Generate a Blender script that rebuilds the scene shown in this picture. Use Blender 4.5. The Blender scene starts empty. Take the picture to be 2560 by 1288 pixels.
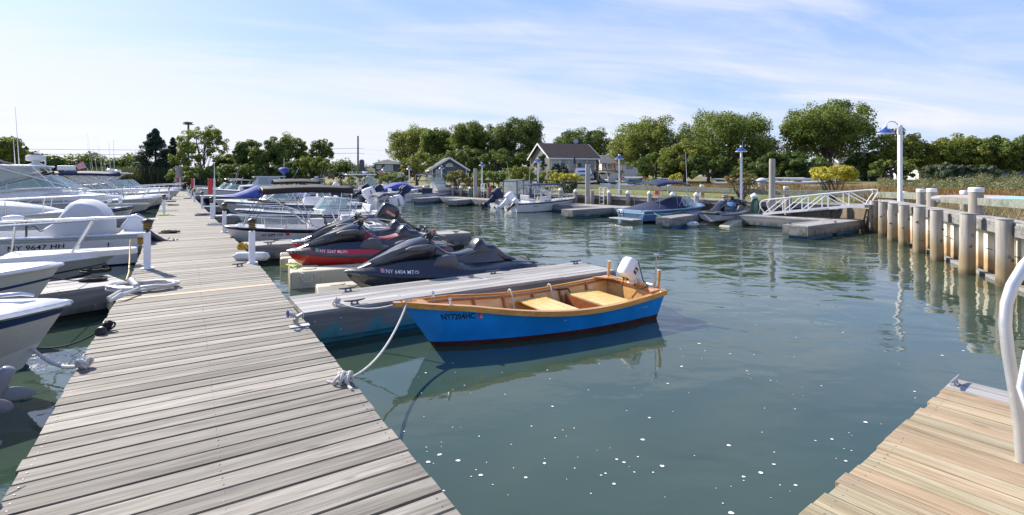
import bpy, math, random
import numpy as np
from mathutils import Vector, Matrix
sc=bpy.context.scene; COL=sc.collection; R=math.radians; PI=math.pi
# ---------------- camera, sky, sun, exposure ----------------
F=1280.0; CX=1280.0; HY=440.0; H=2.02           # focal length and horizon in photo pixels, eye height above the water
cam=bpy.data.cameras.new('camera'); co=bpy.data.objects.new('camera',cam); COL.objects.link(co)
co.location=(0,0,H); co.rotation_euler=(R(90),0,0)
cam.sensor_width=36; cam.lens=36*F/2560; cam.shift_y=(HY-644)/2560; cam.clip_start=.05; cam.clip_end=5000
sc.camera=co
SUN_EL=R(36); SUN_AZ=R(-51)                     # azimuth from +Y, positive to the right
w=bpy.data.worlds.new('World'); sc.world=w; w.use_nodes=True; nt=w.node_tree; nt.nodes.clear()
def nd(t,ty,**k):
    n=t.nodes.new(ty)
    for a,b in k.items(): setattr(n,a,b)
    return n
def lk(t,a,b): t.links.new(a,b)
sky=nd(nt,'ShaderNodeTexSky',sky_type='NISHITA',sun_disc=False,sun_elevation=SUN_EL,sun_rotation=SUN_AZ,air_density=1.0,dust_density=1.2,ozone_density=2.2)
tc=nd(nt,'ShaderNodeTexCoord'); sp=nd(nt,'ShaderNodeSeparateXYZ'); lk(nt,tc.outputs['Generated'],sp.inputs[0])
def mth(t,op,a,b=None,c=None,clamp=False):
    n=nd(t,'ShaderNodeMath',operation=op,use_clamp=clamp)
    for i,v in enumerate((a,b,c)):
        if v is None: continue
        if hasattr(v,'name') and hasattr(v,'links'): lk(t,v,n.inputs[i])
        else: n.inputs[i].default_value=v
    return n.outputs[0]
zz=mth(nt,'ADD',mth(nt,'MAXIMUM',sp.outputs[2],0.0),0.09)
u=mth(nt,'DIVIDE',sp.outputs[0],zz); v=mth(nt,'DIVIDE',sp.outputs[1],zz)
cb=nd(nt,'ShaderNodeCombineXYZ'); lk(nt,u,cb.inputs[0]); lk(nt,v,cb.inputs[1])
yy=mth(nt,'MAXIMUM',sp.outputs[1],.25); ix=mth(nt,'DIVIDE',sp.outputs[0],yy); iy=mth(nt,'DIVIDE',sp.outputs[2],yy)
def cloudnoise(rot,scale,loc,ns,det,dist,lo,hi,rough=.56):
    m0=nd(nt,'ShaderNodeMapping'); m0.inputs['Rotation'].default_value=(0,0,R(-rot)); lk(nt,cb.outputs[0],m0.inputs[0])
    mp=nd(nt,'ShaderNodeMapping'); mp.inputs['Scale'].default_value=scale; mp.inputs['Location'].default_value=loc; lk(nt,m0.outputs[0],mp.inputs[0])
    n=nd(nt,'ShaderNodeTexNoise'); n.inputs['Scale'].default_value=ns; n.inputs['Detail'].default_value=det; n.inputs['Roughness'].default_value=rough; n.inputs['Distortion'].default_value=dist
    lk(nt,mp.outputs[0],n.inputs[0])
    r=nd(nt,'ShaderNodeMapRange',interpolation_type='SMOOTHSTEP'); lk(nt,n.outputs[0],r.inputs[0]); r.inputs[1].default_value=lo; r.inputs[2].default_value=hi
    return r.outputs[0]
def mr(x,a,b,c=0,d=1):
    r=nd(nt,'ShaderNodeMapRange',interpolation_type='SMOOTHSTEP'); lk(nt,x,r.inputs[0]); r.inputs[1].default_value=a; r.inputs[2].default_value=b; r.inputs[3].default_value=c; r.inputs[4].default_value=d; return r.outputs[0]
c1=cloudnoise(20,(.36,.95,1),(2.3,.7,0),.50,9,.8,.40,.62)
c2=cloudnoise(24,(.5,1.5,1),(5.1,3.2,0),.95,10,1.1,.40,.74,.6)
c3=cloudnoise(0,(.5,.5,1),(9.1,1.2,3),.5,3,.2,.38,.66)
wob=cloudnoise(15,(.4,1.0,1),(1.1,7.7,0),.8,7,.4,0,1,.6)
thr=mth(nt,'ADD',mth(nt,'MULTIPLY',ix,-.205),.085)
bank=mr(mth(nt,'SUBTRACT',mth(nt,'ADD',thr,mth(nt,'MULTIPLY',mth(nt,'SUBTRACT',wob,.5),.13)),iy),-.03,.035)
left=mr(ix,.55,-.85)
m1=mth(nt,'MULTIPLY',c1,mth(nt,'ADD',mth(nt,'MULTIPLY',left,.35),.62))
m2=mth(nt,'MULTIPLY',c2,mth(nt,'ADD',mth(nt,'MULTIPLY',c3,.50),.25))
cm=mth(nt,'MAXIMUM',mth(nt,'ADD',m1,m2,clamp=True),mth(nt,'MULTIPLY',bank,mth(nt,'ADD',mth(nt,'MULTIPLY',c2,.35),.66)))
cm=mth(nt,'MULTIPLY',cm,mr(sp.outputs[2],.32,.62,.90,.22))
def rgbmix(f,a,b):
    n=nd(nt,'ShaderNodeMix',data_type='RGBA')
    for s_,v_ in ((n.inputs[0],f),(n.inputs[6],a),(n.inputs[7],b)):
        if hasattr(v_,'links'): lk(nt,v_,s_)
        elif isinstance(v_,(int,float)): s_.default_value=v_
        else: s_.default_value=(*v_,1)
    return n.outputs[2]
grad=rgbmix(mr(sp.outputs[2],.30,.75),rgbmix(mr(sp.outputs[2],.0,.34),(2.85,3.7,5.3),(1.9,2.9,5.3)),(.75,1.55,4.2))
clear=rgbmix(.78,sky.outputs[0],grad)
final=rgbmix(cm,clear,(4.75,4.8,5.4))
bg=nd(nt,'ShaderNodeBackground'); bg.inputs[1].default_value=.112; lk(nt,final,bg.inputs[0])
wo=nd(nt,'ShaderNodeOutputWorld'); lk(nt,bg.outputs[0],wo.inputs[0])
sl=bpy.data.lights.new('sun','SUN'); so=bpy.data.objects.new('sun',sl); COL.objects.link(so)
sl.energy=4.7; sl.angle=R(.5); sl.color=(1,.92,.80)
sd=Vector((math.sin(SUN_AZ)*math.cos(SUN_EL),math.cos(SUN_AZ)*math.cos(SUN_EL),math.sin(SUN_EL)))
so.rotation_euler=sd.to_track_quat('Z','Y').to_euler(); so.location=sd*60
sc.view_settings.view_transform='Standard'; sc.view_settings.look='None'; sc.view_settings.exposure=.82; sc.view_settings.gamma=1
# ---------------- helpers ----------------
def W(px,py,h=0.0):                              # point at height h seen at photo pixel
    d=(H-h)*F/(py-HY); return Vector(((px-CX)*d/F,d,h))
def D(px,py,d): return Vector(((px-CX)*d/F,d,H-(py-HY)*d/F))
def V(*a): return Vector(a)
class MB:
    def __init__(s): s.v=[]; s.f=[]; s.m=[]
    def add(s,vs,fs,mi=0):
        o=len(s.v); s.v+= [tuple(q) for q in vs]; s.f+=[tuple(i+o for i in f) for f in fs]; s.m+=[mi]*len(fs); return s
    def box(s,c,sz,rot=None,mi=0):
        hx,hy,hz=sz[0]/2,sz[1]/2,sz[2]/2; c=Vector(c)
        vs=[Vector((x,y,z)) for x in(-hx,hx) for y in(-hy,hy) for z in(-hz,hz)]
        if rot is not None: vs=[rot@q for q in vs]
        return s.add([q+c for q in vs],[(0,1,3,2),(4,6,7,5),(0,4,5,1),(2,3,7,6),(0,2,6,4),(1,5,7,3)],mi)
    def beam(s,a,b,wd,ht,mi=0,up=(0,0,1)):
        a=Vector(a); b=Vector(b); d=b-a; L=d.length
        if L<1e-6: return s
        x=d/L; y=Vector(up).cross(x)
        if y.length<1e-4: y=Vector((1,0,0)).cross(x)
        y.normalize(); z=x.cross(y)
        return s.box((a+b)/2,(L,wd,ht),Matrix((x,y,z)).transposed(),mi)
    def tube(s,pts,r,n=8,mi=0,caps=True,closed=False):
        pts=[Vector(p) for p in pts]; k=len(pts); rs=r if hasattr(r,'__len__') else [r]*k
        rings=[]; pn=None
        for i,p in enumerate(pts):
            if closed: t=pts[(i+1)%k]-pts[i-1]
            else: t=pts[min(i+1,k-1)]-pts[max(i-1,0)]
            if t.length<1e-9: t=Vector((0,0,1))
            t.normalize()
            if pn is None:
                a=Vector((0,0,1)) if abs(t.z)<.9 else Vector((1,0,0)); nn=a-t*a.dot(t)
            else: nn=pn-t*pn.dot(t)
            if nn.length<1e-6: nn=t.orthogonal()
            nn.normalize(); pn=nn; bb=t.cross(nn)
            rings.append([p+(nn*math.cos(2*PI*j/n)+bb*math.sin(2*PI*j/n))*rs[i] for j in range(n)])
        return s.loft(rings,mi,caps=caps and not closed,closed=closed)
    def loft(s,rings,mi=0,caps=True,ring_closed=True,closed=False):
        n=len(rings[0]); k=len(rings); vs=[q for r_ in rings for q in r_]; fs=[]
        for i in range(k if closed else k-1):
            i2=(i+1)%k
            for j in range(n if ring_closed else n-1):
                j2=(j+1)%n; fs.append((i*n+j,i*n+j2,i2*n+j2,i2*n+j))
        if caps: fs.append(tuple(range(n-1,-1,-1))); fs.append(tuple((k-1)*n+j for j in range(n)))
        return s.add(vs,fs,mi)
    def lathe(s,prof,c=(0,0,0),n=16,mi=0,rot=None,sy=1):
        c=Vector(c); rings=[]
        for r_,z in prof:
            g=[Vector((r_*math.cos(2*PI*j/n),r_*sy*math.sin(2*PI*j/n),z)) for j in range(n)]
            if rot is not None: g=[rot@q for q in g]
            rings.append([q+c for q in g])
        return s.loft(rings,mi)
    def poly(s,pts,mi=0): return s.add(pts,[tuple(range(len(pts)))],mi)
    def grid(s,rows,mi=0): return s.loft(rows,mi,caps=False,ring_closed=False)
    def prism(s,pts,vec,mi=0):
        vec=Vector(vec); a=[Vector(p) for p in pts]; return s.loft([a,[p+vec for p in a]],mi)
    def build(s,name,mat,parent=None,world=False,origin=None,smooth=False,bevel=0,fix=True):
        vs=s.v
        if parent is not None and world:
            mi=parent.matrix_basis.inverted(); vs=[tuple(mi@Vector(q)) for q in vs]
        if origin is not None:
            o=Vector(origin); vs=[(q[0]-o[0],q[1]-o[1],q[2]-o[2]) for q in vs]
        me=bpy.data.meshes.new(name); me.from_pydata(vs,[],s.f)
        for m in (mat if isinstance(mat,(list,tuple)) else [mat]): me.materials.append(m)
        if any(s.m): me.polygons.foreach_set('material_index',s.m)
        if fix:
            import bmesh
            b=bmesh.new(); b.from_mesh(me); bmesh.ops.recalc_face_normals(b,faces=b.faces); b.to_mesh(me); b.free()
        if smooth:
            me.polygons.foreach_set('use_smooth',[True]*len(me.polygons))
            if smooth!='all':
                me.update(); set_sharp(me,R(38))
        me.update()
        o=bpy.data.objects.new(name,me); COL.objects.link(o)
        if parent is not None: o.parent=parent
        if origin is not None: o.location=origin
        if bevel:
            bm=o.modifiers.new('bevel','BEVEL'); bm.width=bevel; bm.segments=2; bm.limit_method='ANGLE'; bm.angle_limit=R(40)
        return o
def set_sharp(me,ang):
    import bmesh
    b=bmesh.new(); b.from_mesh(me)
    for e in b.edges:
        if len(e.link_faces)==2:
            try:
                if e.calc_face_angle()>ang: e.smooth=False
            except Exception: pass
    b.to_mesh(me); b.free()
def root(name,label,cat,loc=(0,0,0),rz=0,group=None):
    o=bpy.data.objects.new(name,None); COL.objects.link(o); o.location=loc; o.rotation_euler=(0,0,rz); o.empty_display_size=.2
    o.matrix_basis=Matrix.Translation(Vector(loc))@Matrix.Rotation(rz,4,'Z')
    return tag(o,label,cat,group)
def tag(o,label=None,cat=None,group=None,kind=None):
    if label: o['label']=label
    if cat: o['category']=cat
    if group: o['group']=group
    if kind: o['kind']=kind
    return o
ORD=['nearest','second','third','fourth','fifth','sixth','seventh','eighth','ninth','tenth','eleventh','twelfth','thirteenth','fourteenth','fifteenth','sixteenth','seventeenth','eighteenth','nineteenth','twentieth']
def ringxy(n,a,b,p=2.0,c=(0,0),z=0):             # superellipse ring in xy
    out=[]
    for j in range(n):
        t=2*PI*j/n; ct,st=math.cos(t),math.sin(t)
        out.append(Vector((c[0]+a*math.copysign(abs(ct)**(2/p),ct),c[1]+b*math.copysign(abs(st)**(2/p),st),z)))
    return out
def ringyz(n,x,b,z0,z1,p=2.0,yc=0):
    out=[]; zc=(z0+z1)/2; hz=(z1-z0)/2
    for j in range(n):
        t=2*PI*j/n; ct,st=math.cos(t),math.sin(t)
        out.append(Vector((x,yc+b*math.copysign(abs(ct)**(2/p),ct),zc+hz*math.copysign(abs(st)**(2/p),st))))
    return out
def catenary(a,b,sag,n=14):
    a=Vector(a); b=Vector(b); return [a.lerp(b,t/n)-Vector((0,0,sag*4*(t/n)*(1-t/n))) for t in range(n+1)]
# ---------------- materials ----------------
MT={}
def pbsdf(name):
    m=bpy.data.materials.new(name); m.use_nodes=True; t=m.node_tree; b=t.nodes['Principled BSDF']; MT[name]=m; return m,t,b
def ramp(t,fac,stops):
    r=nd(t,'ShaderNodeValToRGB'); e=r.color_ramp.elements
    while len(e)<len(stops): e.new(.5)
    for i,(p,c) in enumerate(stops): e[i].position=p; e[i].color=(c[0],c[1],c[2],1)
    lk(t,fac,r.inputs[0]); return r.outputs[0]
def mixc(t,f,a,b,bt='MIX'):
    n=nd(t,'ShaderNodeMix',data_type='RGBA',blend_type=bt)
    for s,v_ in ((n.inputs[0],f),(n.inputs[6],a),(n.inputs[7],b)):
        if hasattr(v_,'links'): lk(t,v_,s)
        elif isinstance(v_,(int,float)): s.default_value=v_
        else: s.default_value=(v_[0],v_[1],v_[2],1)
    return n.outputs[2]
def noise(t,vec,sc_,det=5,rough=.55,dist=0,dim=None):
    n=nd(t,'ShaderNodeTexNoise'); n.inputs['Scale'].default_value=sc_; n.inputs['Detail'].default_value=det; n.inputs['Roughness'].default_value=rough; n.inputs['Distortion'].default_value=dist
    if vec is not None: lk(t,vec,n.inputs[0])
    return n.outputs[0]
def mapping(t,src,scale,rot=(0,0,0)):
    mp=nd(t,'ShaderNodeMapping'); mp.inputs['Scale'].default_value=scale; mp.inputs['Rotation'].default_value=rot; lk(t,src,mp.inputs[0]); return mp.outputs[0]
def bump(t,b,h,st,dist=.01):
    n=nd(t,'ShaderNodeBump'); n.inputs['Strength'].default_value=st; n.inputs['Distance'].default_value=dist; lk(t,h,n.inputs['Height']); lk(t,n.outputs[0],b.inputs['Normal']); return n
def paint(name,c,rough=.35,var=.12,sc_=3,metal=0,coat=0,bmp=0):
    m,t,b=pbsdf(name); tc=nd(t,'ShaderNodeTexCoord'); n=noise(t,tc.outputs['Object'],sc_,6)
    d=[x*(1-var) for x in c]; l=[min(1,x*(1+var*.6)) for x in c]
    lk(t,ramp(t,n,[(.3,d),(.7,l)]),b.inputs['Base Color']); b.inputs['Roughness'].default_value=rough; b.inputs['Metallic'].default_value=metal
    b.inputs['Coat Weight'].default_value=coat
    r2=nd(t,'ShaderNodeMapRange'); lk(t,noise(t,tc.outputs['Object'],sc_*4,4),r2.inputs[0]); r2.inputs[3].default_value=max(.02,rough-.08); r2.inputs[4].default_value=rough+.12; lk(t,r2.outputs[0],b.inputs['Roughness'])
    if bmp: bump(t,b,noise(t,tc.outputs['Object'],sc_*10,4),bmp)
    return m
def wood(name,cols,axis='X',grain=1.0,rough=.8,isl=.35,coat=0,bmp=.35,stain=.5,hue=False,knots=False):
    m,t,b=pbsdf(name); tc=nd(t,'ShaderNodeTexCoord'); geo=nd(t,'ShaderNodeNewGeometry')
    rnd=geo.outputs['Random Per Island']
    off=nd(t,'ShaderNodeVectorMath',operation='ADD'); lk(t,tc.outputs['Object'],off.inputs[0])
    cx=nd(t,'ShaderNodeCombineXYZ'); rm=mth(t,'MULTIPLY',rnd,37.0)
    for i in range(3): lk(t,rm,cx.inputs[i])
    lk(t,cx.outputs[0],off.inputs[1])
    s={'X':(.9,16,16),'Y':(16,.9,16),'Z':(16,16,.9)}[axis]
    g1=noise(t,mapping(t,off.outputs[0],[q*grain for q in s]),1.6,7,.62,.6)
    g2=noise(t,mapping(t,off.outputs[0],[q*grain*.25 for q in s]),1.5,5,.55,1.2)
    col=ramp(t,g1,[(.28,cols[0]),(.5,cols[1]),(.72,cols[2])])
    blot=nd(t,'ShaderNodeMapRange'); lk(t,g2,blot.inputs[0]); blot.inputs[1].default_value=.50; blot.inputs[2].default_value=.66
    col=mixc(t,mth(t,'MULTIPLY',blot.outputs[0],stain),col,[q*.42 for q in cols[0]])
    br=nd(t,'ShaderNodeMapRange'); lk(t,rnd,br.inputs[0]); br.inputs[3].default_value=1-isl; br.inputs[4].default_value=1+isl*.35
    bb=nd(t,'ShaderNodeCombineXYZ'); [lk(t,br.outputs[0],bb.inputs[i]) for i in range(3)]
    col=mixc(t,1.0,col,bb.outputs[0],'MULTIPLY')
    if knots:
        fg=noise(t,mapping(t,off.outputs[0],(2.5,70,70)),1.4,3,.6,.2); col=mixc(t,.55,col,ramp(t,fg,[(.35,(.50,.48,.45)),(.6,(1.12,1.12,1.12))]),'MULTIPLY')
        vo=nd(t,'ShaderNodeTexVoronoi'); vo.inputs['Scale'].default_value=1.0; lk(t,mapping(t,off.outputs[0],(2.6,7.5,7.5)),vo.inputs['Vector'])
        kr=nd(t,'ShaderNodeMapRange',interpolation_type='SMOOTHSTEP'); lk(t,vo.outputs['Distance'],kr.inputs[0]); kr.inputs[1].default_value=.17; kr.inputs[2].default_value=.07
        col=mixc(t,mth(t,'MULTIPLY',kr.outputs[0],.65),col,[q*.35 for q in cols[1]])
    if hue:
        w1=nd(t,'ShaderNodeTexWhiteNoise',noise_dimensions='1D'); lk(t,rm,w1.inputs['W']); col=mixc(t,1.0,col,ramp(t,w1.outputs[0],[(0,(1.0,.92,.84)),(.35,(1.02,.98,.92)),(.65,(1.0,1.0,.94)),(.85,(.94,1.0,.92)),(1,(1.0,1.04,.96))]),'MULTIPLY')
    lk(t,col,b.inputs['Base Color']); b.inputs['Roughness'].default_value=rough; b.inputs['Coat Weight'].default_value=coat; b.inputs['Coat Roughness'].default_value=.12
    bump(t,b,g1,bmp,.006)
    return m
def glassmat(name,c=(.25,.4,.42),alpha=.55):
    m,t,b=pbsdf(name); b.inputs['Base Color'].default_value=(*c,1); b.inputs['Roughness'].default_value=.03; b.inputs['Alpha'].default_value=alpha; b.inputs['Specular IOR Level'].default_value=.9; return m
G1=(.20,.19,.185); G2=(.36,.355,.35); G3=(.50,.50,.50)
M={}
M['deck']=wood('weathered_deck_wood',[(.18,.16,.135),(.295,.272,.235),(.385,.358,.315)],'X',isl=.34,stain=.6,knots=True)
M['deckY']=wood('weathered_pier_wood',[(.20,.19,.18),(.36,.35,.335),(.48,.47,.455)],'X',isl=.25)
M['beam']=wood('weathered_beam_wood',[(.13,.125,.12),(.24,.235,.225),(.35,.345,.335)],'X',isl=.15,stain=.7)
M['pale']=wood('new_pine_boards',[(.31,.23,.14),(.44,.35,.235),(.50,.43,.32)],'X',isl=.22,stain=.35,grain=.8,hue=True,knots=True)
M['newb']=wood('newer_board',[(.38,.29,.17),(.47,.38,.25),(.52,.44,.32)],'X',isl=.05)
M['pile']=wood('piling_wood',[(.20,.18,.15),(.33,.30,.26),(.44,.41,.36)],'Z',isl=.1,stain=.35,grain=.6)
M['varn']=wood('varnished_wood',[(.46,.17,.03),(.62,.28,.05),(.74,.38,.08)],'X',isl=.1,rough=.3,coat=.6,bmp=.05,stain=.2)
M['ply']=wood('varnished_plywood',[(.58,.28,.09),(.72,.40,.14),(.80,.50,.20)],'X',isl=.2,rough=.3,coat=.5,bmp=.03,grain=.4,stain=.15)
M['seat']=wood('yellow_pine_seat',[(.62,.36,.10),(.80,.56,.20),(.88,.68,.32)],'X',isl=.08,rough=.35,coat=.4,bmp=.05,stain=.1)
M['mahog']=wood('reddish_wood',[(.22,.06,.02),(.32,.10,.035),(.42,.15,.05)],'X',isl=.1,rough=.35,coat=.5,bmp=.05,stain=.2)
M['telpole']=wood('brown_pole_wood',[(.10,.08,.06),(.20,.17,.13),(.30,.26,.21)],'Z',isl=.05,grain=.5)
M['shingle']=None
M['white']=paint('white_gelcoat',(.66,.66,.66),.25,.06,1.5,coat=.3)
M['cream']=paint('cream_gelcoat',(.50,.49,.455),.25,.06,1.5,coat=.3)
M['mgrey']=paint('motor_grey',(.17,.19,.23),.35,.15,4,coat=.2)
M['grey']=paint('grey_hull_and_shade',(.36,.38,.41),.3,.08,1.5,coat=.2)  # grey hulls and trim; also painted shade on one white hull
M['wplast']=paint('white_plastic',(.78,.78,.80),.45,.06,4)
M['post']=paint('white_post_paint',(.74,.76,.80),.5,.08,5)
M['black']=paint('black_rubber',(.02,.02,.022),.5,.3,4)
M['blackg']=paint('black_glossy',(.012,.013,.016),.18,.2,4,coat=.5)
M['pwcblk']=paint('dark_satin_plastic',(.017,.021,.033),.26,.2,3,coat=.4)  # navy tint paints the sheen of reflections into the black
M['pwcgr']=paint('charcoal_plastic',(.075,.08,.09),.42,.15,5)
M['pwcred']=paint('metallic_red',(.55,.008,.022),.22,.1,3,coat=.6)
M['pwcorg']=paint('red_orange_hull',(.48,.025,.015),.28,.25,1.2,coat=.5)
M['seatred']=paint('dark_red_vinyl',(.22,.02,.035),.5,.15,6)
M['silver']=paint('silver_plastic',(.34,.36,.40),.35,.1,4,metal=.2)
M['navy']=paint('navy_canvas',(.018,.03,.085),.75,.2,5,bmp=.2)
M['blueca']=paint('royal_blue_canvas',(.05,.08,.32),.75,.2,5,bmp=.2)
M['blkca']=paint('black_canvas',(.028,.027,.028),.8,.2,5,bmp=.2)
M['whca']=paint('white_canvas',(.50,.52,.55),.75,.06,2,bmp=.3)
M['grca']=paint('grey_canvas',(.10,.12,.16),.8,.1,4)
M['stripe']=paint('black_stripe',(.015,.016,.02),.35,.2,3)
M['nstripe']=paint('navy_stripe',(.02,.045,.13),.3,.2,3)
M['steel']=paint('stainless_steel',(.62,.63,.65),.18,.1,6,metal=1)
M['alu']=paint('aluminium',(.62,.63,.65),.45,.08,5,metal=.75)
M['galv']=paint('galvanised_metal',(.38,.39,.40),.55,.2,9,metal=.6)
M['iron']=paint('dark_iron',(.14,.14,.15),.5,.3,8,metal=.7)
M['tan']=paint('beige_float_plastic',(.52,.47,.35),.55,.12,2.2,bmp=.1)
M['rope']=paint('white_rope',(.62,.60,.55),.8,.2,30,bmp=.6)
M['ropeb']=paint('black_rope',(.02,.02,.02),.8,.2,30,bmp=.6)
M['ropeg']=paint('green_rope',(.06,.22,.17),.8,.2,30)
M['ropely']=paint('lime_rope',(.40,.62,.05),.7,.2,30)
M['hose']=paint('white_hose',(.62,.60,.56),.4,.1,10)
M['yel']=paint('yellow_cable',(.62,.36,.03),.45,.15,10)
M['bluep']=paint('blue_skiff_paint',(.006,.28,.80),.34,.22,2.2,coat=.2,bmp=.05)
M['maroon']=paint('maroon_bottom_paint',(.065,.016,.014),.6,.4,6)
M['red']=paint('red_paint',(.55,.02,.03),.35,.1,3,coat=.3)
M['lampb']=paint('blue_enamel',(.015,.07,.30),.25,.1,6,coat=.5)
M['teal']=paint('teal_float',(.03,.22,.30),.6,.4,5)
M['blufl']=paint('blue_float',(.02,.18,.50),.5,.2,3)
M['blk3']=paint('water_stained_black',(.03,.032,.028),.7,.5,3)
M['crblue']=paint('blue_grey_hull',(.07,.17,.34),.25,.1,1.5,coat=.4)
M['crlight']=paint('pale_blue_deck',(.28,.42,.56),.3,.06,1.5,coat=.4)
M['crnavy']=paint('dark_blue_bottom',(.01,.03,.11),.4,.2,3)
M['purple']=paint('purple_rope',(.10,.04,.13),.8,.4,20)
M['glass']=glassmat('tinted_glass')
M['vinyl']=glassmat('clear_vinyl',(.45,.5,.55),.5)
M['dkglass']=paint('dark_window_glass',(.03,.04,.05),.08,.1,3)
M['pane']=paint('window_pane',(.34,.40,.44),.06,.25,1)  # pale blue reflection is put into the base colour of the glass
M['txtk']=paint('black_lettering',(.015,.015,.018),.5,.1,5)
M['txtw']=paint('white_lettering',(.82,.82,.82),.5,.04,5)
M['stick']=paint('red_sticker',(.60,.06,.05),.4,.1,5)
M['stickg']=paint('green_sticker',(.15,.50,.28),.4,.1,5)
M['stickp']=paint('pink_sticker',(.55,.25,.30),.4,.1,5)
M['foam']=paint('white_foam',(.75,.76,.72),.9,.1,20)
# stain near the water: piling and sheet wall colours by height
def stained(name,cols,lowc,z0=.05,z1=.75,axis='Z',wet=(.07,.06,.03),grain=.6,corr=False):
    m=wood(name,cols,axis,isl=.1,stain=.25,grain=grain); t=m.node_tree; b=t.nodes['Principled BSDF']
    src=b.inputs['Base Color'].links[0].from_socket
    geo=nd(t,'ShaderNodeNewGeometry'); s=nd(t,'ShaderNodeSeparateXYZ'); lk(t,geo.outputs['Position'],s.inputs[0])
    tc=nd(t,'ShaderNodeTexCoord'); n=noise(t,mapping(t,geo.outputs['Position'],(3,3,.6)),1.3,4)
    zz=mth(t,'ADD',s.outputs[2],mth(t,'MULTIPLY',mth(t,'SUBTRACT',n,.5),-.55))
    r=nd(t,'ShaderNodeMapRange',interpolation_type='SMOOTHSTEP'); lk(t,zz,r.inputs[0]); r.inputs[1].default_value=z1; r.inputs[2].default_value=z0+(z1-z0)*.35
    c=mixc(t,mth(t,'MULTIPLY',r.outputs[0],.9),src,lowc)
    r2=nd(t,'ShaderNodeMapRange',interpolation_type='SMOOTHSTEP'); lk(t,zz,r2.inputs[0]); r2.inputs[1].default_value=z0+.13; r2.inputs[2].default_value=z0-.05
    c=mixc(t,mth(t,'MULTIPLY',r2.outputs[0],.85),c,wet)
    lk(t,c,b.inputs['Base Color']); return m
M['pilew']=stained('waterside_piling_wood',[(.20,.185,.165),(.34,.32,.29),(.48,.455,.42)],(.24,.18,.095))
M['sheet']=stained('stained_vinyl_sheet',[(.64,.60,.50),(.70,.66,.56),(.76,.72,.63)],(.34,.21,.09),z1=.62)
M['sheetb']=stained('brown_wall_boards',[(.12,.10,.075),(.19,.155,.11),(.27,.23,.17)],(.16,.10,.05),z1=.5)
M['pierside']=stained('pier_side_board',[(.10,.10,.10),(.20,.20,.195),(.30,.30,.295)],(.055,.07,.055),z0=-.03,z1=.22,axis='X',grain=.35)
M['pierblue']=stained('pier_side_with_blue_paint',[(.09,.095,.095),(.17,.17,.165),(.26,.26,.25)],(.03,.22,.25),z0=-.02,z1=.26,axis='X',grain=.35)
# ---------------- water ----------------
def water_mat():
    m,t,b=pbsdf('sea_water'); geo=nd(t,'ShaderNodeNewGeometry'); P=geo.outputs['Position']
    b.inputs['Roughness'].default_value=.025; b.inputs['IOR'].default_value=1.58
    n=noise(t,P,.35,3); lk(t,ramp(t,n,[(.3,(.030,.056,.040)),(.7,(.050,.078,.052))]),b.inputs['Base Color'])
    s=nd(t,'ShaderNodeSeparateXYZ'); lk(t,P,s.inputs[0])
    far=nd(t,'ShaderNodeMapRange'); lk(t,s.outputs[1],far.inputs[0]); far.inputs[1].default_value=4; far.inputs[2].default_value=26; far.inputs[3].default_value=.20; far.inputs[4].default_value=1.0
    patch=nd(t,'ShaderNodeMapRange'); lk(t,noise(t,P,.16,3),patch.inputs[0]); patch.inputs[1].default_value=.35; patch.inputs[2].default_value=.65; patch.inputs[3].default_value=.55; patch.inputs[4].default_value=1.15
    amp=mth(t,'MULTIPLY',far.outputs[0],patch.outputs[0])
    a=noise(t,mapping(t,P,(1,1.25,1),(0,0,R(25))),1.0,2,.45,.5)
    b2=noise(t,mapping(t,P,(1,1.5,1),(0,0,R(-20))),3.6,3,.5,.4)
    c=noise(t,P,11,2,.5)
    h=mth(t,'ADD',mth(t,'ADD',mth(t,'MULTIPLY',a,.075),mth(t,'MULTIPLY',b2,.008)),mth(t,'MULTIPLY',c,.0016))
    h=mth(t,'MULTIPLY',h,amp)
    bn=nd(t,'ShaderNodeBump'); bn.inputs['Strength'].default_value=1; bn.inputs['Distance'].default_value=1; lk(t,h,bn.inputs['Height']); lk(t,bn.outputs[0],b.inputs['Normal'])
    return m
M['water']=water_mat()
mb=MB(); mb.poly([(-1500,-400,0),(1500,-400,0),(1500,1500,0),(-1500,1500,0)])
tag(mb.build('water',M['water']),kind='structure')
# ---------------- land ----------------
PD=Vector((.408,.913,0)); PN=Vector((.913,-.408,0))        # direction of the right-hand bulkhead, and its landward normal
PB=Vector((13.1,18.5,0))                                   # its far corner (pile line)
FA=Vector((12.9,20.2,0)); FB=Vector((-31,73,0)); FD=(FB-FA).normalized(); FN=Vector((FD.y,-FD.x,0))  # far bulkhead
BND=[(PB-PD*60+PN*.55,PN),(PB-PD*30+PN*.55,PN),(PB-PD*12+PN*.55,PN),(PB-PD*6+PN*.55,PN),(PB-PD*.5+PN*.55,(PN+FN).normalized()),(FA+PN*.3+FN*.2,FN)]
for k in range(1,11): BND.append((FA.lerp(FB,k/10)+FN*.25,FN.lerp(Vector((0,1,0)),k/10*.5).normalized()))
BND+=[(Vector((-36,70,0)),Vector((0,1,0))),(Vector((-38,61,0)),Vector((0,1,0))),(Vector((-46,60,0)),Vector((-.05,1,0))),(Vector((-62,64,0)),Vector((-.1,1,0))),(Vector((-90,66,0)),Vector((-.3,1,0))),(Vector((-200,80,0)),Vector((-.6,.8,0)))]
def sst(x,a,b):
    t=min(1,max(0,(x-a)/(b-a))); return t*t*(3-2*t)
def gheight(d,k): 
    base=.98 if k<5 else .80
    if k>15: base=.35+.45*sst(d,0,4)
    return base+.75*sst(d,7,45)
def ground_z(x,y):
    best=1e9
    for k in range(len(BND)-1):
        a=BND[k][0]; b=BND[k+1][0]; ab=b-a; p=Vector((x,y,0)); t=max(0,min(1,(p-a).dot(ab)/ab.length_squared)); d=(p-a-ab*t).length
        if d<best: best=d; kk=k
    return gheight(best,kk)
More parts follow.
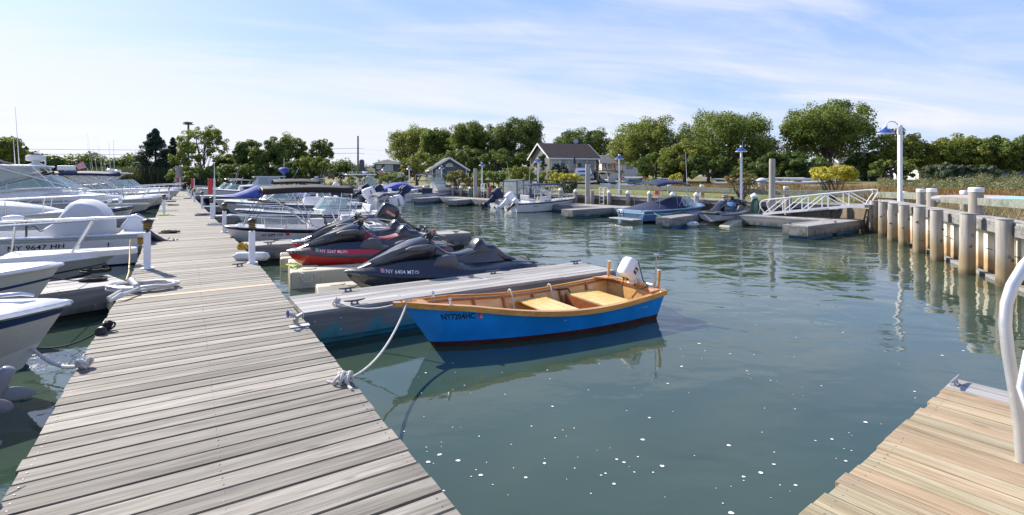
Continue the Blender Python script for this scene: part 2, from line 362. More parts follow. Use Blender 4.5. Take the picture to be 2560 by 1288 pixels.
def ground_mat():
    m,t,b=pbsdf('ground_sand_and_grass'); geo=nd(t,'ShaderNodeNewGeometry'); P=geo.outputs['Position']
    at=nd(t,'ShaderNodeAttribute',attribute_name='shore'); n=noise(t,P,.7,6); n2=noise(t,P,9,6,.7); n3=noise(t,P,2.6,5)
    sand=ramp(t,n2,[(.3,(.26,.22,.16)),(.7,(.42,.37,.29))])
    grs=ramp(t,n3,[(.3,(.07,.10,.02)),(.55,(.16,.18,.045)),(.75,(.30,.26,.12))])
    dry=ramp(t,n2,[(.3,(.12,.09,.045)),(.7,(.26,.20,.10))])
    d=mth(t,'ADD',at.outputs['Fac'],mth(t,'MULTIPLY',mth(t,'SUBTRACT',n,.5),4.0))
    r=nd(t,'ShaderNodeMapRange'); lk(t,d,r.inputs[0]); r.inputs[1].default_value=2.6; r.inputs[2].default_value=3.8
    r2=nd(t,'ShaderNodeMapRange'); lk(t,d,r2.inputs[0]); r2.inputs[1].default_value=11; r2.inputs[2].default_value=16
    c=mixc(t,r.outputs[0],sand,grs); c=mixc(t,mth(t,'MULTIPLY',r2.outputs[0],.6),c,dry)
    lk(t,c,b.inputs['Base Color']); b.inputs['Roughness'].default_value=.95; bump(t,b,n2,.8,.05); return m
M['ground']=ground_mat()
ds=[0,1.2,2.5,4,6,9,14,22,34,50,90,200,700,3000]
vs=[];fs=[];sh=[]
for k,(p,n_) in enumerate(BND):
    for d in ds:
        q=p+n_*d; vs.append((q.x,q.y,gheight(d,k)+(0 if d in(0,) else .05*math.sin(q.x*1.7)*math.sin(q.y*1.3)*(1 if d<50 else 0)))); sh.append(d if k>=5 else d+0.0)
    vs.append((p.x,p.y,-1.2)); sh.append(0)
nn=len(ds)+1
for k in range(len(BND)-1):
    for j in range(len(ds)-1): fs.append((k*nn+j,k*nn+j+1,(k+1)*nn+j+1,(k+1)*nn+j))
    fs.append((k*nn,(k+1)*nn,(k+1)*nn+nn-1,k*nn+nn-1))
me=bpy.data.meshes.new('ground'); me.from_pydata(vs,[],fs); me.materials.append(M['ground'])
a=me.attributes.new('shore','FLOAT','POINT'); a.data.foreach_set('value',sh); me.update()
g=bpy.data.objects.new('ground',me); COL.objects.link(g); tag(g,kind='structure')
# ---------------- main dock (two runs that meet at a slight angle) ----------------
DZ=.42
def planks(mb,x0,x1,y0,y1,pitch=.154,th=.038,z=DZ,rnd=None,skip=()):
    rnd=rnd or random.Random(3); y=y0; i=0
    while y<y1:
        wd=pitch-rnd.uniform(.016,.027)
        if i not in skip:
            mb.box(((x0+x1)/2+rnd.uniform(-.006,.006),y+pitch/2,z-th/2+rnd.uniform(-.002,.002)),(x1-x0+rnd.uniform(-.012,.012),wd,th),Matrix.Rotation(rnd.uniform(-.0016,.0016),3,'Z')@Matrix.Rotation(rnd.uniform(-.0012,.0012),3,'Y'))
        y+=pitch; i+=1
    return i
def cleat(parent,p,ang,s=1.0,mat='iron'):
    mb=MB(); ca,sa=math.cos(ang),math.sin(ang); p=Vector(p)
    def L(x,y,z): return p+Vector((x*ca-y*sa,x*sa+y*ca,z))*s
    mb.tube([L(-.13,0,.052),L(-.07,0,.045),L(0,0,.042),L(.07,0,.045),L(.13,0,.052)],[.008*s,.012*s,.014*s,.012*s,.008*s],8)
    for q in(-.035,.035): mb.tube([L(q,0,0),L(q,0,.042)],[.016*s,.010*s],8)
    mb.beam(L(-.05,0,.004),L(.05,0,.004),.045*s,.008*s)
    return mb.build('cleat',M[mat],parent,world=True,smooth=True)
def knot(mb,p,r=.05,n=5,seed=0,rad=.012):
    rg=random.Random(seed); p=Vector(p)
    for i in range(n):
        ax=Vector((rg.uniform(-1,1),rg.uniform(-1,1),rg.uniform(-.4,.8))).normalized(); e1=ax.orthogonal().normalized(); e2=ax.cross(e1); rr=r*rg.uniform(.5,1)
        c=p+Vector((rg.uniform(-.4,.4)*r,rg.uniform(-.4,.4)*r,abs(rg.uniform(0,.6))*r))
        mb.tube([c+(e1*math.cos(a_)+e2*math.sin(a_)*.7)*rr for a_ in [2*PI*k/10 for k in range(10)]],rad,6,closed=True)
R1a=W(638,650,DZ); ang1=math.atan2(.535,.845)
dx1=Vector((math.cos(ang1),math.sin(ang1),0)); dy1=Vector((-math.sin(ang1),math.cos(ang1),0)); DW=1.865
dock=root('wooden_dock','weathered grey plank dock running from the foreground into the marina','dock',(R1a.x,R1a.y,0),ang1)
mb=MB(); rg=random.Random(5)
np_=int(13.0/.154); y0=-np_*.154
yel_i=int((-(2.55)-y0)/.154)
planks(mb,-DW,0,y0,0,rnd=rg,skip=(yel_i,)); mb.build('deck_planks',M['deck'],dock)
mb=MB(); mb.box((-DW/2,y0+yel_i*.154+.077,DZ-.018),(DW,.142,.038)); mb.build('replacement_board',M['newb'],dock)['label']='newer yellowish board in the grey deck'
mb=MB(); 
for x in(-.03,-DW+.03,-DW/2): mb.box((x,y0/2,.27),(.045,-y0-.02,.20))
mb.build('stringer_boards',M['beam'],dock)
mb=MB()
for k in range(5): mb.box((-DW/2,y0+1.2+k*2.6,.0),(DW-.25,1.7,.34))
mb.build('float_box',M['blk3'],dock,bevel=.02)
mb=MB(); mb.tube([(-DW-.03,-10.5,DZ-.03),(-DW-.03,-9.0,DZ-.03),(-DW-.02,-7.7,DZ-.02)],[.025,.022,.010],8); mb.build('bumper_strip',M['wplast'],dock,smooth=True)
mb=MB()
for k in range(np_):
    y=y0+k*.154+.077
    if y<-9.5: continue
    for x in(-.045,-DW+.05,-DW/2):
        for s in(-.035,.035): mb.lathe([(.005,0),(.0055,.0015),(.002,.002)],(x+rg.uniform(-.004,.004),y+s,DZ),5)
mb.build('nail_heads',M['iron'],dock)
# far run
e1=W(467,476,DZ); v2=(Vector((e1.x,e1.y,0))-Vector((R1a.x,R1a.y,0))); L2=v2.length; ang2=math.atan2(-v2.x,v2.y)
dock2=root('wooden_dock','weathered grey plank dock continuing between the two rows of boats to the far bank','dock',(R1a.x,R1a.y,0),ang2)
mb=MB(); planks(mb,-DW,0,.004,L2,rnd=rg); mb.build('deck_planks',M['deck'],dock2)
mb=MB()
for x in(-.03,-DW+.03): mb.box((x,L2/2,.27),(.045,L2-.1,.20))
mb.build('stringer_boards',M['beam'],dock2)
mb=MB()
for k in range(20): mb.box((-DW/2,1.2+k*2.8,.0),(DW-.25,1.7,.34))
mb.build('float_box',M['blk3'],dock2)
def dockpt(px,py): return W(px,py,DZ)
# ---------------- finger piers ----------------
def pier(label,fl,fr,wd,sidemat='pierside',floatmat='blk3',cleats=(),seed=1,side_h=.30,name='finger_pier',planks_n=6,group='finger piers off the main dock'):
    fl=Vector(fl); fr=Vector(fr); fl.z=fr.z=0; x=(fr-fl); L=x.length; an=math.atan2(x.y,x.x); rg=random.Random(seed)
    r=root(name,label,'pier',fl,an,group)
    mb=MB(); pw=wd/planks_n
    for k in range(planks_n):
        xs=[0]+sorted(rg.uniform(.2,.8)*L for _ in range(1))+[L]
        for a,b in zip(xs,xs[1:]): mb.box(((a+b)/2,pw*(k+.5),DZ-.02+rg.uniform(-.002,.002)),(b-a-.006,pw-.012,.038))
    mb.build('deck_boards',M['deckY'],r)
    mb=MB(); z=DZ-.04-side_h/2
    mb.box((L/2,.02,z),(L,.045,side_h)); mb.box((L/2,wd-.02,z),(L,.045,side_h)); mb.box((L-.02,wd/2,z),(.045,wd-.1,side_h)); mb.box((.02,wd/2,z),(.045,wd-.1,side_h))
    mb.build('side_boards',M[sidemat],r,bevel=.004)
    mb=MB(); nf=max(1,int(L/1.6))
    for k in range(nf): mb.box(((k+.5)*L/nf,wd/2,-.03),(L/nf*.82,wd-.18,.22))
    mb.build('float_box',M[floatmat],r,bevel=.02)
    mb=MB()
    for xx in(.12,.12+.3,L-.12,L-.4):
        for zz in(-.07,.07):
            mb.lathe([(.013,0),(.013,.005),(.006,.009)],(xx,-.004,z+zz),8,rot=Matrix.Rotation(R(90),3,'X'))
    mb.build('bolt_heads',M['galv'],r)
    for (cx_,cy_,ca_) in cleats: cleat(r,r.matrix_basis@Vector((cx_,cy_,DZ)),an+ca_,1.0)
    return r
FP1=pier('grey finger pier between the blue skiff and the black personal watercraft',W(759,783,DZ),W(1540,675,DZ),.98,'pierblue','teal',cleats=[(.62,.10,0),(.75,.86,0.1),(3.1,.87,0),(4.85,.86,0)],seed=2)
FP2=pier('grey finger pier between the white open boat and the red personal watercraft',W(608,616,DZ),W(1178,581.5,DZ),.86,'pierside','blk3',cleats=[(.55,.12,0),(.75,.75,0),(4.6,.75,0),(5.3,.12,0)],seed=4)
FPL=pier('grey finger pier on the left of the dock under the white boats',W(-330,795,DZ),W(322,706,DZ),1.0,'pierside','blk3',cleats=[(4.1,.10,0)],seed=6)
# more finger piers further along both sides of the dock
for px,py,ln,sd,lb in [(528,541,5,1,'short grey finger pier on the right of the dock behind the whaler-type boat'),(503,517,5,1,'finger pier on the right of the dock beside the first white post pair'),(478,490,5,1,'farthest visible finger pier on the right of the dock'),(395,548,5,-1,'grey finger pier on the left of the dock beside the big cruiser'),(412,504,5,-1,'distant grey finger pier on the left of the dock')]:
    p=W(px,py,DZ); u=Vector((math.cos(ang2),math.sin(ang2),0))
    if sd>0: pier(lb,p,p+u*ln,.8,seed=py)
    else: pier(lb,p-u*ln,p,.8,seed=py)
# ---------------- bulkhead on the right ----------------
BH=root('bulkhead_wall','tan sheet-pile bulkhead with grey timber cap on the right of the basin','bulkhead',PB)
a0=PB-PD*34; off=.20
mb=MB(); per=.46; n=int(34/per); rows=[]
for k in range(n*4+1):
    ph=k%4; s=k//4*per+[0,.19,.23,.42][ph]; o=off+([0,0,.13,.13][ph]); p=a0+PD*s+PN*o; rows.append([Vector((p.x,p.y,-.6)),Vector((p.x,p.y,.98))])
mb.grid(rows); mb.build('sheet_panels',M['sheet'],BH,world=True,fix=False)
mb=MB()
for z,wd,ht,o in((1.02,.10,.20,.13),(1.02,.08,.20,.43)): mb.beam(a0+PN*o+V(0,0,z),PB+PN*o+V(0,0,z),wd,ht)
mb.beam(a0+PN*.12+V(0,0,.035),PB+PN*.12+V(0,0,.035),.14,.07)
mb.build('wale_beam',M['beam'],BH,world=True,bevel=.005)
mb=MB(); s=0; rg=random.Random(8)
while s<34:
    l=min(2.4,34-s)
    for o in(.19,.40): p=a0+PD*s+PN*o; q=a0+PD*(s+l-.01)+PN*o; mb.beam(p+V(0,0,1.145),q+V(0,0,1.145),.195,.045)
    s+=l
mb.build('cap_board',M['deckY'],BH,world=True,bevel=.004)
mb=MB()
for k in range(12):
    p=a0+PD*(34-.6-k*1.2)+PN*.155
    mb.beam(p+V(0,0,.55)-PD*.22,p+V(0,0,.55)+PD*.22,.02,.012)
mb.build('tie_rods',M['iron'],BH,world=True)
def piling(name,label,p,top,r=.16,mat='pilew',cap=None,group=None,cat='piling',base=-.7,seed=0,lean=0):
    rg=random.Random(seed); o=root(name,label,cat,(p[0],p[1],max(0,base)),0,group)
    mb=MB(); rings=[]; n=18; ph=[rg.uniform(0,6.28) for _ in range(4)]
    hs=[base]+[base+(top-base)*t for t in(.15,.3,.45,.6,.75,.9,.985)]+[top]
    for i,z in enumerate(hs):
        rr=r*(1.06-.1*(z-base)/(top-base))*(1 if i<len(hs)-1 else .93)
        rings.append([Vector((p[0]+lean*z+rr*math.cos(2*PI*j/n)*(1+.03*math.sin(3*2*PI*j/n+ph[0]+z)),p[1]+rr*math.sin(2*PI*j/n)*(1+.03*math.sin(2*2*PI*j/n+ph[1]+z*2)),z)) for j in range(n)])
    mb.loft(rings); mb.build('shaft',M[mat],o,world=True,smooth=True)
    if cap=='flat':
        mb=MB(); mb.lathe([(r*1.04,0),(r*1.05,.008),(r*.98,.014)],(p[0]+lean*top,p[1],top-.012),18); mb.build('cap_plate',M['deckY'],o,world=True,smooth=True)
        mb=MB(); 
        for _ in range(2):
            a=rg.uniform(3.6,5.2); z=rg.uniform(.3,top-.3); mb.lathe([(.03,0),(.03,.01),(.012,.02),(.012,.035)],(p[0]+r*.97*math.cos(a),p[1]+r*.97*math.sin(a),z),8,rot=Vector((math.cos(a),math.sin(a),0)).to_track_quat('Z','Y').to_matrix())
        mb.build('bolt',M['iron'],o,world=True)
    if cap=='cone':
        mb=MB(); mb.lathe([(r*1.12,-.05),(r*1.14,.02),(r*.8,.07),(r*.12,.13),(.001,.14)],(p[0]+lean*top,p[1],top),14); mb.build('cap',M['wplast'],o,world=True,smooth=True)
    if cap=='band':
        mb=MB(); mb.lathe([(r*1.04,-.08),(r*1.05,.0),(r*.9,.02)],(p[0]+lean*top,p[1],top),16); mb.build('cap',M['wplast'],o,world=True,smooth=True)
    return o
for k,(x,yb,yt) in enumerate([(2512,716,547),(2418,686,533),(2343,652,524),(2298,632,516),(2261,615,512),(2231,603,508),(2207,590,504),(2186,580,501.5)]):
    p=W(x,yb,0); top=H-(yt-HY)*p.y/F
    piling('bulkhead_piling',f'round tide-stained piling of the right bulkhead, {ORD[k]} from the camera',p,top,.128+(.005 if k%2 else 0),cap='flat',group='pilings along the right bulkhead',seed=k,lean=[.0,.012,-.01,.006,-.008,.01,0,-.006][k])
piling('bulkhead_piling','dark timber piling at the bulkhead corner beside the gangway head',W(2168,572,0),.98,.13,group='pilings along the right bulkhead',seed=21)
# ---------------- bulkhead across the basin ----------------
FW=root('bulkhead_wall','brown board bulkhead with grey timber cap across the far side of the basin','bulkhead',FA)
fl=(FB-FA).length
mb=MB(); s=0; rg=random.Random(11)
while s<fl:
    wd=rg.uniform(.22,.42); p=FA+FD*(s+wd/2)+FN*(.12+rg.uniform(0,.05)); mb.box((p.x,p.y,.15),(wd-.012,.05,1.3),Matrix.Rotation(math.atan2(FD.y,FD.x),3,'Z')); s+=wd
mb.build('wall_boards',M['sheetb'],FW,world=True)
mb=MB(); mb.beam(FA+FN*.02+V(0,0,.76),FB+FN*.02+V(0,0,.76),.10,.17); mb.build('wale_beam',M['beam'],FW,world=True)
mb=MB(); s=0
while s<fl:
    l=min(3.1,fl-s); mb.beam(FA+FD*s+FN*.12+V(0,0,.87),FA+FD*(s+l-.02)+FN*.12+V(0,0,.87),.34,.045); s+=l
mb.build('cap_board',M['deckY'],FW,world=True)
mb=MB(); q0=PB+PN*.2; q1=FA+FN*.1
mb.beam(q0+V(0,0,.15),q1+V(0,0,.15),.06,1.3); mb.build('return_boards',M['sheetb'],FW,world=True)
def onB(px,off=0.0):                            # point of the far bulkhead line under photo column px
    k=(px-CX)/F; A=FA-FN*off; # A + t*FD with x = k*y
    t=(k*A.y-A.x)/(FD.x-k*FD.y); return A+FD*t
def hat(p,py): return H-(py-HY)*p.y/F
lst=[(1970,494),(1886,486),(1813,487),(1741,483),(1681,482),(1624,479),(1570,478),(1523,477),(1481,477),(1439,474),(1401,471),(1244,467),(1221,469),(1196,469),(1175,467),(1152,465),(1132,464),(1090,463),(1060,464),(992,461),(979,460),(969,460),(957,459)]
for k,(x,yt) in enumerate(lst):
    p=onB(x,.16); cp='cone' if x in(1886,1741,1681,1624,1570,1523,1439,1401,1244,1175,1152,1132,1060,979,969,957,992) else 'flat'
    top=hat(p,yt+(4 if cp=='cone' else 0)); 
    piling('fender_piling','%s fender piling on the far bulkhead, %s from the right'%('white-capped' if cp=='cone' else 'bare grey',ORD[k] if k and k<20 else ('first' if k==0 else ['twenty-first','twenty-second','twenty-third'][k-20])),p,top,.14 if x>1800 else .115,'pilew',cap=cp,group='fender pilings of the far bulkhead',seed=50+k)
for x,yt,r_,lb in [(1930,397,.17,'tall round brown mooring pile behind the gangway'),(1469,410,.16,'tall grey mooring pile in front of the pickup truck'),(1188,421,.15,'tall grey mooring pile left of the red extinguisher box')]:
    p=onB(x,.75); piling('mooring_pile',lb,p,hat(p,yt),r_*.72 if x>1900 else r_*.9,'pilew',group='tall mooring piles',seed=x,lean=.004)
# posts and low timber rail on the land side
def landpost(px,yt,yb,d,label,r=.14,cap='band'):
    p=D(px,yb,d); piling('rail_post',label,(p.x,p.y),hat(p,yt),r,'pile',cap=cap,group='white-topped timber posts behind the bulkheads',base=p.z-.4,seed=px)
LP=[(2440,471,523,11.2,'thick white-topped timber post nearest the camera behind the right bulkhead',.13),(2411,478,522,14.5,'white-topped timber post behind the low rail near the kayaks',.10),(2329,473,512,14.2,'white-topped green-stained post right of the tall white lamp, nearer of a pair',.115),(2302,474,511,15.6,'white-topped green-stained post right of the tall white lamp, farther of a pair',.115),(2261,480,505,18.8,'small white-topped post just beside the tall white lamp pole',.10),(1965,467,500,25,'white-topped timber post behind the gangway',.12),(1755,463,490,29,'white-topped timber post right of the blue cruiser',.12),(1673,462,480,35,'grey timber post behind the blue cruiser canopy',.12),(1550,472,486,33,'short timber post beside the lamp near the kayak rack',.13)]
for a in LP: landpost(a[0],a[1],a[2],a[3],a[4],a[5])
M['railgr']=wood('green_stained_rail',[(.11,.13,.10),(.20,.22,.18),(.28,.30,.26)],'X',isl=.1,stain=.4,grain=.5)
def rail(pts,label,zoff,ht=.2,wd=.12):
    mb=MB(); o=root('timber_rail',label,'fence',(pts[0].x,pts[0].y,pts[0].z-.2),0,'low timber rails behind the bulkheads')
    for a,b in zip(pts,pts[1:]): mb.beam(a,b.lerp(a,.002),wd,ht)
    mb.build('rail_beams',M['railgr'],o,world=True,bevel=.01)
    return o
rail([D(2338,498,14.4),D(2440,505,11.3)],'pale green timber rail between the thick posts on the right',0,.15)
rail([D(2445,504,11.2),D(2600,514,8.9)],'long green-stained timber rail running out of the frame at the right',0,.16)
rail([D(2190,487,20.5),D(2262,489,18.7),D(2330,492,16.5)],'grey timber rail behind the tall white lamp',0,.24)
rail([D(1250,459,44),D(1360,463,38),D(1550,468,32),D(1755,474,27.8),D(1965,482,24.2),D(2185,484,21.5)],'low green-grey timber barrier along the grass behind the far bulkhead',0,.24)
# ---------------- lettering ----------------
_tc={}
def text_geo(s,size,bold=0.0,shear=0,sx=1.0):
    cu=bpy.data.curves.new('t','FONT'); cu.body=s; cu.size=size; cu.offset=bold*size; cu.shear=shear; cu.resolution_u=3; cu.space_character=1.05
    ob=bpy.data.objects.new('t',cu); me=bpy.data.meshes.new_from_object(ob)
    vs=[(v_.co.x*sx,v_.co.y) for v_ in me.vertices]; fs=[tuple(p.vertices) for p in me.polygons]
    bpy.data.objects.remove(ob); bpy.data.meshes.remove(me); bpy.data.curves.remove(cu)
    x0=min(q[0] for q in vs); return [(x-x0,y) for x,y in vs],fs,max(q[0] for q in vs)-x0
def put_text(parent,s,fn,size,mat='txtk',bold=.012,shear=0,sx=1.0,fit=None,name='lettering',world=False):
    vs,fs,wd=text_geo(s,size,bold,shear,sx); k=(fit/wd) if fit else 1
    mb=MB(); mb.add([fn(x*k,y) for x,y in vs],fs); return mb.build(name,M[mat],parent,world=world,fix=False)
def put_patch(parent,fn,w_,h_,mat,name='sticker',txt=None,tmat='txtw'):
    mb=MB(); n=5; mb.grid([[fn(w_*i/n,0),fn(w_*i/n,h_)] for i in range(n+1)]); o=mb.build(name,M[mat],parent,fix=False)
    return o
# ---------------- boats ----------------
class Hull:
    def __init__(s,L,B,fs,fb,rake=.5,tw=.88,k=3.0,e=.75,cr=.84,zc0=.03,zk=-.18,sp=1.7,cb=.45,ce=4):
        s.__dict__.update(locals()); s.s=None
    def g(s,t): return s.B/2*(s.tw+(1-s.tw)*sst(t,0,.4))*max(0,1-t**s.k)**s.e
    def c(s,t): return s.B/2*s.cr*(s.tw+(1-s.tw)*sst(t,0,.4))*max(0,1-t**(s.k*.75))**(s.e*1.15)
    def zg(s,t): return s.fs+(s.fb-s.fs)*t**s.sp
    def zc(s,t): return s.zc0+s.fb*s.cb*t**s.ce
    def zkeel(s,t): return s.zk+(s.fb*.25-s.zk)*t**7
    def X(s,t,z): return t*s.L-s.rake*t**4*(1-(z-s.zk)/(s.fb-s.zk))
    def gun(s,t,side=1,inset=0,dz=0): return Vector((s.X(t,s.zg(t))-(inset*.6 if t>.85 else 0),side*max(0,s.g(t)-inset),s.zg(t)+dz))
    def side(s,t,z,sd=1,off=.006):
        a=s.zc(t); b=s.zg(t); q=(z-a)/max(.01,b-a); y=s.c(t)+(s.g(t)-s.c(t))*q; return Vector((s.X(t,z),sd*(y+off),z))
    def mesh(s,stripe=None,n=22):
        mb=MB(); ts=[i/n for i in range(n)]+[.972,.985,.993,.998,1.0]
        q=[0,.33,.66,1] if not stripe else [0,stripe[0],stripe[1],1]
        rows=[]
        for t in ts:
            zc,zg,zk=s.zc(t),s.zg(t),s.zkeel(t); P=[Vector((s.X(t,zk),0,min(zk,zc)))]
            for u_ in q: z=zc+(zg-zc)*u_; fl=1; P.append(Vector((s.X(t,z),s.c(t)+(s.g(t)-s.c(t))*u_,z)))
            rows.append([Vector((p.x,-p.y,p.z)) for p in P[::-1]]+P[1:])
        m=len(rows[0]); vs=[p for r_ in rows for p in r_]
        # bands: -side3,-stripe,-side1,-bottom,+bottom,+side1,+stripe,+side3
        mats=[0,1 if stripe else 0,0,2,2,0,1 if stripe else 0,0]
        for j in range(m-1):
            fs=[(i*m+j,i*m+j+1,(i+1)*m+j+1,(i+1)*m+j) for i in range(len(rows)-1)]
            o=len(mb.v) if j==0 else 0
            if j==0: mb.v=[tuple(p) for p in vs]
            mb.f+=fs; mb.m+=[mats[j]]*len(fs)
        mb.f.append(tuple(range(m-1,-1,-1))); mb.m.append(0)
        return mb
    def deckmesh(s,sd=.6,w=.14,floor=.12,crown=.05,n=24,lip=.02):
        mb=MB(); ts=[i/n*sd for i in range(n)]+[sd]
        for sg in(1,-1):
            mb.grid([[s.gun(t,sg,-.012,-.015),s.gun(t,sg,-.008,lip),s.gun(t,sg,w,lip+.01),Vector((s.gun(t,sg,w).x,sg*max(0,s.g(t)-w),floor))] for t in ts])
        fl=[[Vector((s.gun(t).x,y*max(0,s.g(t)-w),floor)) for y in(1,0,-1)] for t in ts]; mb.grid(fl)
        g0=[s.gun(0,1,w,lip+.01),s.gun(0,-1,w,lip+.01)]; a,b=g0
        mb.poly([a,b,Vector((b.x,b.y,floor)),Vector((a.x,a.y,floor))])
        mb.box(((a.x+.06),0,s.fs+lip-.03),(.16,abs(a.y)*2,.07))
        t2=[sd+(1-sd)*math.sin(PI/2*i/18) for i in range(19)]
        mb.grid([[s.gun(t,1,-.01,-.015)]+[Vector((s.gun(t).x,q*(s.g(t)+.008),s.zg(t)+lip*min(1,s.g(t)/.12)+crown*min(1,s.g(t)/.45)*(1-q*q))) for q in(1,.7,.35,0,-.35,-.7,-1)]+[s.gun(t,-1,-.01,-.015)] for t in t2])
        t=sd; y=s.g(t)-w; x=s.gun(t).x; mb.poly([(x,y,floor),(x,-y,floor)]+[(x+.001,q*y,s.zg(t)+lip+crown*(1-q*q)) for q in(-1,-.35,0,.35,1)])
        return mb
def place(tip,heading,L,sc3=1.0):
    L=L*sc3
    d=Vector((math.cos(heading),math.sin(heading),0)); s=Vector((tip.x,tip.y,0))-d*L; return s
def new_boat(label,tip,heading,hull,name='motor_boat',hullm='white',stripem='stripe',botm='nstripe',stripe=None,deckm='white',sd=.6,w=.14,floor=.12,railm='stripe',rr=.022,crown=.05,group=None,cat='boat',scale=1.0):
    s=place(tip,heading,hull.L,scale); r=root(name,label,cat,s,heading,group)
    if scale!=1: r.scale=(scale,)*3; r.matrix_basis=Matrix.Translation(s)@Matrix.Rotation(heading,4,'Z')@Matrix.Scale(scale,4)
    hull.mesh(stripe).build('hull',[M[hullm],M[stripem],M[botm]],r,smooth=True)
    hull.deckmesh(sd,w,floor,crown).build('deck',M[deckm],r,smooth=True)
    ts=[i/30 for i in range(30)]+[.982,.99,.996,.999,1]
    mb=MB(); mb.tube([hull.gun(t,1,-.01,-.01) for t in ts]+[hull.gun(t,-1,-.01,-.01) for t in ts[::-1]],rr,7); mb.build('rub_rail',M[railm],r,smooth=True)
    return r
def bow_rail(r,h,s0=.55,hgt=.3,n=4,inset=.08,ext=.1,rad=.013,base=.03,name='bow_rail'):
    mb=MB(); top=[]; ts=[s0+(1-s0)*i/16 for i in range(17)]
    for sg in(1,-1):
        pts=[]
        for t in ts:
            k=sst(t,s0,s0+.12); g=h.gun(t,sg,inset,base+hgt*k); g.x+=ext*sst(t,.7,1)
            if t>.97: g.y=sg*.05
            pts.append(g)
        top.append(pts)
    mb.tube(top[0]+top[1][::-1],rad,7)
    for sg in(0,1):
        for i in range(n):
            t=s0+.1+(.93-s0-.1)*i/(n-1); j=min(16,int((t-s0)/(1-s0)*16)); a=h.gun(t,[1,-1][sg],inset,base); a.x-=.08; mb.tube([a,top[sg][j]],rad*.85,6)
    return mb.build(name,M['steel'],r,smooth=True)
def windshield(r,x0,x1,wd,z0,z1,rake=.35,side=True,mat='glass',fw=.016):
    # x0 = front foot at centre, x1 = aft end
    f=root_part(r,'windshield'); g=MB(); fr=MB()
    c=[Vector((x1,wd/2,z0)),Vector((x0-.25,wd/2*.92,z0)),Vector((x0,wd*.2,z0)),Vector((x0,-wd*.2,z0)),Vector((x0-.25,-wd/2*.92,z0)),Vector((x1,-wd/2,z0))]
    t=[Vector((x1-rake*.3,wd/2*.92,z0+(z1-z0)*.8)),Vector((x0-.25-rake,wd/2*.82,z1)),Vector((x0-rake,wd*.18,z1+.02)),Vector((x0-rake,-wd*.18,z1+.02)),Vector((x0-.25-rake,-wd/2*.82,z1)),Vector((x1-rake*.3,-wd/2*.92,z0+(z1-z0)*.8))]
    for i in range(5): g.poly([c[i],c[i+1],t[i+1],t[i]])
    ob=g.build('windshield',M[mat],r,fix=False)
    fr.tube(c,fw,6); fr.tube(t,fw,6)
    for i in range(6): fr.tube([c[i],t[i]],fw*.9,6)
    fr.build('windshield_frame',M['alu'],ob,smooth=True)
    return ob
def root_part(r,n): return None
def canopy(r,x0,x1,wd,z,mat='navy',arch=.10,drop=.08,legs=None,frame='steel',thick=.025,val=.0):
    mb=MB(); rows=[]; n=8; ny=8
    for i in range(n+1):
        u_=i/n; x=x0+(x1-x0)*u_; zx=z-drop*(2*u_-1)**2; row=[]
        for j in range(ny+1):
            q=2*j/ny-1; row.append(Vector((x,q*wd/2,zx+arch*(1-abs(q)**2.4)+.012*math.cos(u_*PI*6)*(1-q*q))))
        if val: row=[Vector((x,-wd/2,zx-val))]+row+[Vector((x,wd/2,zx-val))]
        rows.append(row)
    mb.grid(rows); o=mb.build('canopy',M[mat],r,smooth=True,fix=False)
    s=o.modifiers.new('solid','SOLIDIFY'); s.thickness=thick
    if legs:
        mb=MB()
        for sg in(1,-1):
            for (xf,zf,u_) in legs:
                xt=x0+(x1-x0)*u_; zt=z-drop*(2*u_-1)**2; mb.tube([(xf,sg*wd/2*.96,zf),(xt,sg*wd/2*.98,zt)],.012,6)
        for (xf,zf,u_) in legs:
            xt=x0+(x1-x0)*u_; zt=z-drop*(2*u_-1)**2; mb.tube([(xt,-wd/2*.98,zt),(xt,-wd/4,zt+arch*.8),(xt,0,zt+arch*.96),(xt,wd/4,zt+arch*.8),(xt,wd/2*.98,zt)],.012,6)
        mb.build('canopy_frame',M[frame],o,smooth=True)
    return o
def ttop(r,xc,lx,wd,z,zf,mat='white',under=None,radar=True,whip=(1.2,1.2),lean=.1,rods=0,frame='wplast',thick=.05):
    mb=MB(); rings=[ringxy(20,lx/2*a,wd/2*a,5,(xc,0),zz_) for a,zz_ in((.97,z-thick/2),(1.0,z),(.97,z+thick/2),(.7,z+thick/2+.02))]
    mb.loft(rings); o=mb.build('hard_top',M[mat],r,smooth=True)
    mb=MB()
    for sg in(1,-1):
        for xf,xt in((xc+.22,xc+lx*.3),(xc-.22,xc-lx*.3)):
            mb.tube([(xf,sg*wd*.25,zf),(xf,sg*wd*.27,zf+(z-zf)*.6),(xt,sg*wd*.36,z-thick/2)],.02,6)
        mb.tube([(xc+.24,sg*wd*.26,zf+(z-zf)*.35),(xc-.24,sg*wd*.26,zf+(z-zf)*.35)],.015,6)
        mb.tube([(xc+.22,sg*wd*.27,zf+(z-zf)*.6),(xc-lx*.3,sg*wd*.36,z-thick/2)],.012,6)
    mb.build('top_frame',M[frame],o,smooth=True)
    if radar: mb=MB(); mb.lathe([(.10,0),(.08,.10),(.24,.13),(.27,.17),(.27,.25),(.22,.29),(.001,.30)],(xc+lx*.15,0,z+thick/2),18); mb.build('radar_dome',M['white'],o,smooth=True)
    mb=MB()
    for i,l in enumerate(whip): mb.tube([(xc-lx*.2+.12*i,(1,-1)[i%2]*wd*.42,z),(xc-lx*.2+.12*i-lean*l,(1,-1)[i%2]*wd*.42,z+l)],[.011,.004],5)
    if whip: mb.build('whip_antenna',M['wplast'],o)
    if rods:
        for i in range(rods): mb=MB(); y=wd*(-.4+.8*i/(rods-1)); mb.tube([(xc-lx/2,y,z),(xc-lx/2-.12,y,z+.22)],.018,6); mb.build('rod_holder',M['steel'],o)
    return o
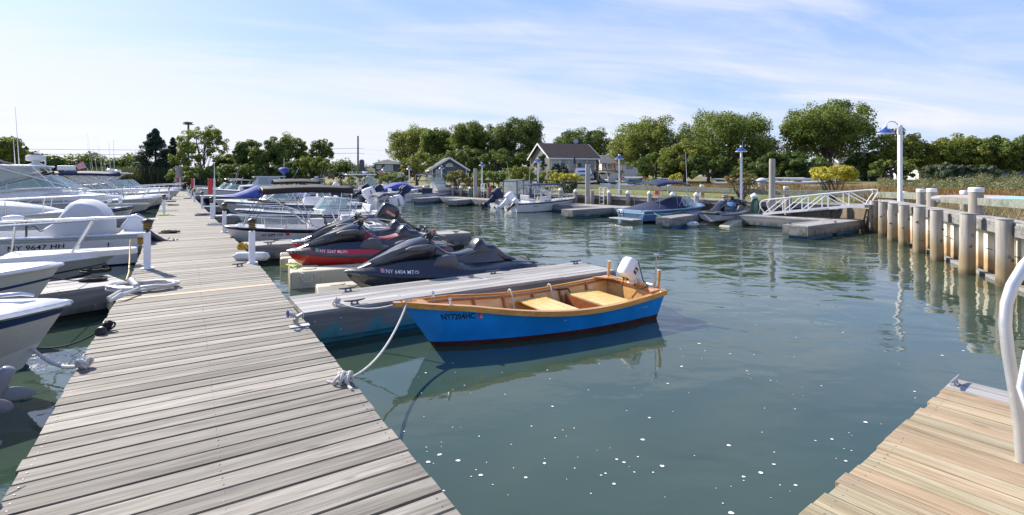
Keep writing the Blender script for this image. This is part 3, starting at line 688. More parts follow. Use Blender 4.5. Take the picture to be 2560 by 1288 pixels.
def outboard(r,x,z,s=1.0,tilt=0,y=0,cowl='white',leg='white',band=None,text=None,bandm='red',yaw=0,prop=True,textm='txtk'):
    m=MB()
    m.loft([ringxy(14,.13*a,.075*b,3,(-.10+o,0),zz_) for a,b,o,zz_ in((1.25,1.3,0,.16),(1.0,1,0,.05),(.75,.7,0,-.2),(.7,.55,-.01,-.45),(.8,.45,-.02,-.62),(.75,.35,-.02,-.74))])
    m.box((-.13,0,-.56),(.36,.20,.018)); m.box((-.10,0,-.62),(.30,.12,.012))
    m.tube([(.12,0,-.76),(.06,0,-.76),(-.05,0,-.76),(-.20,0,-.76),(-.25,0,-.76)],[.006,.04,.055,.05,.04],12)
    m.prism([(.02,-.008,-.76),(-.14,-.008,-.76),(-.16,-.008,-1.0),(-.08,-.008,-.98)],(0,.016,0))
    m.box((.02,0,-.02),(.10,.22,.26)); m.box((.06,0,.10),(.14,.16,.06)); m.tube([(.04,.1,-.12),(-.02,.1,-.3)],.018,6); m.tube([(.04,-.1,-.12),(-.02,-.1,-.3)],.018,6)
    o=m.build('outboard_motor',M[leg],r,smooth=True); o.location=(x,y,z); o.scale=(s,s,s); o.rotation_euler=(0,tilt,yaw)
    c=MB(); c.loft([ringxy(24,a,b,4.2,(-.13+o_,0),zz_) for a,b,o_,zz_ in((.17,.12,0,.12),(.235,.160,-.01,.17),(.262,.178,-.01,.27),(.266,.180,.0,.40),(.258,.172,.012,.52),(.240,.155,.02,.585),(.20,.125,.025,.615),(.10,.06,.03,.625))])
    cw=c.build('cowling',M[cowl],o,smooth=True)
    if band:
        c=MB(); c.loft([ringxy(20,a,b,3.2,(-.13,0),zz_) for a,b,zz_ in((.243,.168,.19),(.247,.172,.215))]); c.build('cowling_band',M['stripe'],o,smooth=True)
        for sg in(1,-1):
            c=MB(); c.grid([[Vector((-.20+.05*q,sg*(.183 if .25<zz_<.45 else .170),zz_)) for q in(0,1)] for zz_ in(.2,.28,.42,.52)]); c.build('cowling_stripe',M[bandm],o,fix=False)
    if text:
        put_text(o,text,lambda uu,vv: Vector((-.17+vv,.187,.22+uu)),.075,textm,fit=.26)
        put_text(o,text,lambda uu,vv: Vector((-.09-vv,-.187,.22+uu)),.075,textm,fit=.26)
    if prop:
        c=MB(); c.tube([(-.25,0,-.76),(-.36,0,-.76),(-.39,0,-.76)],[.04,.035,.01],10)
        for k in range(3):
            a=k*2*PI/3+.5; e=Vector((0,math.cos(a),math.sin(a))); f_=Vector((0,-math.sin(a),math.cos(a))); cc=Vector((-.31,0,-.76))
            pts=[cc+e*.03,cc+e*.09+f_*.05+Vector((.025,0,0)),cc+e*.16+f_*.045+Vector((.02,0,0)),cc+e*.185,cc+e*.15-f_*.05-Vector((.02,0,0)),cc+e*.07-f_*.045-Vector((.025,0,0))]
            c.prism(pts,(.008,0,0))
        c.build('propeller',M['iron'],o,smooth=True)
    return o
def console(r,xc,z,wd=.55,ln=.5,ht=.62,mat='white',seat='white',shield=True,wheel=True,win=False):
    mb=MB(); mb.loft([ringxy(16,ln/2*a,wd/2*a,6,(xc+o,0),zz_) for a,o,zz_ in((1,0,z),(1,-.0,z+ht*.8),(.9,-.03,z+ht))]); o=mb.build('console',M[mat],r,smooth=True)
    if shield:
        g=MB(); g.grid([[Vector((xc+ln*.45,-wd/2*.9,z+ht)),Vector((xc+ln*.3,-wd/2*.85,z+ht+.24))],[Vector((xc+ln*.5,0,z+ht)),Vector((xc+ln*.35,0,z+ht+.28))],[Vector((xc+ln*.45,wd/2*.9,z+ht)),Vector((xc+ln*.3,wd/2*.85,z+ht+.24))]]); g.build('console_screen',M['vinyl'],o,fix=False)
    if wheel:
        mb=MB(); c=Vector((xc-ln*.62,0,z+ht*.9)); pr=[c+Vector((.05*math.sin(a),.16*math.cos(a),.15*math.sin(a))) for a in [2*PI*k/14 for k in range(14)]]; mb.tube(pr,.014,6,closed=True)
        for k in(0,5,9): mb.tube([c,pr[k]],.009,5)
        mb.tube([c,c+V(.16,0,-.06)],.018,6); mb.build('steering_wheel',M['black'],o,smooth=True)
    if win: mb=MB(); [mb.box((xc+q,sg*(wd/2+.001),z+ht*.5),(.14,.008,.2)) for q in(-.1,.1) for sg in(1,-1)]; mb.build('console_hatch',M['dkglass'],o)
    return o
def seatbox(r,xc,z,wd=.7,ln=.4,ht=.38,mat='wplast',back=.28,cush='whca',name='seat'):
    mb=MB(); mb.box((xc,0,z+ht/2),(ln,wd,ht)); o=mb.build(name,M[mat],r,bevel=.03)
    mb=MB(); mb.box((xc,0,z+ht+.04),(ln*.98,wd*.98,.08))
    if back: mb.box((xc-ln*.48,0,z+ht+.04+back/2),(.08,wd*.98,back),Matrix.Rotation(R(-8),3,'Y'))
    mb.build('cushion',M[cush],o,bevel=.025); return o
def fender(r,p,l=.5,rad=.09,horiz=False,mat='whca'):
    mb=MB(); pr=[(.02,-l/2-.03),(.03,-l/2),(rad*.8,-l/2+.05),(rad,-l/2+.12),(rad,l/2-.12),(rad*.8,l/2-.05),(.03,l/2),(.02,l/2+.03)]
    mb.lathe(pr,p,12); return mb.build('fender',M[mat],r,smooth=True)
def side_cleats(r,h,ss=(.1,.5,.9)):
    mb=MB()
    for s_ in ss:
        for sg in(1,-1):
            p=h.gun(s_,sg,.07,.035); mb.tube([p+V(-.07,0,.03),p+V(.07,0,.03)],.009,6); mb.tube([p+V(-.02,0,-.01),p+V(-.02,0,.03)],.009,5); mb.tube([p+V(.02,0,-.01),p+V(.02,0,.03)],.009,5)
    mb.build('deck_cleats',M['steel'],r,smooth=True)
HR=math.atan2(-.50,-.866)+0     # heading of right-row boats (bow towards the dock)
HRR=math.atan2(-.49,-.872)
HL=math.atan2(.54,.842)         # heading of left-row boats (bow towards the dock)
# -------- blue skiff --------
tip=D(992,760,5.87); sc_=(D(1520,690,8.3)+D(1662,727,7.22))/2
dv=Vector((sc_.x-tip.x,sc_.y-tip.y,0)); Ls=dv.length; hd=math.atan2(-dv.y,-dv.x)
SK=root('wooden_skiff','blue wooden skiff with varnished rails and white tilted outboard tied to the dock','boat',(sc_.x,sc_.y,0),hd)
Lr=Ls-.06
def skg(t): return .62*(1+.14*math.sin(PI*min(1,t*1.15)))*max(0,1-t**2.6)**.82
def skc(t): return .49*(1+.12*math.sin(PI*min(1,t*1.15)))*max(0,1-t**2.3)**.9
def skz(t): return .40-.075*math.sin(PI*min(1,t/.8)) *(1 if t<.8 else 0)+ (.165*((t-.3)/.7)**2 if t>.3 else 0)
def skx(t,z): return t*Lr-.44*t**5*(1-(z+.1)/.65)-(0.10*(1-t)**6)*(1-(z+.1)/.5)*-1
def skp(t,q,sg=1,ins=0,zz_=None):
    z0=-.11+.06*t**3; z1=skz(t); z=z0+(z1-z0)*q; y=max(0,skc(t)+(skg(t)-skc(t))*q-ins); return Vector((skx(t,z),sg*y,z))
ts=[i/26 for i in range(25)]+[.955,.98,1.0]
mb=MB()
def zq(t,z): z0=-.11+.06*t**3; return (z-z0)/(skz(t)-z0)
for sg in(1,-1):
    mb.grid([[skp(t,q,sg) for q in(zq(t,.06),.4,.6,.8,1)] for t in ts])
mb.poly([skp(0,zq(0,.06),1),skp(0,1,1),skp(0,1,-1),skp(0,zq(0,.06),-1)])
hullo=mb.build('hull_planking',M['bluep'],SK,smooth=True)
mb=MB()
for sg in(1,-1): mb.grid([[skp(t,0,sg),skp(t,zq(t,.06),sg)] for t in ts])
mb.grid([[skp(t,0,1),skp(t,0,-1)] for t in ts]); mb.poly([skp(0,0,1),skp(0,zq(0,.06),1),skp(0,zq(0,.06),-1),skp(0,0,-1)])
mb.build('bottom_paint',M['maroon'],SK,smooth=True)
mb=MB()
for sg in(1,-1): mb.grid([[skp(t,.16,sg,.022),skp(t,.6,sg,.022),skp(t,.995,sg,.022)] for t in ts[:-1]])
mb.poly([skp(.006,.16,1,.03),skp(.006,1,1,.03),skp(.006,1,-1,.03),skp(.006,.16,-1,.03)])
mb.grid([[Vector((skp(t,.16,1,.02).x,skp(t,.16,1,.02).y,-.035)),Vector((skp(t,.16,1,.02).x,-skp(t,.16,1,.02).y,-.035))] for t in ts[:-1]])
for sg in(1,-1): mb.grid([[Vector((skp(t,.16,sg,.02).x,skp(t,.16,sg,.02).y,-.035)),skp(t,.16,sg,.022)] for t in ts[:-1]])
mb.build('inner_planking',M['ply'],SK,smooth=True,fix=False)
mb=MB()
for sg in(1,-1):
    rr_=[]
    for t in ts:
        p=skp(t,1,sg); n_=Vector((.25*t,sg,0)).normalized(); o=.028
        a=p+n_*o; b=p-n_*.03
        if t>.97: b=Vector((p.x-.1,0,p.z)); 
        rr_.append([a+V(0,0,.012),a+V(0,0,-.05),p+V(0,0,-.055),b+V(0,0,-.0),b+V(0,0,.016)])
    mb.loft(rr_)
tipx=skp(1,1).x
mb.prism([(tipx-.30,.10,skz(.93)+.012),(tipx-.12,.075,skz(.97)+.012),(tipx+.085,.035,skz(1)+.012),(tipx+.10,0,skz(1)+.012),(tipx+.085,-.035,skz(1)+.012),(tipx-.12,-.075,skz(.97)+.012),(tipx-.30,-.10,skz(.93)+.012)],(0,0,-.05))
mb.build('rub_rail',M['varn'],SK,smooth=True)
mb=MB()
for sg in(1,-1):
    for t in(.12,.26,.40,.55,.70):
        a=skp(t,.2,sg,.035); b=skp(t,.96,sg,.035); mb.beam(a,b,.05,.03,up=(1,0,0))
    mb.tube([skp(t,.93,sg,.045) for t in ts[:-3]],.016,6)
mb.box((skx(0,.4)+.03,0,.36),(.035,1.14,.05)); mb.build('frames',M['mahog'],SK)
# transom cap and knees
mb=MB(); mb.box((skx(0,.4)-.01,0,.395),(.05,1.22,.05)); mb.prism([(.05,.58,.40),(.3,.62,.40),(.05,.3,.40)],(0,0,.02)); mb.prism([(.05,-.58,.40),(.3,-.62,.40),(.05,-.3,.40)],(0,0,.02)); mb.build('transom_cap',M['varn'],SK)
def sseat(x0,x1,z,nm='seat'):
    mb=MB(); nb=4
    for k in range(nb):
        a=x0+(x1-x0)*k/nb; b=x0+(x1-x0)*(k+1)/nb-.012; ta=a/Lr; tb=b/Lr; ya=skg(ta)*.93; yb=skg(tb)*.93
        mb.prism([(a,ya,z),(b,yb,z),(b,-yb,z),(a,-ya,z)],(0,0,-.022))
    mb.box(((x0+x1)/2,0,z-.05),(.04,skg((x0+x1)/2/Lr)*1.8,.05)); return mb.build(nm,M['seat'],SK,bevel=.003)
sseat(.34,.86,.235); sseat(1.28,1.76,.24)
mb=MB(); mb.box((.90,0,.12),(.02,1.06,.22)); mb.box((1.25,0,.12),(.02,1.06,.2)); mb.build('seat_riser',M['mahog'],SK)
# registration on port side: reads bow -> stern
def skfn(s0,z0,sg=1,off=.004):
    def fn(u_,v_):
        t=s0-u_/Lr; z=z0+v_; p=skp(t,zq(t,z),sg); return p+Vector((0,sg*off,0))
    return fn
put_text(SK,'NY7204HC',skfn(.905,skz(.86)-.165),.098,fit=.40,bold=.022,name='registration_number')
put_patch(SK,skfn(.785,skz(.8)-.148),.055,.062,'stick','sticker'); put_text(SK,'26',skfn(.781,skz(.8)-.141,off=.007),.040,'txtw',fit=.038,name='sticker_text'); put_text(SK,'2025',skfn(.778,skz(.8)-.107,off=.007),.016,'txtw',fit=.03,name='sticker_text')
mo_=outboard(SK,-.0,.42,.60,R(50),0,'wplast','wplast',yaw=R(8))
mb=MB(); mb.box((-.13,.182,.34),(.16,.008,.12)); mb.box((-.13,-.182,.34),(.16,.008,.12)); mb.box((.138,0,.34),(.008,.16,.12)); mb.build('emblem_plate',M['txtk'],mo_); mb=MB(); mb.box((-.14,.188,.35),(.03,.004,.07)); mb.box((-.12,.188,.325),(.06,.004,.02)); mb.box((.143,.01,.35),(.004,.03,.07)); mb.box((.143,-.01,.325),(.004,.06,.02)); mb.build('emblem_mark',M['txtw'],mo_)
for y,h in((.50,.26),(-.56,.24)):
    mb=MB(); mb.tube([(.03,y,.38),(.0,y,.40+h)],.022,10); rh_=mb.build('rod_holder',M['varn'],SK,smooth=True)
    mb=MB(); mb.tube([(.0,y,.40+h),(-.003,y,.42+h)],.028,10); mb.build('rim',M['wplast'],rh_,smooth=True)
mb=MB(); mb.tube([(.02,.42,.38),(-.02,.42,.75),(-.02,.42,.86)],.010,8); mb.lathe([(.03,0),(.034,.012),(.03,.03),(.01,.04)],(-.02,.42,.86),10); mb.build('stern_light',M['steel'],SK,smooth=True)
mb=MB()
mb.tube([(-.02,.06,.74),(.10,.22,.66),(.12,.30,.50),(.10,.38,.43),(.3,.42,.42)],.008,6); mb.tube([(-.05,-.05,.7),(.12,-.1,.5),(.12,-.14,.3)],.007,6); mb.build('control_cable',M['black'],SK,smooth=True)
mb=MB(); mb.box((-.015,0,.34),(.05,.34,.26)); mb.build('motor_plate',M['alu'],SK,bevel=.005)
mb=MB()
for t in(.90,.885):pass
for t,sg in((.865,1),(.875,-1),(.02,1)):
    p=skp(t,1,sg)+V(0,-sg*.02,.015); mb.lathe([(.022,0),(.018,.02),(.014,.045),(.022,.055),(.016,.07),(.001,.074)],p,10)
p=Vector((tipx-.1,0,skz(.97)+.014)); mb.tube([p+V(-.07,0,.03),p+V(.07,0,.03)],.009,6); mb.tube([p+V(.02,0,0),p+V(.02,0,.03)],.01,6); mb.tube([p+V(-.02,0,0),p+V(-.02,0,.03)],.01,6)
mb.build('deck_fittings',M['steel'],SK,smooth=True)
for xx in(1.86,1.12):
    mb=MB(); p=skp(xx/Lr,1,-1); mb.tube([p+V(0,0,-.25)+V(0,.16,0),p+V(0,.09,-.02),p+V(0,.06,.045),p+V(0,.01,.055),p+V(0,-.02,.02)],.011,7); mb.build('seat_rope',M['rope'],SK,smooth=True)
mb=MB(); mb.tube([skp(.30,1,-1)+V(0,.05,-.02),skp(.26,.9,-1,.06),skp(.22,.88,-1,.06),skp(.2,.4,-1,.1),Vector((.66,-.3,.12))],.012,6); mb.build('fuel_hose',M['black'],SK,smooth=True)
SKm=SK.matrix_basis
# mooring lines of the skiff
bowp=SKm@Vector((tipx-.08,0,skz(.98)+.03))
def lineobj(label,pts,r=.010,mat='rope',knots=(),name='mooring_line',cat='rope'):
    mb=MB(); mb.tube(pts,r,7)
    for i,kp in enumerate(knots): knot(mb,kp,.05 if r<.02 else .07,6,i+int(kp[0]*7)%50,r*1.05)
    o=mb.build(name,M[mat],None,origin=pts[0],smooth=True); return tag(o,label,cat)
pk=W(868,948,DZ+.03)
lineobj('white bow line from the blue skiff drooping to the knotted cleat at the dock edge',[bowp]+catenary(bowp+V(.0,-.02,-.03),pk,.16)[1:],.011,knots=(pk,pk+V(-.05,0,0)))
mb=MB(); mb.tube([pk,pk+V(-.10,-.02,-.02),pk+V(-.16,.02,-.025)],.012,6); mb.tube([pk,pk+V(.04,-.09,-.02),pk+V(.08,-.14,-.02)],.012,6); tag(mb.build('rope_tail',M['rope'],None,origin=pk,smooth=True),'frayed white rope ends lying beside the knotted cleat at the dock edge','rope')
pk2=W(842,757,DZ+.04)
lineobj('second white line from the skiff bow to the cleat on the near finger pier',[bowp]+catenary(bowp,pk2,.09)[1:],.010,knots=(pk2,))
# ---------------- personal watercraft ----------------
def pwc(label,tip,heading,hullm,deckm,reg,seatm='pwcblk',L=3.2,accent='pwcgr',zb=.12,sticker='stickp',regs=1.0,lift=0,brand=None):
    s=place(tip,heading,L); r=root('personal_watercraft',label,'watercraft',(s.x,s.y,lift),heading)
    S=[0,.04,.12,.25,.4,.55,.68,.8,.88,.94,.98,1.0]
    wd=[.50,.54,.57,.59,.595,.58,.53,.43,.32,.21,.11,.03]
    ze=[.34,.34,.34,.34,.345,.355,.37,.395,.42,.44,.455,.46]      # bumper line
    def lerp(a,x):
        for i in range(len(S)-1):
            if x<=S[i+1]: k=(x-S[i])/(S[i+1]-S[i]); return a[i]+(a[i+1]-a[i])*k
        return a[-1]
    zk=[.02,.0,-.02,-.03,-.03,-.02,.0,.05,.11,.19,.29,.38]
    mb=MB(); rings=[]
    for i,x in enumerate(S):
        w_=wd[i]; X=x*L-(.0 if i<8 else 0); k=zk[i]+zb-.1; e=ze[i]; ch=k+(e-k)*.45
        rings.append([Vector((X,-w_,e)),Vector((X,-w_*.93,ch+.06)),Vector((X,-w_*.78,ch-.03)),Vector((X,-w_*.35,k+.05)),Vector((X,0,k)),Vector((X,w_*.35,k+.05)),Vector((X,w_*.78,ch-.03)),Vector((X,w_*.93,ch+.06)),Vector((X,w_,e))])
    mb.grid(rings); mb.poly(rings[0]); mb.build('hull',M[hullm],r,smooth=True)
    mb=MB()
    mb.loft([[p+V(0,-.012,-.03),p+V(0,-.03,0),p+V(0,-.012,.035),p+V(0,.02,.03),p+V(0,.02,-.03)] for p in [Vector((x*L,-lerp(wd,x),lerp(ze,x))) for x in S]]+[[p+V(0,.012,-.03),p+V(0,.03,0),p+V(0,.012,.035),p+V(0,-.02,.03),p+V(0,-.02,-.03)] for p in [Vector((x*L,lerp(wd,x),lerp(ze,x))) for x in S[::-1]]])
    mb.build('bumper',M[accent if hullm!='pwcblk' else 'pwcblk'],r,smooth=True)
    # side deck: from bumper up to the shoulder line
    SX=[0,.04,.12,.2,.3,.4,.5,.6,.7,.8,.88,.94,.98,1.0]
    sh=[.40,.44,.45,.47,.49,.50,.56,.62,.62,.58,.54,.505,.48,.465]; shw=[.44,.48,.48,.42,.36,.34,.40,.42,.38,.30,.22,.14,.07,.02]
    mb=MB(); rows=[]
    for i,x in enumerate(SX):
        w_=lerp(wd,x); e=lerp(ze,x)+.015
        rows.append([Vector((x*L,-w_,e)),Vector((x*L,-w_*.90,e+(sh[i]-e)*.45)),Vector((x*L,-shw[i],sh[i])),Vector((x*L,0,sh[i]+.03)),Vector((x*L,shw[i],sh[i])),Vector((x*L,w_*.90,e+(sh[i]-e)*.45)),Vector((x*L,w_,e))])
    lo=MB(); lo.grid([q[:2] for q in rows]); lo.grid([q[-2:] for q in rows]); lo.build('side_band',M[deckm],r,smooth=True)
    mb.grid([q[1:-1] for q in rows]); mb.poly(rows[0]); mb.build('side_deck',M['pwcblk'],r,smooth=True)
    mb=MB(); mb.loft([ringyz(14,x*L,w_,z0,z1,2.4) for x,w_,z0,z1 in((1.012,.02,.44,.48),(.99,.11,.41,.505),(.965,.175,.40,.515),(.945,.21,.41,.51))]); mb.build('nose_cap',M['silver' if hullm!='pwcblk' else 'pwcgr'],r,smooth=True)

    # hood / front cowl
    T=[(.965,.04,.47,.50),(.93,.12,.48,.545),(.88,.19,.50,.62),(.82,.25,.52,.71),(.75,.30,.55,.82),(.68,.32,.56,.91),(.62,.31,.56,.955),(.575,.24,.56,.93),(.55,.16,.56,.86)]
    mb=MB(); mb.loft([ringyz(18,x*L,w_,z0,z1,2.6) for x,w_,z0,z1 in T]); hd_=mb.build('hood',M['pwcblk'],r,smooth=True)
    for sg in(1,-1):
        mb=MB(); mb.prism([(.90*L,sg*.12,.595),(.80*L,sg*.235,.735),(.68*L,sg*.29,.855),(.60*L,sg*.27,.90),(.66*L,sg*.325,.79),(.78*L,sg*.30,.665),(.87*L,sg*.21,.575)],(0,0,.028)); mb.build('hood_trim',M['pwcgr'],r,bevel=.006)
        mb=MB(); mb.prism([(.56*L,sg*.21,.62),(.50*L,sg*.20,.52),(.42*L,sg*.31,.50),(.30*L,sg*.34,.50),(.18*L,sg*.30,.505),(.24*L,sg*.23,.66),(.33*L,sg*.24,.70),(.42*L,sg*.205,.61),(.50*L,sg*.20,.66)],(0,sg*.012,0)); mb.build('body_panel',M['pwcgr'],r,bevel=.004)
        mb=MB(); mb.loft([ringyz(12,x*L,b,z-c_,z+c_,2.4,sg*.40) for x,b,c_,z in((.735,.02,.02,.80),(.71,.07,.045,.81),(.66,.085,.055,.82),(.615,.07,.05,.825),(.60,.02,.02,.825))]); mb.build('mirror',M['pwcgr'],r,smooth=True)
        mb=MB(); mb.loft([ringyz(12,x*L,.07,z0,z1,3,sg*y) for x,y,z0,z1 in((.60,.42,.50,.56),(.575,.44,.44,.66),(.53,.455,.40,.70),(.48,.46,.36,.68),(.455,.44,.36,.50))]); mb.build('knee_panel',M['pwcgr'],r,smooth=True)
    # centre body + saddle
    B=[(.60,.20,.50,.88),(.54,.20,.48,.80),(.50,.19,.46,.70),(.46,.185,.44,.655),(.42,.20,.44,.655),(.38,.22,.44,.675),(.35,.235,.44,.70),(.33,.24,.44,.735)]
    mb=MB(); mb.loft([ringyz(16,x*L,w_,z0,z1,3.2) for x,w_,z0,z1 in B]); mb.build('front_saddle',M[seatm],r,smooth=True)
    B=[(.345,.20,.44,.74),(.33,.215,.44,.83),(.31,.215,.44,.885),(.29,.205,.44,.885),(.27,.20,.44,.80),(.245,.20,.44,.775),(.215,.19,.44,.77),(.20,.17,.44,.73),(.155,.20,.44,.60),(.10,.24,.44,.52)]
    mb=MB(); mb.loft([ringyz(16,x*L,w_,z0,z1,3) for x,w_,z0,z1 in B]); mb.build('rear_saddle',M['pwcblk'],r,smooth=True)
    mb=MB(); mb.loft([ringyz(14,x*L,w_,.40,z1,4) for x,w_,z1 in((.13,.30,.50),(.06,.36,.475),(.0,.36,.455),(-.03,.30,.42))]); mb.build('rear_platform',M['pwcgr'],r,smooth=True)
    # handlebar
    hx=.565*L; mb=MB(); mb.tube([(hx+.12,0,.84),(hx,0,.99)],[.07,.05],10)
    mb.tube([(hx-.12,.36,.98),(hx-.03,.22,1.0),(hx,.08,1.01),(hx,-.08,1.01),(hx-.03,-.22,1.0),(hx-.12,-.36,.98)],.017,8)
    mb.box((hx,0,1.02),(.10,.17,.05)); hb=mb.build('handlebar',M['black'],r,smooth=True)
    mb=MB()
    for sg in(1,-1): mb.tube([(hx-.05,sg*.24,.99),(hx-.13,sg*.38,.975)],.024,8); mb.box((hx+.03,sg*.2,1.02),(.05,.06,.05))
    mb.build('grip',M['pwcgr'],hb,smooth=True)
    mb=MB(); mb.box((hx-.03,.0,1.05),(.05,.05,.02)); mb.tube([(hx-.02,.03,1.05),(hx-.14,.08,.93),(hx-.08,.2,.95)],.008,6); mb.build('safety_lanyard',M['red'],hb,smooth=True)
    mb=MB(); mb.loft([ringyz(8,x*L,.02,z-.02,z+.02,2,0) for x,z in((.62,.955),(.59,1.0),(.575,1.0))]); mb.build('gauge_pod',M['pwcgr'],r)
    for sg in(1,-1):
        def fn(u_,v_,sg=sg):
            x=(.83-u_/L) if sg>0 else (.83-.30/L+u_/L*1); w_=lerp(wd,x); e=lerp(ze,x)+.015; k=(v_+.035)/.12; 
            i=max(0,min(len(SX)-2,[j for j in range(len(SX)) if SX[j]<=x][-1])); kk=(x-SX[i])/(SX[i+1]-SX[i]); h_=sh[i]+(sh[i+1]-sh[i])*kk; sw=shw[i]+(shw[i+1]-shw[i])*kk
            z1=e+(h_-e)*.45; y1=w_*.90
            z=e+v_+.035
            if z<z1: y=w_+(y1-w_)*(z-e)/(z1-e)
            else: y=y1+(sw-y1)*(z-z1)/(h_-z1)
            return Vector((x*L,sg*(y+.013),z+.002))
        if reg and sg>0:
            put_text(r,reg,fn,.082*regs,'txtw',fit=.42,bold=.002,name='registration_number'); put_patch(r,lambda a,b:fn(a-.075,b),.055,.06,sticker)
            mb=MB(); c=fn(.46,.03); mb.tube([fn(.46+.032*math.cos(q),.03+.022*math.sin(q)) for q in [2*PI*k/14 for k in range(14)]],.003,5,closed=True); mb.tube([fn(.435,.03),fn(.46,.045),fn(.485,.025)],.003,5); mb.build('round_emblem',M['txtw'],r)
        if reg and sg<0: put_text(r,reg,fn,.075*regs,'txtw',fit=.40,bold=.01,name='registration_number')
    if brand: 
        put_text(r,brand,lambda a,b:Vector((.90*L-a,.215+a*.25,.60+a*.30+b*.75)),.05,'silver',fit=.30)
    mb=MB(); mb.tube([(.02,.0,.46),(.02,.1,.52),(.06,.16,.5)],.012,6); mb.tube([(.03,-.2,.47),(.03,.2,.47)],.012,6); mb.build('grab_handle',M['black'],r,smooth=True)
    return r
ph=math.atan2(-.42,-.907)
tB=D(868,685,8.2); tR=D(722,628,10.0); tR2=D(735,602,11.4)
PWZ=.03
pwc('black personal watercraft with white registration NY 6404 MT on a beige float',tB,ph,'pwcblk','pwcblk','NY 6404 MT','pwcblk',lift=PWZ)
pwc('red and black personal watercraft with red seat marked NY 5267 MU',tR,ph,'pwcorg','pwcred','NY 5267 MU','seatred',lift=PWZ+.06,sticker='stickg',brand='SEA-DOO')
pwc('second red and black personal watercraft mostly hidden behind the nearer red one',tR2,ph,'pwcorg','pwcred','','pwcblk',lift=PWZ+.06)
# beige drive-on floats
def float_dock(label,p0,heading,L,wd,z=.30,group='beige drive-on floats'):
    r=root('drive_on_float',label,'float',(p0.x,p0.y,0),heading,group)     # origin at the dock-side end centre, +x away from the dock
    n=3; 
    for sg in(1,-1):
        mb=MB(); ln=L/n
        for k in range(n):
            x0=k*ln+.02; x1=(k+1)*ln-.02
            za=z if k<n-1 else z; zb_=z if k<n-1 else .03
            y0,y1=sorted((sg*wd/2,sg*wd*.20))
            mb.loft([[Vector((x,y0,-.2)),Vector((x,y0,zt)),Vector((x,y1-(0 if sg<0 else 0),zt if sg<0 else zt)),Vector((x,y1,-.2))] for x,zt in((x0,za),((x0+x1)/2,(za+zb_)/2+(.04 if k==n-1 else 0)),(x1,zb_))])
        mb.build('float_arm',M['tan'],r,bevel=.03)
    mb=MB(); mb.loft([[Vector((x,-wd*.19,-.2)),Vector((x,-wd*.19,zt+.02)),Vector((x,0,zt-.08)),Vector((x,wd*.19,zt+.02)),Vector((x,wd*.19,-.2))] for x,zt in((.02,z),(.5,z),(.8,.14),(L*.7,.10),(L,-.02))]); mb.build('centre_channel',M['tan'],r,bevel=.01)
    mb=MB()
    for sg in(1,-1):
        for k in range(1,n*2):
            x=k*L/n/2; mb.box((x,sg*wd/2,.05),(.06,.02,z*.9))
    mb.build('side_ribs',M['tan'],r,bevel=.006)
    for sg in(1,-1):
        for k in range(2): mb=MB(); mb.lathe([(.13,0),(.13,.012),(.10,.016)],(.35+k*.8,sg*wd*.34,z),14,sy=.8); mb.build('access_lid',M['tan'],r,smooth=True)
    return r
ud=Vector((-math.cos(ph),-math.sin(ph),0)); un=Vector((-ud.y,ud.x,0))
def fstart(tip,back,k=0): p=Vector((tip.x,tip.y,0))-ud*back; return p
float_dock('beige drive-on float under the black watercraft, nearest the camera',Vector((tB.x,tB.y,0))-ud*.46+un*.0,math.atan2(ud.y,ud.x),3.3,1.15,.22)
float_dock('beige drive-on float under the nearer red watercraft with a loose rope on it',Vector((tR.x,tR.y,0))-ud*.02-un*.15,math.atan2(ud.y,ud.x),3.4,1.65,.30)
float_dock('beige drive-on float end behind the nearer red watercraft',Vector((tR2.x,tR2.y,0))-ud*.30,math.atan2(ud.y,ud.x),3.4,.95,.27)
p=W(820,705,.32); 
lineobj('grey rope loop hanging on the side of the beige float by the red watercraft',[W(748,680,.31),W(760,684,.31),W(752,694,.2),W(762,705,.13),W(775,706,.12),W(784,698,.18),W(786,683,.31)],.012,'rope')
lineobj('tangled lime green rope lying on the beige float',[W(700,668,.33),W(718,664,.33),W(738,667,.34),W(745,661,.33),W(728,658,.33),W(716,662,.34),W(735,668,.34),W(752,663,.33)],.014,'ropely')
# ---------------- right row of boats, bows to the dock ----------------
# R1: open whaler-type boat NY 6099 UW
h=Hull(4.6,1.75,.50,.70,.42,k=3.4,e=.6,cr=.86,sp=2.2)
r=new_boat('open white boat NY 6099 UW with black bimini top and tilted black outboard',D(562,570,13.5),HR,h,stripe=(.82,.93),hullm='white',botm='cream',floor=.18,sd=.80,railm='stripe')
r1=r
console(r,2.35,.18,.55,.42,.62); bow_rail(r,h,.50,.27,4,.07,-.05,.013)
seatbox(r,1.75,.18,.8,.4,.36); seatbox(r,.75,.18,1.15,.40,.34,back=0)
canopy(r,1.45,3.75,1.40,1.70,'blkca',.05,.05,[(1.6,.55,.0),(1.6,.55,.3),(2.5,.62,.65),(2.5,.62,1.0)],val=.13)
mb=MB()
for sg in(1,-1): mb.tube([(1.48,sg*.70,1.55),(.75,sg*.80,.56)],.008,5); mb.tube([(3.72,sg*.70,1.55),(4.2,sg*.45,.70)],.008,5); mb.tube([(3.6,sg*.70,1.55),(4.0,sg*.55,.68)],.007,5)
mb.build('bimini_strap',M['black'],r)
outboard(r,-.03,.52,1.15,R(58),0,'blackg','blackg',band=True,text='MERCURY',textm='txtw')
put_text(r,'NY 6099 UW',lambda a,b:h.side(.83-a/4.6,.42+b,1,.008),.11,'txtk',fit=.55,shear=.2,name='registration_number',bold=.01)
put_patch(r,lambda a,b:h.side(.83-.13-a/4.6,.43+b,1,.008),.09,.085,'stick')
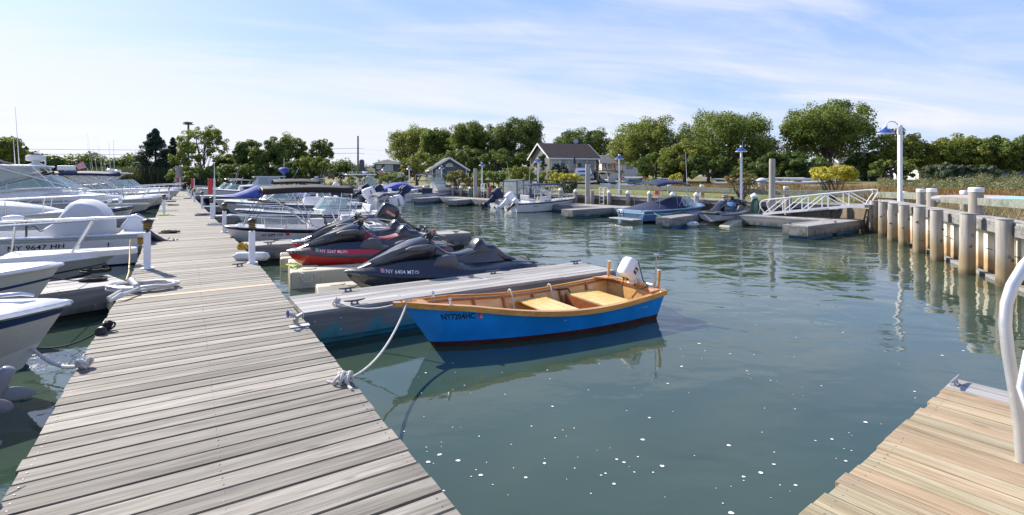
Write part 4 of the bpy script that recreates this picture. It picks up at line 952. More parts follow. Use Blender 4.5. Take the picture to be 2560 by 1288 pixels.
mb=MB(); mb.tube([(.2,.8,.52),(.35,.8,.72),(.7,.82,.78),(1.5,.84,.78),(1.75,.84,.55)],.014,6); mb.tube([(.2,-.8,.52),(.35,-.8,.72),(.7,-.82,.78),(1.5,-.84,.78),(1.75,-.84,.55)],.014,6); mb.build('side_rail',M['steel'],r,smooth=True)
mb=MB(); mb.box((1.45,.1,.62),(.42,.34,.5)); mb.build('cooler_box',M['wplast'],r,bevel=.04); side_cleats(r,h,(.93,))
mb=MB(); 
for k in range(6): a=k*PI/3; mb.tube([h.gun(.97,0,0,.05)+V(.08*math.cos(a),.08*math.sin(a),.02*k),h.gun(.97,0,0,.05)+V(.08*math.cos(a+1),.08*math.sin(a+1),.03)],.012,5)
mb.build('bow_rope',M['ropeb'],r)
# R2: dual console with windshield
h=Hull(5.6,2.0,.55,.86,.5,k=3.2,e=.62,cr=.86,sp=2.0)
r=new_boat('white bowrider with green-tinted curved windshield and white outboard behind the open boat',D(588,531,17.7),HR,h,stripe=(.80,.88),stripem='nstripe',hullm='white',floor=.2,sd=.85,railm='nstripe')
windshield(r,3.0,1.7,1.6,.78,1.22,.35); bow_rail(r,h,.6,.16,5,.07,.02,.012); seatbox(r,1.3,.2,1.3,.45,.4); seatbox(r,.5,.2,1.5,.45,.35)
mb=MB(); mb.box((2.6,.5,.5),(.6,.5,.55)); mb.box((2.6,-.5,.5),(.6,.5,.55)); mb.build('twin_console',M['white'],r,bevel=.05)
outboard(r,-.05,.6,1.0,R(12),0,'wplast','wplast',band=True,bandm='silver',text='SUZUKI'); put_text(r,'NY 1081 CB',lambda a,b:h.side(.42-a/5.6,.40+b,1,.008),.12,'txtk',fit=.6,name='registration_number'); put_patch(r,lambda a,b:h.side(.42-.12-a/5.6,.40+b,1,.008),.1,.09,'stickg')
canopy(r,.2,.8,1.5,1.3,'navy',.06,.14,[(.8,.6,.5)])
fender(r,h.side(.62,.15,1,.1),.4,.10,mat='whca')
# R3: big grey-sided centre console
h=Hull(6.2,2.1,.62,.92,.55,k=3.0,e=.6,cr=.84,sp=2.0)
r=new_boat('grey-sided centre console boat with black cushions and huge white outboard with red stripe',D(560,516,22.3),HR,h,stripe=(.84,.92),hullm='grey',stripem='nstripe',floor=.25,sd=.80,w=.2)
console(r,2.6,.25,.75,.8,.78,win=False); seatbox(r,1.7,.25,.9,.4,.5); seatbox(r,.6,.25,1.5,.4,.4,back=0)
mb=MB(); mb.loft([[h.gun(t,sg,.05,.05)+V(0,0,.0),h.gun(t,sg,.30,.07),h.gun(t,sg,.30,.13),h.gun(t,sg,.05,.12)] for sg,t in((1,.62),(1,.70),(1,.78))]); mb.loft([[h.gun(t,-1,.05,.05),h.gun(t,-1,.30,.07),h.gun(t,-1,.30,.13),h.gun(t,-1,.05,.12)] for t in(.7,.78,.86)]); mb.build('bow_cushion',M['blkca'],r,bevel=.02)
outboard(r,-.1,.7,1.15,R(20),0,'wplast','wplast',band=True); side_cleats(r,h)
# R4: bowrider + second black bimini
h=Hull(6.0,2.0,.55,.80,.7,k=2.6,e=.7,cr=.82,sp=1.6)
r=new_boat('white bowrider with raked windshield and long pointed bow on the right of the dock',D(535,508,26),HRR,h,stripe=(.55,.62),stripem='grey',hullm='white',floor=.2,sd=.72)
windshield(r,3.9,2.3,1.7,.78,1.22,.6,fw=.03); canopy(r,1.0,3.3,1.8,1.72,'blkca',.12,.05,[(1.9,.6,.1),(1.9,.6,.5),(2.4,.65,.95)],val=.10); seatbox(r,1.2,.2,1.6,.5,.5); outboard(r,-.05,.6,1.1,R(30),0,'navy','wplast')
# R5: runabout with blue cover and black hull
h=Hull(6.2,2.1,.6,.82,.6,k=2.8,e=.66,cr=.82,sp=1.6)
r=new_boat('black-hulled runabout under a royal blue cover behind the white bowrider',D(500,494,31),HRR,h,stripe=(.0,.72),stripem='blackg',hullm='white',floor=.3,sd=.62)
mb=MB(); mb.loft([[Vector((x,-w_,.66+z*.1)),Vector((x,-w_*.8,.7+z*.55)),Vector((x,-w_*.35,.72+z)),Vector((x,w_*.35,.72+z)),Vector((x,w_*.8,.7+z*.55)),Vector((x,w_,.66+z*.1))] for x,w_,z in((.0,.9,.1),(.8,1.0,.22),(1.9,1.05,.38),(2.6,1.03,.62),(3.1,1.0,.70),(3.7,.98,.42),(4.4,.85,.16),(5.2,.6,.12),(5.9,.25,.08))]); mb.build('boat_cover',M['blueca'],r,smooth=True)
mb=MB()
for x in(1.2,3.4): mb.tube([h.gun(x/6.2,1,-.03,-.3),h.gun(x/6.2,1,-.02,.05),(x,0,1.5 if x>3 else 1.0)],.012,5)
mb.build('cover_strap',M['black'],r); put_text(r,'NY 2205 NV',lambda a,b:h.side(.62-a/6.2,.38+b,1,.01),.14,'txtw',fit=.8,name='registration_number')
# R6: pilothouse boat
h=Hull(6.6,2.3,.75,1.15,.6,k=2.8,e=.62,cr=.84)
r=new_boat('white pilothouse boat with flat roof and square windows, right of the dock',D(492,482,36.5),HRR,h,hullm='white',floor=.35,sd=.55)
mb=MB(); mb.loft([ringyz(14,x,w_,.9,z,5) for x,w_,z in((4.0,.5,1.15),(3.9,.75,1.32),(3.0,.95,1.40),(2.0,1.0,1.42))]); mb.build('cabin_trunk',M['white'],r,smooth=True)
mb=MB(); mb.loft([[Vector((3.1,-.85,1.3)),Vector((2.75,-.78,1.95)),Vector((2.75,.78,1.95)),Vector((3.1,.85,1.3))],[Vector((1.2,-.9,1.0)),Vector((1.25,-.8,1.95)),Vector((1.25,.8,1.95)),Vector((1.2,.9,1.0))]]); ph_=mb.build('pilothouse',M['white'],r)
mb=MB()
for a,b in((1.35,1.95),(2.05,2.65)):
    for sg in(1,-1): mb.poly([(a,sg*.895,1.42),(b+.1,sg*.895,1.42),(b,sg*.825,1.86),(a,sg*.825,1.86)])
mb.poly([(3.07,-.7,1.42),(3.07,.7,1.42),(2.83,.68,1.88),(2.83,-.68,1.88)]); mb.build('window',M['pane'],ph_,fix=False)
mb=MB(); mb.loft([ringxy(16,1.15,.95,5,(1.95,0),z) for z in(1.94,2.0)]); mb.build('roof',M['white'],ph_)
mb=MB(); mb.lathe([(.06,0),(.10,.3),(.38,.5),(.42,.62),(.28,.75),(.001,.8)],(.9,.1,1.9),14); mb.build('covered_gear',M['blueca'],r,smooth=True)
mb=MB(); mb.tube([(.9,.1,.6),(.9,.1,1.95)],.03,6); mb.tube([(.9,.1,1.9),(.9,.1,3.4)],.015,5); mb.tube([(.6,.4,1.3),(-.1,.5,2.6)],.02,5); mb.build('gear_mast',M['steel'],r)
mb=MB(); mb.box((3.45,.86,1.15),(.5,.2,.14)); mb.build('porthole',M['dkglass'],r,bevel=.03)
outboard(r,-.05,.7,1.2,R(15),0,'navy','navy')
# R7/R8: far boats with navy tops
for (px,py,Z,lb,top) in [(482,472,42,'white cruiser with navy canopy far along the right of the dock','navy'),(476,468,48,'white boat with light hardtop and outriggers farthest along the right of the dock','white'),(600,470,50,'white cuddy boat with navy bimini moored past the end of the right row','navy'),(705,470,52,'white boat with slim hardtop moored behind the black biminis','white')]:
    h=Hull(6.4,2.3,.75,1.1,.6,k=2.8,e=.62); r=new_boat(lb,D(px,py,Z),HRR,h,hullm='white',floor=.3,sd=.5,stripe=(.3,.5),stripem='crblue',scale=.8)
    windshield(r,3.6,1.9,1.8,1.1,1.65,.6)
    if top=='navy': canopy(r,.9,3.1,2.0,2.0,'navy',.12,.05,[(1.9,.9,.1),(1.9,.9,.5),(1.9,.9,.95)])
    else: ttop(r,2.0,1.9,1.7,2.15,.9,radar=Z>50,whip=(2.0,1.6),lean=.25,rods=3)
    bow_rail(r,h,.5,.3,4); outboard(r,-.05,.7,1.2,R(20))
# ---------------- left row of boats ----------------
# L1: bow nearest, white with blue rail
h=Hull(5.2,2.2,.62,.78,.55,k=2.3,e=.72,cr=.80,sp=1.6,cb=.5)
L1=r=new_boat('white bow with broad blue rub rail nearest the camera at the left edge',D(172,772,5.05),HL,h,stripe=(.72,.98),hullm='cream',stripem='nstripe',botm='white',sd=.45,railm='steel',rr=.028,crown=.10)
r['label']='white bowrider bow with broad blue band nearest the camera at the left edge'
mb=MB(); p=h.gun(.93,0,0,.11); mb.tube([(p.x-.22,.0,p.z),(p.x-.12,.0,p.z+.03),(p.x+.02,0,p.z+.03),(p.x+.12,0,p.z)],[.012,.018,.018,.012],8); mb.build('bow_cleat',M['steel'],r,smooth=True)
mb=MB(); mb.loft([ringxy(24,.55*a,.42*a,3,(h.L*.74,0),h.zg(.74)+.115+z) for a,z in((1,-.02),(1,.01),(.95,.02))]); mb.build('anchor_locker_lid',M['white'],r,smooth=True)
# L2
h=Hull(5.4,1.9,.66,.90,.6,k=2.4,e=.7,cr=.80,sp=1.6)
L2=r=new_boat('cream-hulled white bow with thin navy stripe between the near bow and the long pulpit boat',D(154,664,6.55),HL,h,stripe=(.60,.67),hullm='cream',stripem='nstripe',sd=.45,railm='white',crown=.08)
# L3 with pulpit and rail
h=Hull(6.6,2.0,.50,.64,.9,k=2.6,e=.66,cr=.8,sp=1.6,cb=.5)
L3=r=new_boat('white cuddy boat with flat bow pulpit, steel rail and black hull stripe on the left',D(296,634,9.2),HL,h,stripe=(.36,.44),hullm='grey',stripem='stripe',sd=.42,railm='white',crown=.06)  # white hull: shade on its sides is put into the grey colour
mb=MB(); x=h.gun(1).x; z=h.fb
mb.loft([ringxy(4,1,1)]*0 or [[Vector((x-1.5,.50,z+zz_)),Vector((x-.6,.30,z+zz_)),Vector((x+.12,.20,z+zz_)),Vector((x+.24,.13,z+zz_)),Vector((x+.28,0,z+zz_)),Vector((x+.24,-.13,z+zz_)),Vector((x+.12,-.20,z+zz_)),Vector((x-.6,-.30,z+zz_)),Vector((x-1.5,-.50,z+zz_))] for zz_ in(-.02,.08)]); mb.build('bow_pulpit',M['white'],r,bevel=.01)
bow_rail(r,h,.40,.56,4,.10,.28,.019,base=.08)
mb=MB(); mb.tube([(h.X(.9,.3),-.02,.28),(h.X(.9,.3)+.06,0,.25)],.03,6); mb.build('bow_eye',M['steel'],r)
# L4: NY 9647 HH stern to the dock with trolling motor and white cover
h=Hull(5.6,2.0,.69,.82,.6,k=2.7,e=.66,cr=.84,sp=1.6)
HLr=HL+PI
ster=D(350,583,12.4); tip=Vector((ster.x,ster.y,0))+Vector((math.cos(HLr),math.sin(HLr),0))*5.6
r=new_boat('white boat NY 9647 HH with white canvas over its console, stern to the dock',tip,HLr,h,stripe=(.86,.92),hullm='white',stripem='grey',sd=.86,railm='grey',floor=.45)
L4=r
def sidetext(r,h,s0,z0,txt,sg,size,fit,mat='txtk',nm='registration_number',shear=0): put_text(r,txt,lambda a,b:h.side(s0-a/h.L if sg>0 else s0+a/h.L,z0+b,sg,.008),size,mat,fit=fit,name=nm,shear=shear)
sidetext(r,h,.385,.475,'NY 9647 HH',1,.14,.90,shear=.1); put_patch(r,lambda a,b:h.side(.438-a/5.6,.46+b,1,.008),.17,.13,'stick')
mb=MB(); rgc=random.Random(4); rings=[]
for x,a,b,z0,z1 in((3.55,.10,.3,.66,.78),(3.3,.1,.55,.62,.92),(2.75,.1,.68,.62,1.02),(2.35,.1,.70,.62,1.38),(1.9,.1,.72,.60,1.50),(1.35,.1,.72,.60,1.46),(.95,.1,.70,.60,1.42),(.55,.1,.66,.60,1.25),(.25,.1,.55,.60,1.0),(.12,.1,.3,.62,.8)):
    x=.45+(x-.12)*.38
    rings.append([p+V(rgc.uniform(-.05,.05),rgc.uniform(-.035,.035),rgc.uniform(-.04,.03)) for p in ringyz(26,x,b*1.02,z0-.05,z1,4.5)])
mb.loft(rings); cv=mb.build('console_cover',M['whca'],r,smooth='all'); sbs=cv.modifiers.new('s','SUBSURF'); sbs.levels=1; sbs.render_levels=1
outboard(r,-.08,.58,.82,R(52),.05,'wplast','blackg'); outboard(r,-.02,.58,.75,R(42),-.55,'blackg','wplast')
mb=MB(); mb.box((.12,.0,.66),(.5,1.7,.12)); mb.build('stern_platform',M['white'],r,bevel=.04); 
mb=MB(); a=Vector((.7,.35,1.0)); b=Vector((2.05,.45,1.10)); mb.tube([a,b],.022,8); mb.tube([(1.95,.44,.68),(1.95,.44,1.05)],.02,6); mb.tube([(2.05,.45,1.05),(1.9,.5,.92),(1.82,.45,.94),(1.72,.5,.82),(1.62,.47,.85),(1.5,.5,.74)],.012,6); sh_=mb.build('trolling_motor',M['black'],r,smooth=True)
mb=MB(); mb.loft([ringyz(12,x_,b_,1.12-c_,1.12+c_,2.2,.45) for x_,b_,c_ in((1.98,.04,.03),(2.05,.07,.06),(2.18,.08,.07),(2.30,.05,.045),(2.34,.02,.02))]); mb.build('motor_head',M['wplast'],sh_,smooth=True)
mb=MB(); p=D(345,603,11.9)
mb.box(p,(.42,.16,.14),Matrix.Rotation(.5,3,'Z')); po=mb.build('prop_guard',M['yel'],r,world=True,bevel=.03)
# L5: cuddy cabin NY 33..
h=Hull(6.2,2.2,.78,.98,.8,k=2.6,e=.66,cr=.84,sp=1.5)
L5=r=new_boat('white cuddy cabin boat with long bow rail and oval side window on the left',D(252,530,16.0),HL,h,stripe=(.0,.12),hullm='white',stripem='grey',sd=.3,floor=.4,railm='white')
mb=MB(); mb.loft([ringyz(14,x,w_,.85,z,3.4) for x,w_,z in((5.3,.15,1.0),(4.9,.45,1.12),(4.2,.70,1.26),(3.4,.85,1.36),(2.3,.9,1.42))]); mb.build('cabin_trunk',M['white'],r,smooth=True)
mb=MB(); mb.loft([ringyz(10,x,.012,1.08,1.2,3,-.90+(x-2.9)*.13) for x in(2.7,3.1,3.6)]); mb.build('cabin_window',M['dkglass'],r,smooth=True)
windshield(r,3.5,1.6,1.7,1.38,1.95,.7,fw=.025); bow_rail(r,h,.35,.42,5,.10,.22,.016); sidetext(r,h,.50,.48,'NY 3335 EU',-1,.13,1.0)
mb=MB()
for sg in(1,-1): mb.tube([(2.9,sg*.85,1.4),(1.7,sg*.85,2.55),(.8,sg*.85,2.75)],.022,6); mb.tube([(1.0,sg*.9,1.0),(1.2,sg*.88,2.1),(1.7,sg*.85,2.55)],.022,6)
mb.build('arch_frame',M['wplast'],r,smooth=True)
# L6: small whaler bow with roller
h=Hull(4.8,1.8,.6,.90,.4,k=3.3,e=.6,cr=.86)
r=new_boat('small white bow with anchor roller and dark rub rail in front of the big cruiser',D(335,521,18.8),HL,h,stripe=(.80,.9),hullm='grey',stripem='stripe',sd=.5,railm='stripe')
mb=MB(); x=h.gun(1).x; z=h.fb+.06; mb.prism([(x-.9,.11,z),(x+.42,.07,z),(x+.46,0,z),(x+.42,-.07,z),(x-.9,-.11,z)],(0,0,.06)); mb.build('bow_pulpit',M['cream'],r,bevel=.01)
mb=MB(); mb.tube([(x-.7,.12,z+.16),(x-.7,-.12,z+.16)],.07,10); mb.lathe([(.07,0),(.08,.06),(.05,.14),(.08,.2)],(x-.4,.0,z+.05),10); mb.build('anchor_windlass',M['steel'],r,smooth=True); seatbox(r,2.0,.3,.9,.4,.4)
# L7: big express cruiser with hardtop
h=Hull(9.4,3.1,1.0,1.30,1.3,k=2.8,e=.66,cr=.82,sp=1.5)
L7=r=new_boat('large white express cruiser with hardtop, clear side curtains and long bow rail on the left',D(397,489,24),HL,h,stripe=(.70,.76),hullm='cream',stripem='grey',sd=.42,floor=.5,railm='white',rr=.04,crown=.14,scale=.78)
mb=MB(); mb.loft([ringyz(16,x,w_,1.1,z,3.2) for x,w_,z in((8.0,.2,1.4),(7.0,.75,1.52),(5.8,1.1,1.72),(4.8,1.25,1.9),(4.0,1.3,1.95),(1.8,1.35,1.7))]); mb.build('cabin_trunk',M['white'],r,smooth=True)
# windshield: long curved side glass
ob=MB(); fr=MB()
c=[(1.6,-1.3,1.72),(3.0,-1.28,1.86),(4.4,-1.16,1.93),(5.6,-.75,1.86),(6.0,0,1.84)]; t_=[(1.9,-1.25,1.86),(3.0,-1.16,2.25),(3.9,-1.05,2.52),(4.6,-.7,2.60),(4.8,0,2.62)]
c=[Vector(p) for p in c]; t_=[Vector(p) for p in t_]; fl_=lambda p:Vector((p.x,-p.y,p.z))
c+= [fl_(p) for p in c[-2::-1]]; t_+=[fl_(p) for p in t_[-2::-1]]
ob.grid([[a,b] for a,b in zip(c,t_)]); o=ob.build('windshield',M['glass'],r,fix=False); fr.tube(c,.035,6); fr.tube(t_,.03,6); [fr.tube([a,b],.022,6) for a,b in zip(c,t_)]; fr.build('windshield_frame',M['alu'],o,smooth=True)
mb=MB(); mb.loft([ringxy(22,2.05*a,1.35*a,5,(2.55,0),z) for a,z in((.96,3.02),(1,3.08),(.98,3.14),(.7,3.19))]); ht=mb.build('hard_top',M['white'],r,smooth=True)
mb=MB(); mb.grid([[Vector((x,sg*1.27,z0)),Vector((x,sg*1.3,3.02))] for sg in(1,) for x,z0 in((.9,1.5),(2.0,1.9),(3.2,2.3),(4.3,2.6))]); mb.grid([[Vector((x,-1.27,z0)),Vector((x,-1.3,3.02))] for x,z0 in((.9,1.5),(2.0,1.9),(3.2,2.3),(4.3,2.6))]); mb.build('side_curtain',M['vinyl'],ht,fix=False)
mb=MB()
for sg in(1,-1):
    for a,b in(((.9,1.3),(.75,3.02)),((2.0,1.6),(1.2,3.02)),((4.9,2.0),(4.0,3.05)),((6.2,1.75),(2.6,3.05))): mb.tube([(a[0],sg*1.3,a[1]),(b[0],sg*1.3,b[1])],.03,6)
mb.build('top_frame',M['wplast'],ht,smooth=True)
mb=MB()
for sg in(1,-1): mb.tube([(1.6,sg*1.29,1.76),(3.0,sg*1.2,2.32),(4.0,sg*1.1,2.62),(4.5,sg*.9,2.8)],.06,6)
mb.build('curtain_trim',M['blkca'],ht,smooth=True)
mb=MB(); mb.lathe([(.38,0),(.16,.12),(.16,.2),(.36,.22),(.42,.28),(.42,.48),(.34,.55),(.001,.56)],(3.9,0,3.18),20); mb.build('radar_dome',M['white'],ht,smooth=True)
mb=MB()
mb.tube([(3.3,-.9,3.15),(-2.5,-1.6,5.1)],[.05,.03],7); mb.tube([(2.6,.9,3.2),(.3,1.0,5.3)],[.035,.015],6); mb.tube([(2.6,.2,3.2),(1.8,.3,4.6),(1.65,.3,4.75),(1.5,.3,4.6)],[.03,.02,.02,.015],6); mb.build('outrigger',M['iron'],ht,smooth=True)
mb=MB()
for x,y,l in((.7,-1.2,2.6),(3.2,.2,3.2),(3.0,.4,1.6)): mb.tube([(x,y,3.1),(x-.1*l*.5,y,3.1+l)],[.022,.008],5)
mb.build('whip_antenna',M['wplast'],ht); bow_rail(r,h,.38,.55,6,.14,.55,.024)
mb=MB(); mb.box((h.gun(1).x+.05,0,h.fb+.05),(1.1,.36,.06)); mb.build('bow_pulpit',M['white'],r,bevel=.02)
mb=MB(); mb.loft([ringyz(12,x,.01,1.42,1.52,2,-1.08+(x-5.4)*.23) for x in(5.0,5.3,5.8)]); mb.build('cabin_window',M['dkglass'],r);
# L8.. further cruisers
h=Hull(8.4,2.8,1.0,1.3,1.1,k=2.8,e=.66,cr=.82)
r=new_boat('white cruiser with navy bimini and curved white arches behind the large cruiser',D(423,474,29.5),HL,h,stripe=(.6,.68),hullm='cream',stripem='grey',sd=.42,floor=.5,railm='white',rr=.035,crown=.12,scale=.72)
windshield(r,5.4,2.6,2.2,1.4,2.2,.9,fw=.04); canopy(r,.4,5.2,2.5,3.0,'navy',.15,.08,[(2.2,1.2,.15),(2.2,1.2,.5),(2.6,1.2,.85)],val=.16)
mb=MB()
for k in range(5):
    for sg in(1,-1): mb.tube([(5.4-k*.55,sg*1.1,1.45),(4.6-k*.6,sg*1.12,2.3),(3.4-k*.5,sg*1.15,2.85),(2.4-k*.4,sg*1.15,3.0)],.04,6)
mb.build('arch_frame',M['wplast'],r,smooth=True); bow_rail(r,h,.38,.5,6,.14,.15,.022)
mb=MB(); mb.box((2.2,-.4,3.38),(1.0,.5,.35)); mb.box((2.2,-.4,3.15),(.3,.3,.15)); mb.build('radar_box',M['wplast'],r,bevel=.05)
mb=MB(); mb.tube([(1.2,.4,3.1),(1.2,.4,3.3),(.9,.4,3.45),(.9,.4,3.9)],.05,6); mb.tube([(4.6,.9,3.0),(4.5,.9,5.4)],[.02,.008],5); mb.tube([(4.9,.2,3.0),(4.85,.2,5.6)],[.02,.008],5); mb.build('whip_antenna',M['wplast'],r)
for (px,py,Z,L_,lb,rd) in [(446,468,35,7.6,'white cruiser with flag, radar dome and green-tinted windshield near the dock end on the left',1),(455,461,41,8.4,'farthest white cruiser on the left with tall hardtop and whip antennas',1),(340,500,22,6,'low white boat with small navy bimini between the cruisers on the left',0)]:
    h=Hull(L_,2.7,.95,1.3,1.0,k=2.8,e=.66,cr=.82)
    if rd==0: continue
    r=new_boat(lb,D(px,py,Z),HL,h,stripe=(.6,.68),hullm='cream',stripem='grey',sd=.42,floor=.5,railm='white',rr=.035,crown=.12,scale=.80)
    windshield(r,L_*.62,L_*.3,2.2,1.45,2.15,.8,fw=.04); ttop(r,L_*.33,3.4,2.3,2.75,1.3,radar=True,whip=(3.2,2.6,2.2),lean=.12,rods=3,thick=.10); bow_rail(r,h,.38,.5,6,.14,.5,.022)
    if Z<38:
        mb=MB(); mb.tube([(1.6,.6,2.8),(1.2,.6,3.7)],.02,5); f_=mb.build('flag_staff',M['steel'],r)
        mb=MB(); mb.grid([[Vector((1.42-.16*i,.6+.03*math.sin(i*2),3.2-.06*i)),Vector((1.22-.16*i,.6+.03*math.sin(i*2),3.68-.1*i))] for i in range(4)]); mb.build('flag',M['stickp'],f_,fix=False)
    mb=MB(); mb.grid([[Vector((x,sg*1.2,1.7)),Vector((x,sg*1.22,2.68))] for sg in(-1,) for x in(.6,2.4,3.6)]); mb.build('side_curtain',M['vinyl'],r,fix=False)
# L0: tilted outboard at the lower left corner (its boat is out of the frame)
h=Hull(5.6,2.0,.66,.8,.5,k=2.8,e=.66)
HL0=HL+PI; s0=Vector((-4.10,3.02,0)); tip=s0+Vector((math.cos(HL0),math.sin(HL0),0))*5.6
r=new_boat('boat just outside the left edge whose tilted grey outboard reaches into the picture',tip,HL0,h,sd=.6)
for y_,pr_ in((.0,False),(.80,True)):
    m_=outboard(r,-.04,.84,1.0,R(64),y_,'navy','mgrey',prop=pr_)
    for q_ in [m_]+[c_ for c_ in m_.children if c_.name.startswith('prop')]:
        ss_=q_.modifiers.new('s','SUBSURF'); ss_.levels=2; ss_.render_levels=2
# ---------------- dock furniture ----------------
def ped(px,pb,pt,label,lamp=True,side=''):
    p=W(px,pb,DZ); top=hat(p,pt); r=root('dock_pedestal',label,'dock light',(p.x,p.y,DZ),ang1,'white dock pedestals with black lamps'); z=top-DZ
    mb=MB(); mb.box((0,0,z/2),(.10,.10,z)); mb.build('post',M['post'],r,bevel=.006)
    mb=MB(); mb.box((0,0,.008),(.18,.18,.016)); mb.build('base_plate',M['post'],r)
    if lamp:
        mb=MB(); mb.tube([(0,0,z),(0,0,z+.05)],.02,8)
        for k in range(4): mb.lathe([(.03,0),(.075,.004),(.075,.014),(.04,.02)],(0,0,z+.055+k*.032),14)
        mb.lathe([(.09,0),(.085,.015),(.05,.045),(.015,.055),(.001,.07)],(0,0,z+.18),14); lo=mb.build('lamp',M['black'],r,smooth=True)
        mb=MB(); mb.lathe([(.05,0),(.05,.12)],(0,0,z+.055),12); mb.build('lamp_lens',M['yel'],lo,smooth=True)
    return r
for a in [(630,658,578,'white square post with black louvred lamp nearest the camera on the right of the dock'),(561,581,528,'white post with black lamp, second on the right of the dock beside the open boat'),(529,546,508,'third white post on the right of the dock, just left of the tall thin pole'),(505,521,491,'fourth white post on the right of the dock'),(486,505,481,'fifth white post on the right of the dock'),(478,496,476,'sixth white post on the right of the dock'),(472,489,473,'seventh white post on the right of the dock'),(468,481,468,'farthest white post on the right of the dock'),(368,672,581,'white post with black lamp on the left dock edge by the hose coil'),(410,536,500,'second white post with black lamp on the left edge of the dock'),(422,500,476,'third white post on the left edge of the dock')]: ped(*a)
def pole(px,pb,pt,r_,label,name='pole',mat='post'):
    p=W(px,pb,DZ); mb=MB(); mb.tube([p,Vector((p.x,p.y,hat(p,pt)))],[r_,r_*.5],8); o=mb.build('pole',M[mat],None,origin=p,smooth=True); return tag(o,label,'pole'),p
def redbox(px,y0,y1,pb,w_,label,polept=None):
    p=W(px,pb,DZ); r=root('extinguisher_cabinet',label,'cabinet',(p.x,p.y,DZ),ang2,'red extinguisher cabinets'); z0=hat(p,y1)-DZ; z1=hat(p,y0)-DZ
    mb=MB(); mb.box((-w_/2-.02,0,(z0+z1)/2),(w_,.16,z1-z0)); mb.build('cabinet',M['red'],r,bevel=.015)
    mb=MB(); mb.box((-w_/2-.02,-.085,(z0+z1)/2),(w_*.7,.012,(z1-z0)*.85)); mb.build('cabinet_door',M['red'],r,bevel=.01)
    mb=MB(); mb.box((.04,0,z1/2),(.07,.07,z1)); mb.build('post',M['post'],r)
    if polept: mb=MB(); mb.tube([(.04,0,z1-.1),(.04,0,hat(p,polept)-DZ)],[.018,.008],6); mb.build('thin_pole',M['wplast'],r)
redbox(533,447,485,541,.16,'tall red cabinet on a white post with a thin pole, nearest on the dock',405)
redbox(484,446,471,490,.16,'second tall red cabinet farther along the dock')
redbox(449,443,456,478,.22,'small red cabinet fixed by the wooden pile at the far end of the dock')
p=W(447,477,DZ); piling('mooring_pile','square-looking grey wooden pile at the far left end of the dock',p,hat(p,415),.30,'pile')
# hose coil
c=W(352,722,DZ); mb=MB(); u1=Vector((math.cos(.25),math.sin(.25),0)); u2=Vector((-math.sin(.25),math.cos(.25),0))
def coil(c,n,a,b,r_,seed,z=.02,tail=None,jit=.04):
    rg=random.Random(seed); pts=[]; 
    for k in range(n):
        ja,jb=a*rg.uniform(.82,1.05),b*rg.uniform(.8,1.08); ox,oy=rg.uniform(-jit,jit),rg.uniform(-jit,jit)
        for j in range(18): t=2*PI*j/18; f=(k+j/18)/n; pts.append(c+u1*(ja*math.cos(t)+ox)+u2*(jb*math.sin(t)+oy)+V(0,0,z+.012*k*rg.uniform(.6,1)))
    return pts
pts=coil(c+u1*.05,6,.42,.24,.017,3,.025,jit=.05); end=[W(300,735,DZ+.03),W(280,748,DZ+.01),W(275,770,.30),W(283,790,.12)]
sm=[]; 
mb.tube(pts,.020,7); mb.tube([pts[-1].lerp(end[0],k/5) for k in range(5)]+end,.020,7)
mb.tube([W(330,715,DZ+.05),W(300,728,DZ+.04),W(270,745,DZ+.02),W(272,765,.35),W(290,800,.05)],.020,7); mb.tube([W(345,720,DZ+.08),W(310,738,DZ+.06),W(278,752,DZ+.03),W(279,772,.28)],.020,7)
tag(mb.build('hose_coil',M['hose'],None,origin=c,smooth=True),'coiled white hose spilling over the left edge of the dock','hose')
mb=MB(); mb.tube([W(328,702,DZ+.10),W(342,716,DZ+.09)],[.05,.04],10); tag(mb.build('hose_fitting',M['silver'],None,origin=W(335,710,DZ),smooth=True),'silver bottle-like fitting lying in the white hose coil','fitting')
mb=MB(); mb.tube([W(346,717,DZ+.07),W(372,714,DZ+.06)],[.016,.012],8); tag(mb.build('cable_plug',M['yel'],None,origin=W(360,716,DZ),smooth=True),'yellow plug end lying across the white hose coil','plug')
def ropeheap(px,py,a,b,label,mat='ropeb',n=5,r_=.016,seed=1,z0=DZ):
    c=W(px,py,z0); mb=MB(); mb.tube(coil(c,n,a,b,r_,seed,.02,jit=.06),r_,6); return tag(mb.build('rope_coil',M[mat],None,origin=c,smooth=True),label,'rope')
ropeheap(425,583,.20,.10,'black rope coil on the dock beside the white boat with the canvas cover',seed=2)
ropeheap(246,681,.20,.10,'black rope coil lying on the left finger pier',seed=3,r_=.018)
ropeheap(232,702,.16,.06,'black rope wound on a cleat of the left finger pier',seed=4,r_=.02,n=4)
ropeheap(505,539,.24,.12,'dark purple rope heap on the right side of the dock',mat='purple',seed=5,r_=.035,n=4)
ropeheap(540,563,.24,.10,'pale rope heap at the right edge of the dock in front of the third post',mat='rope',seed=6)
ropeheap(410,539,.16,.06,'green hose ring at the foot of a white post on the left of the dock',mat='ropely',seed=7,n=3)
for px,py,sd,lb in [(470,497,8,'dark rope heap by the sixth post'),(428,505,9,'dark rope heap on the left of the dock in front of the far cruiser'),(432,514,10,'thin dark rope lying on the dock near the second left post'),(517,535,11,'white coiled line next to the purple rope heap')]: ropeheap(px,py,.25,.09,lb,'ropeb' if sd!=11 else 'rope',3,.022,sd)
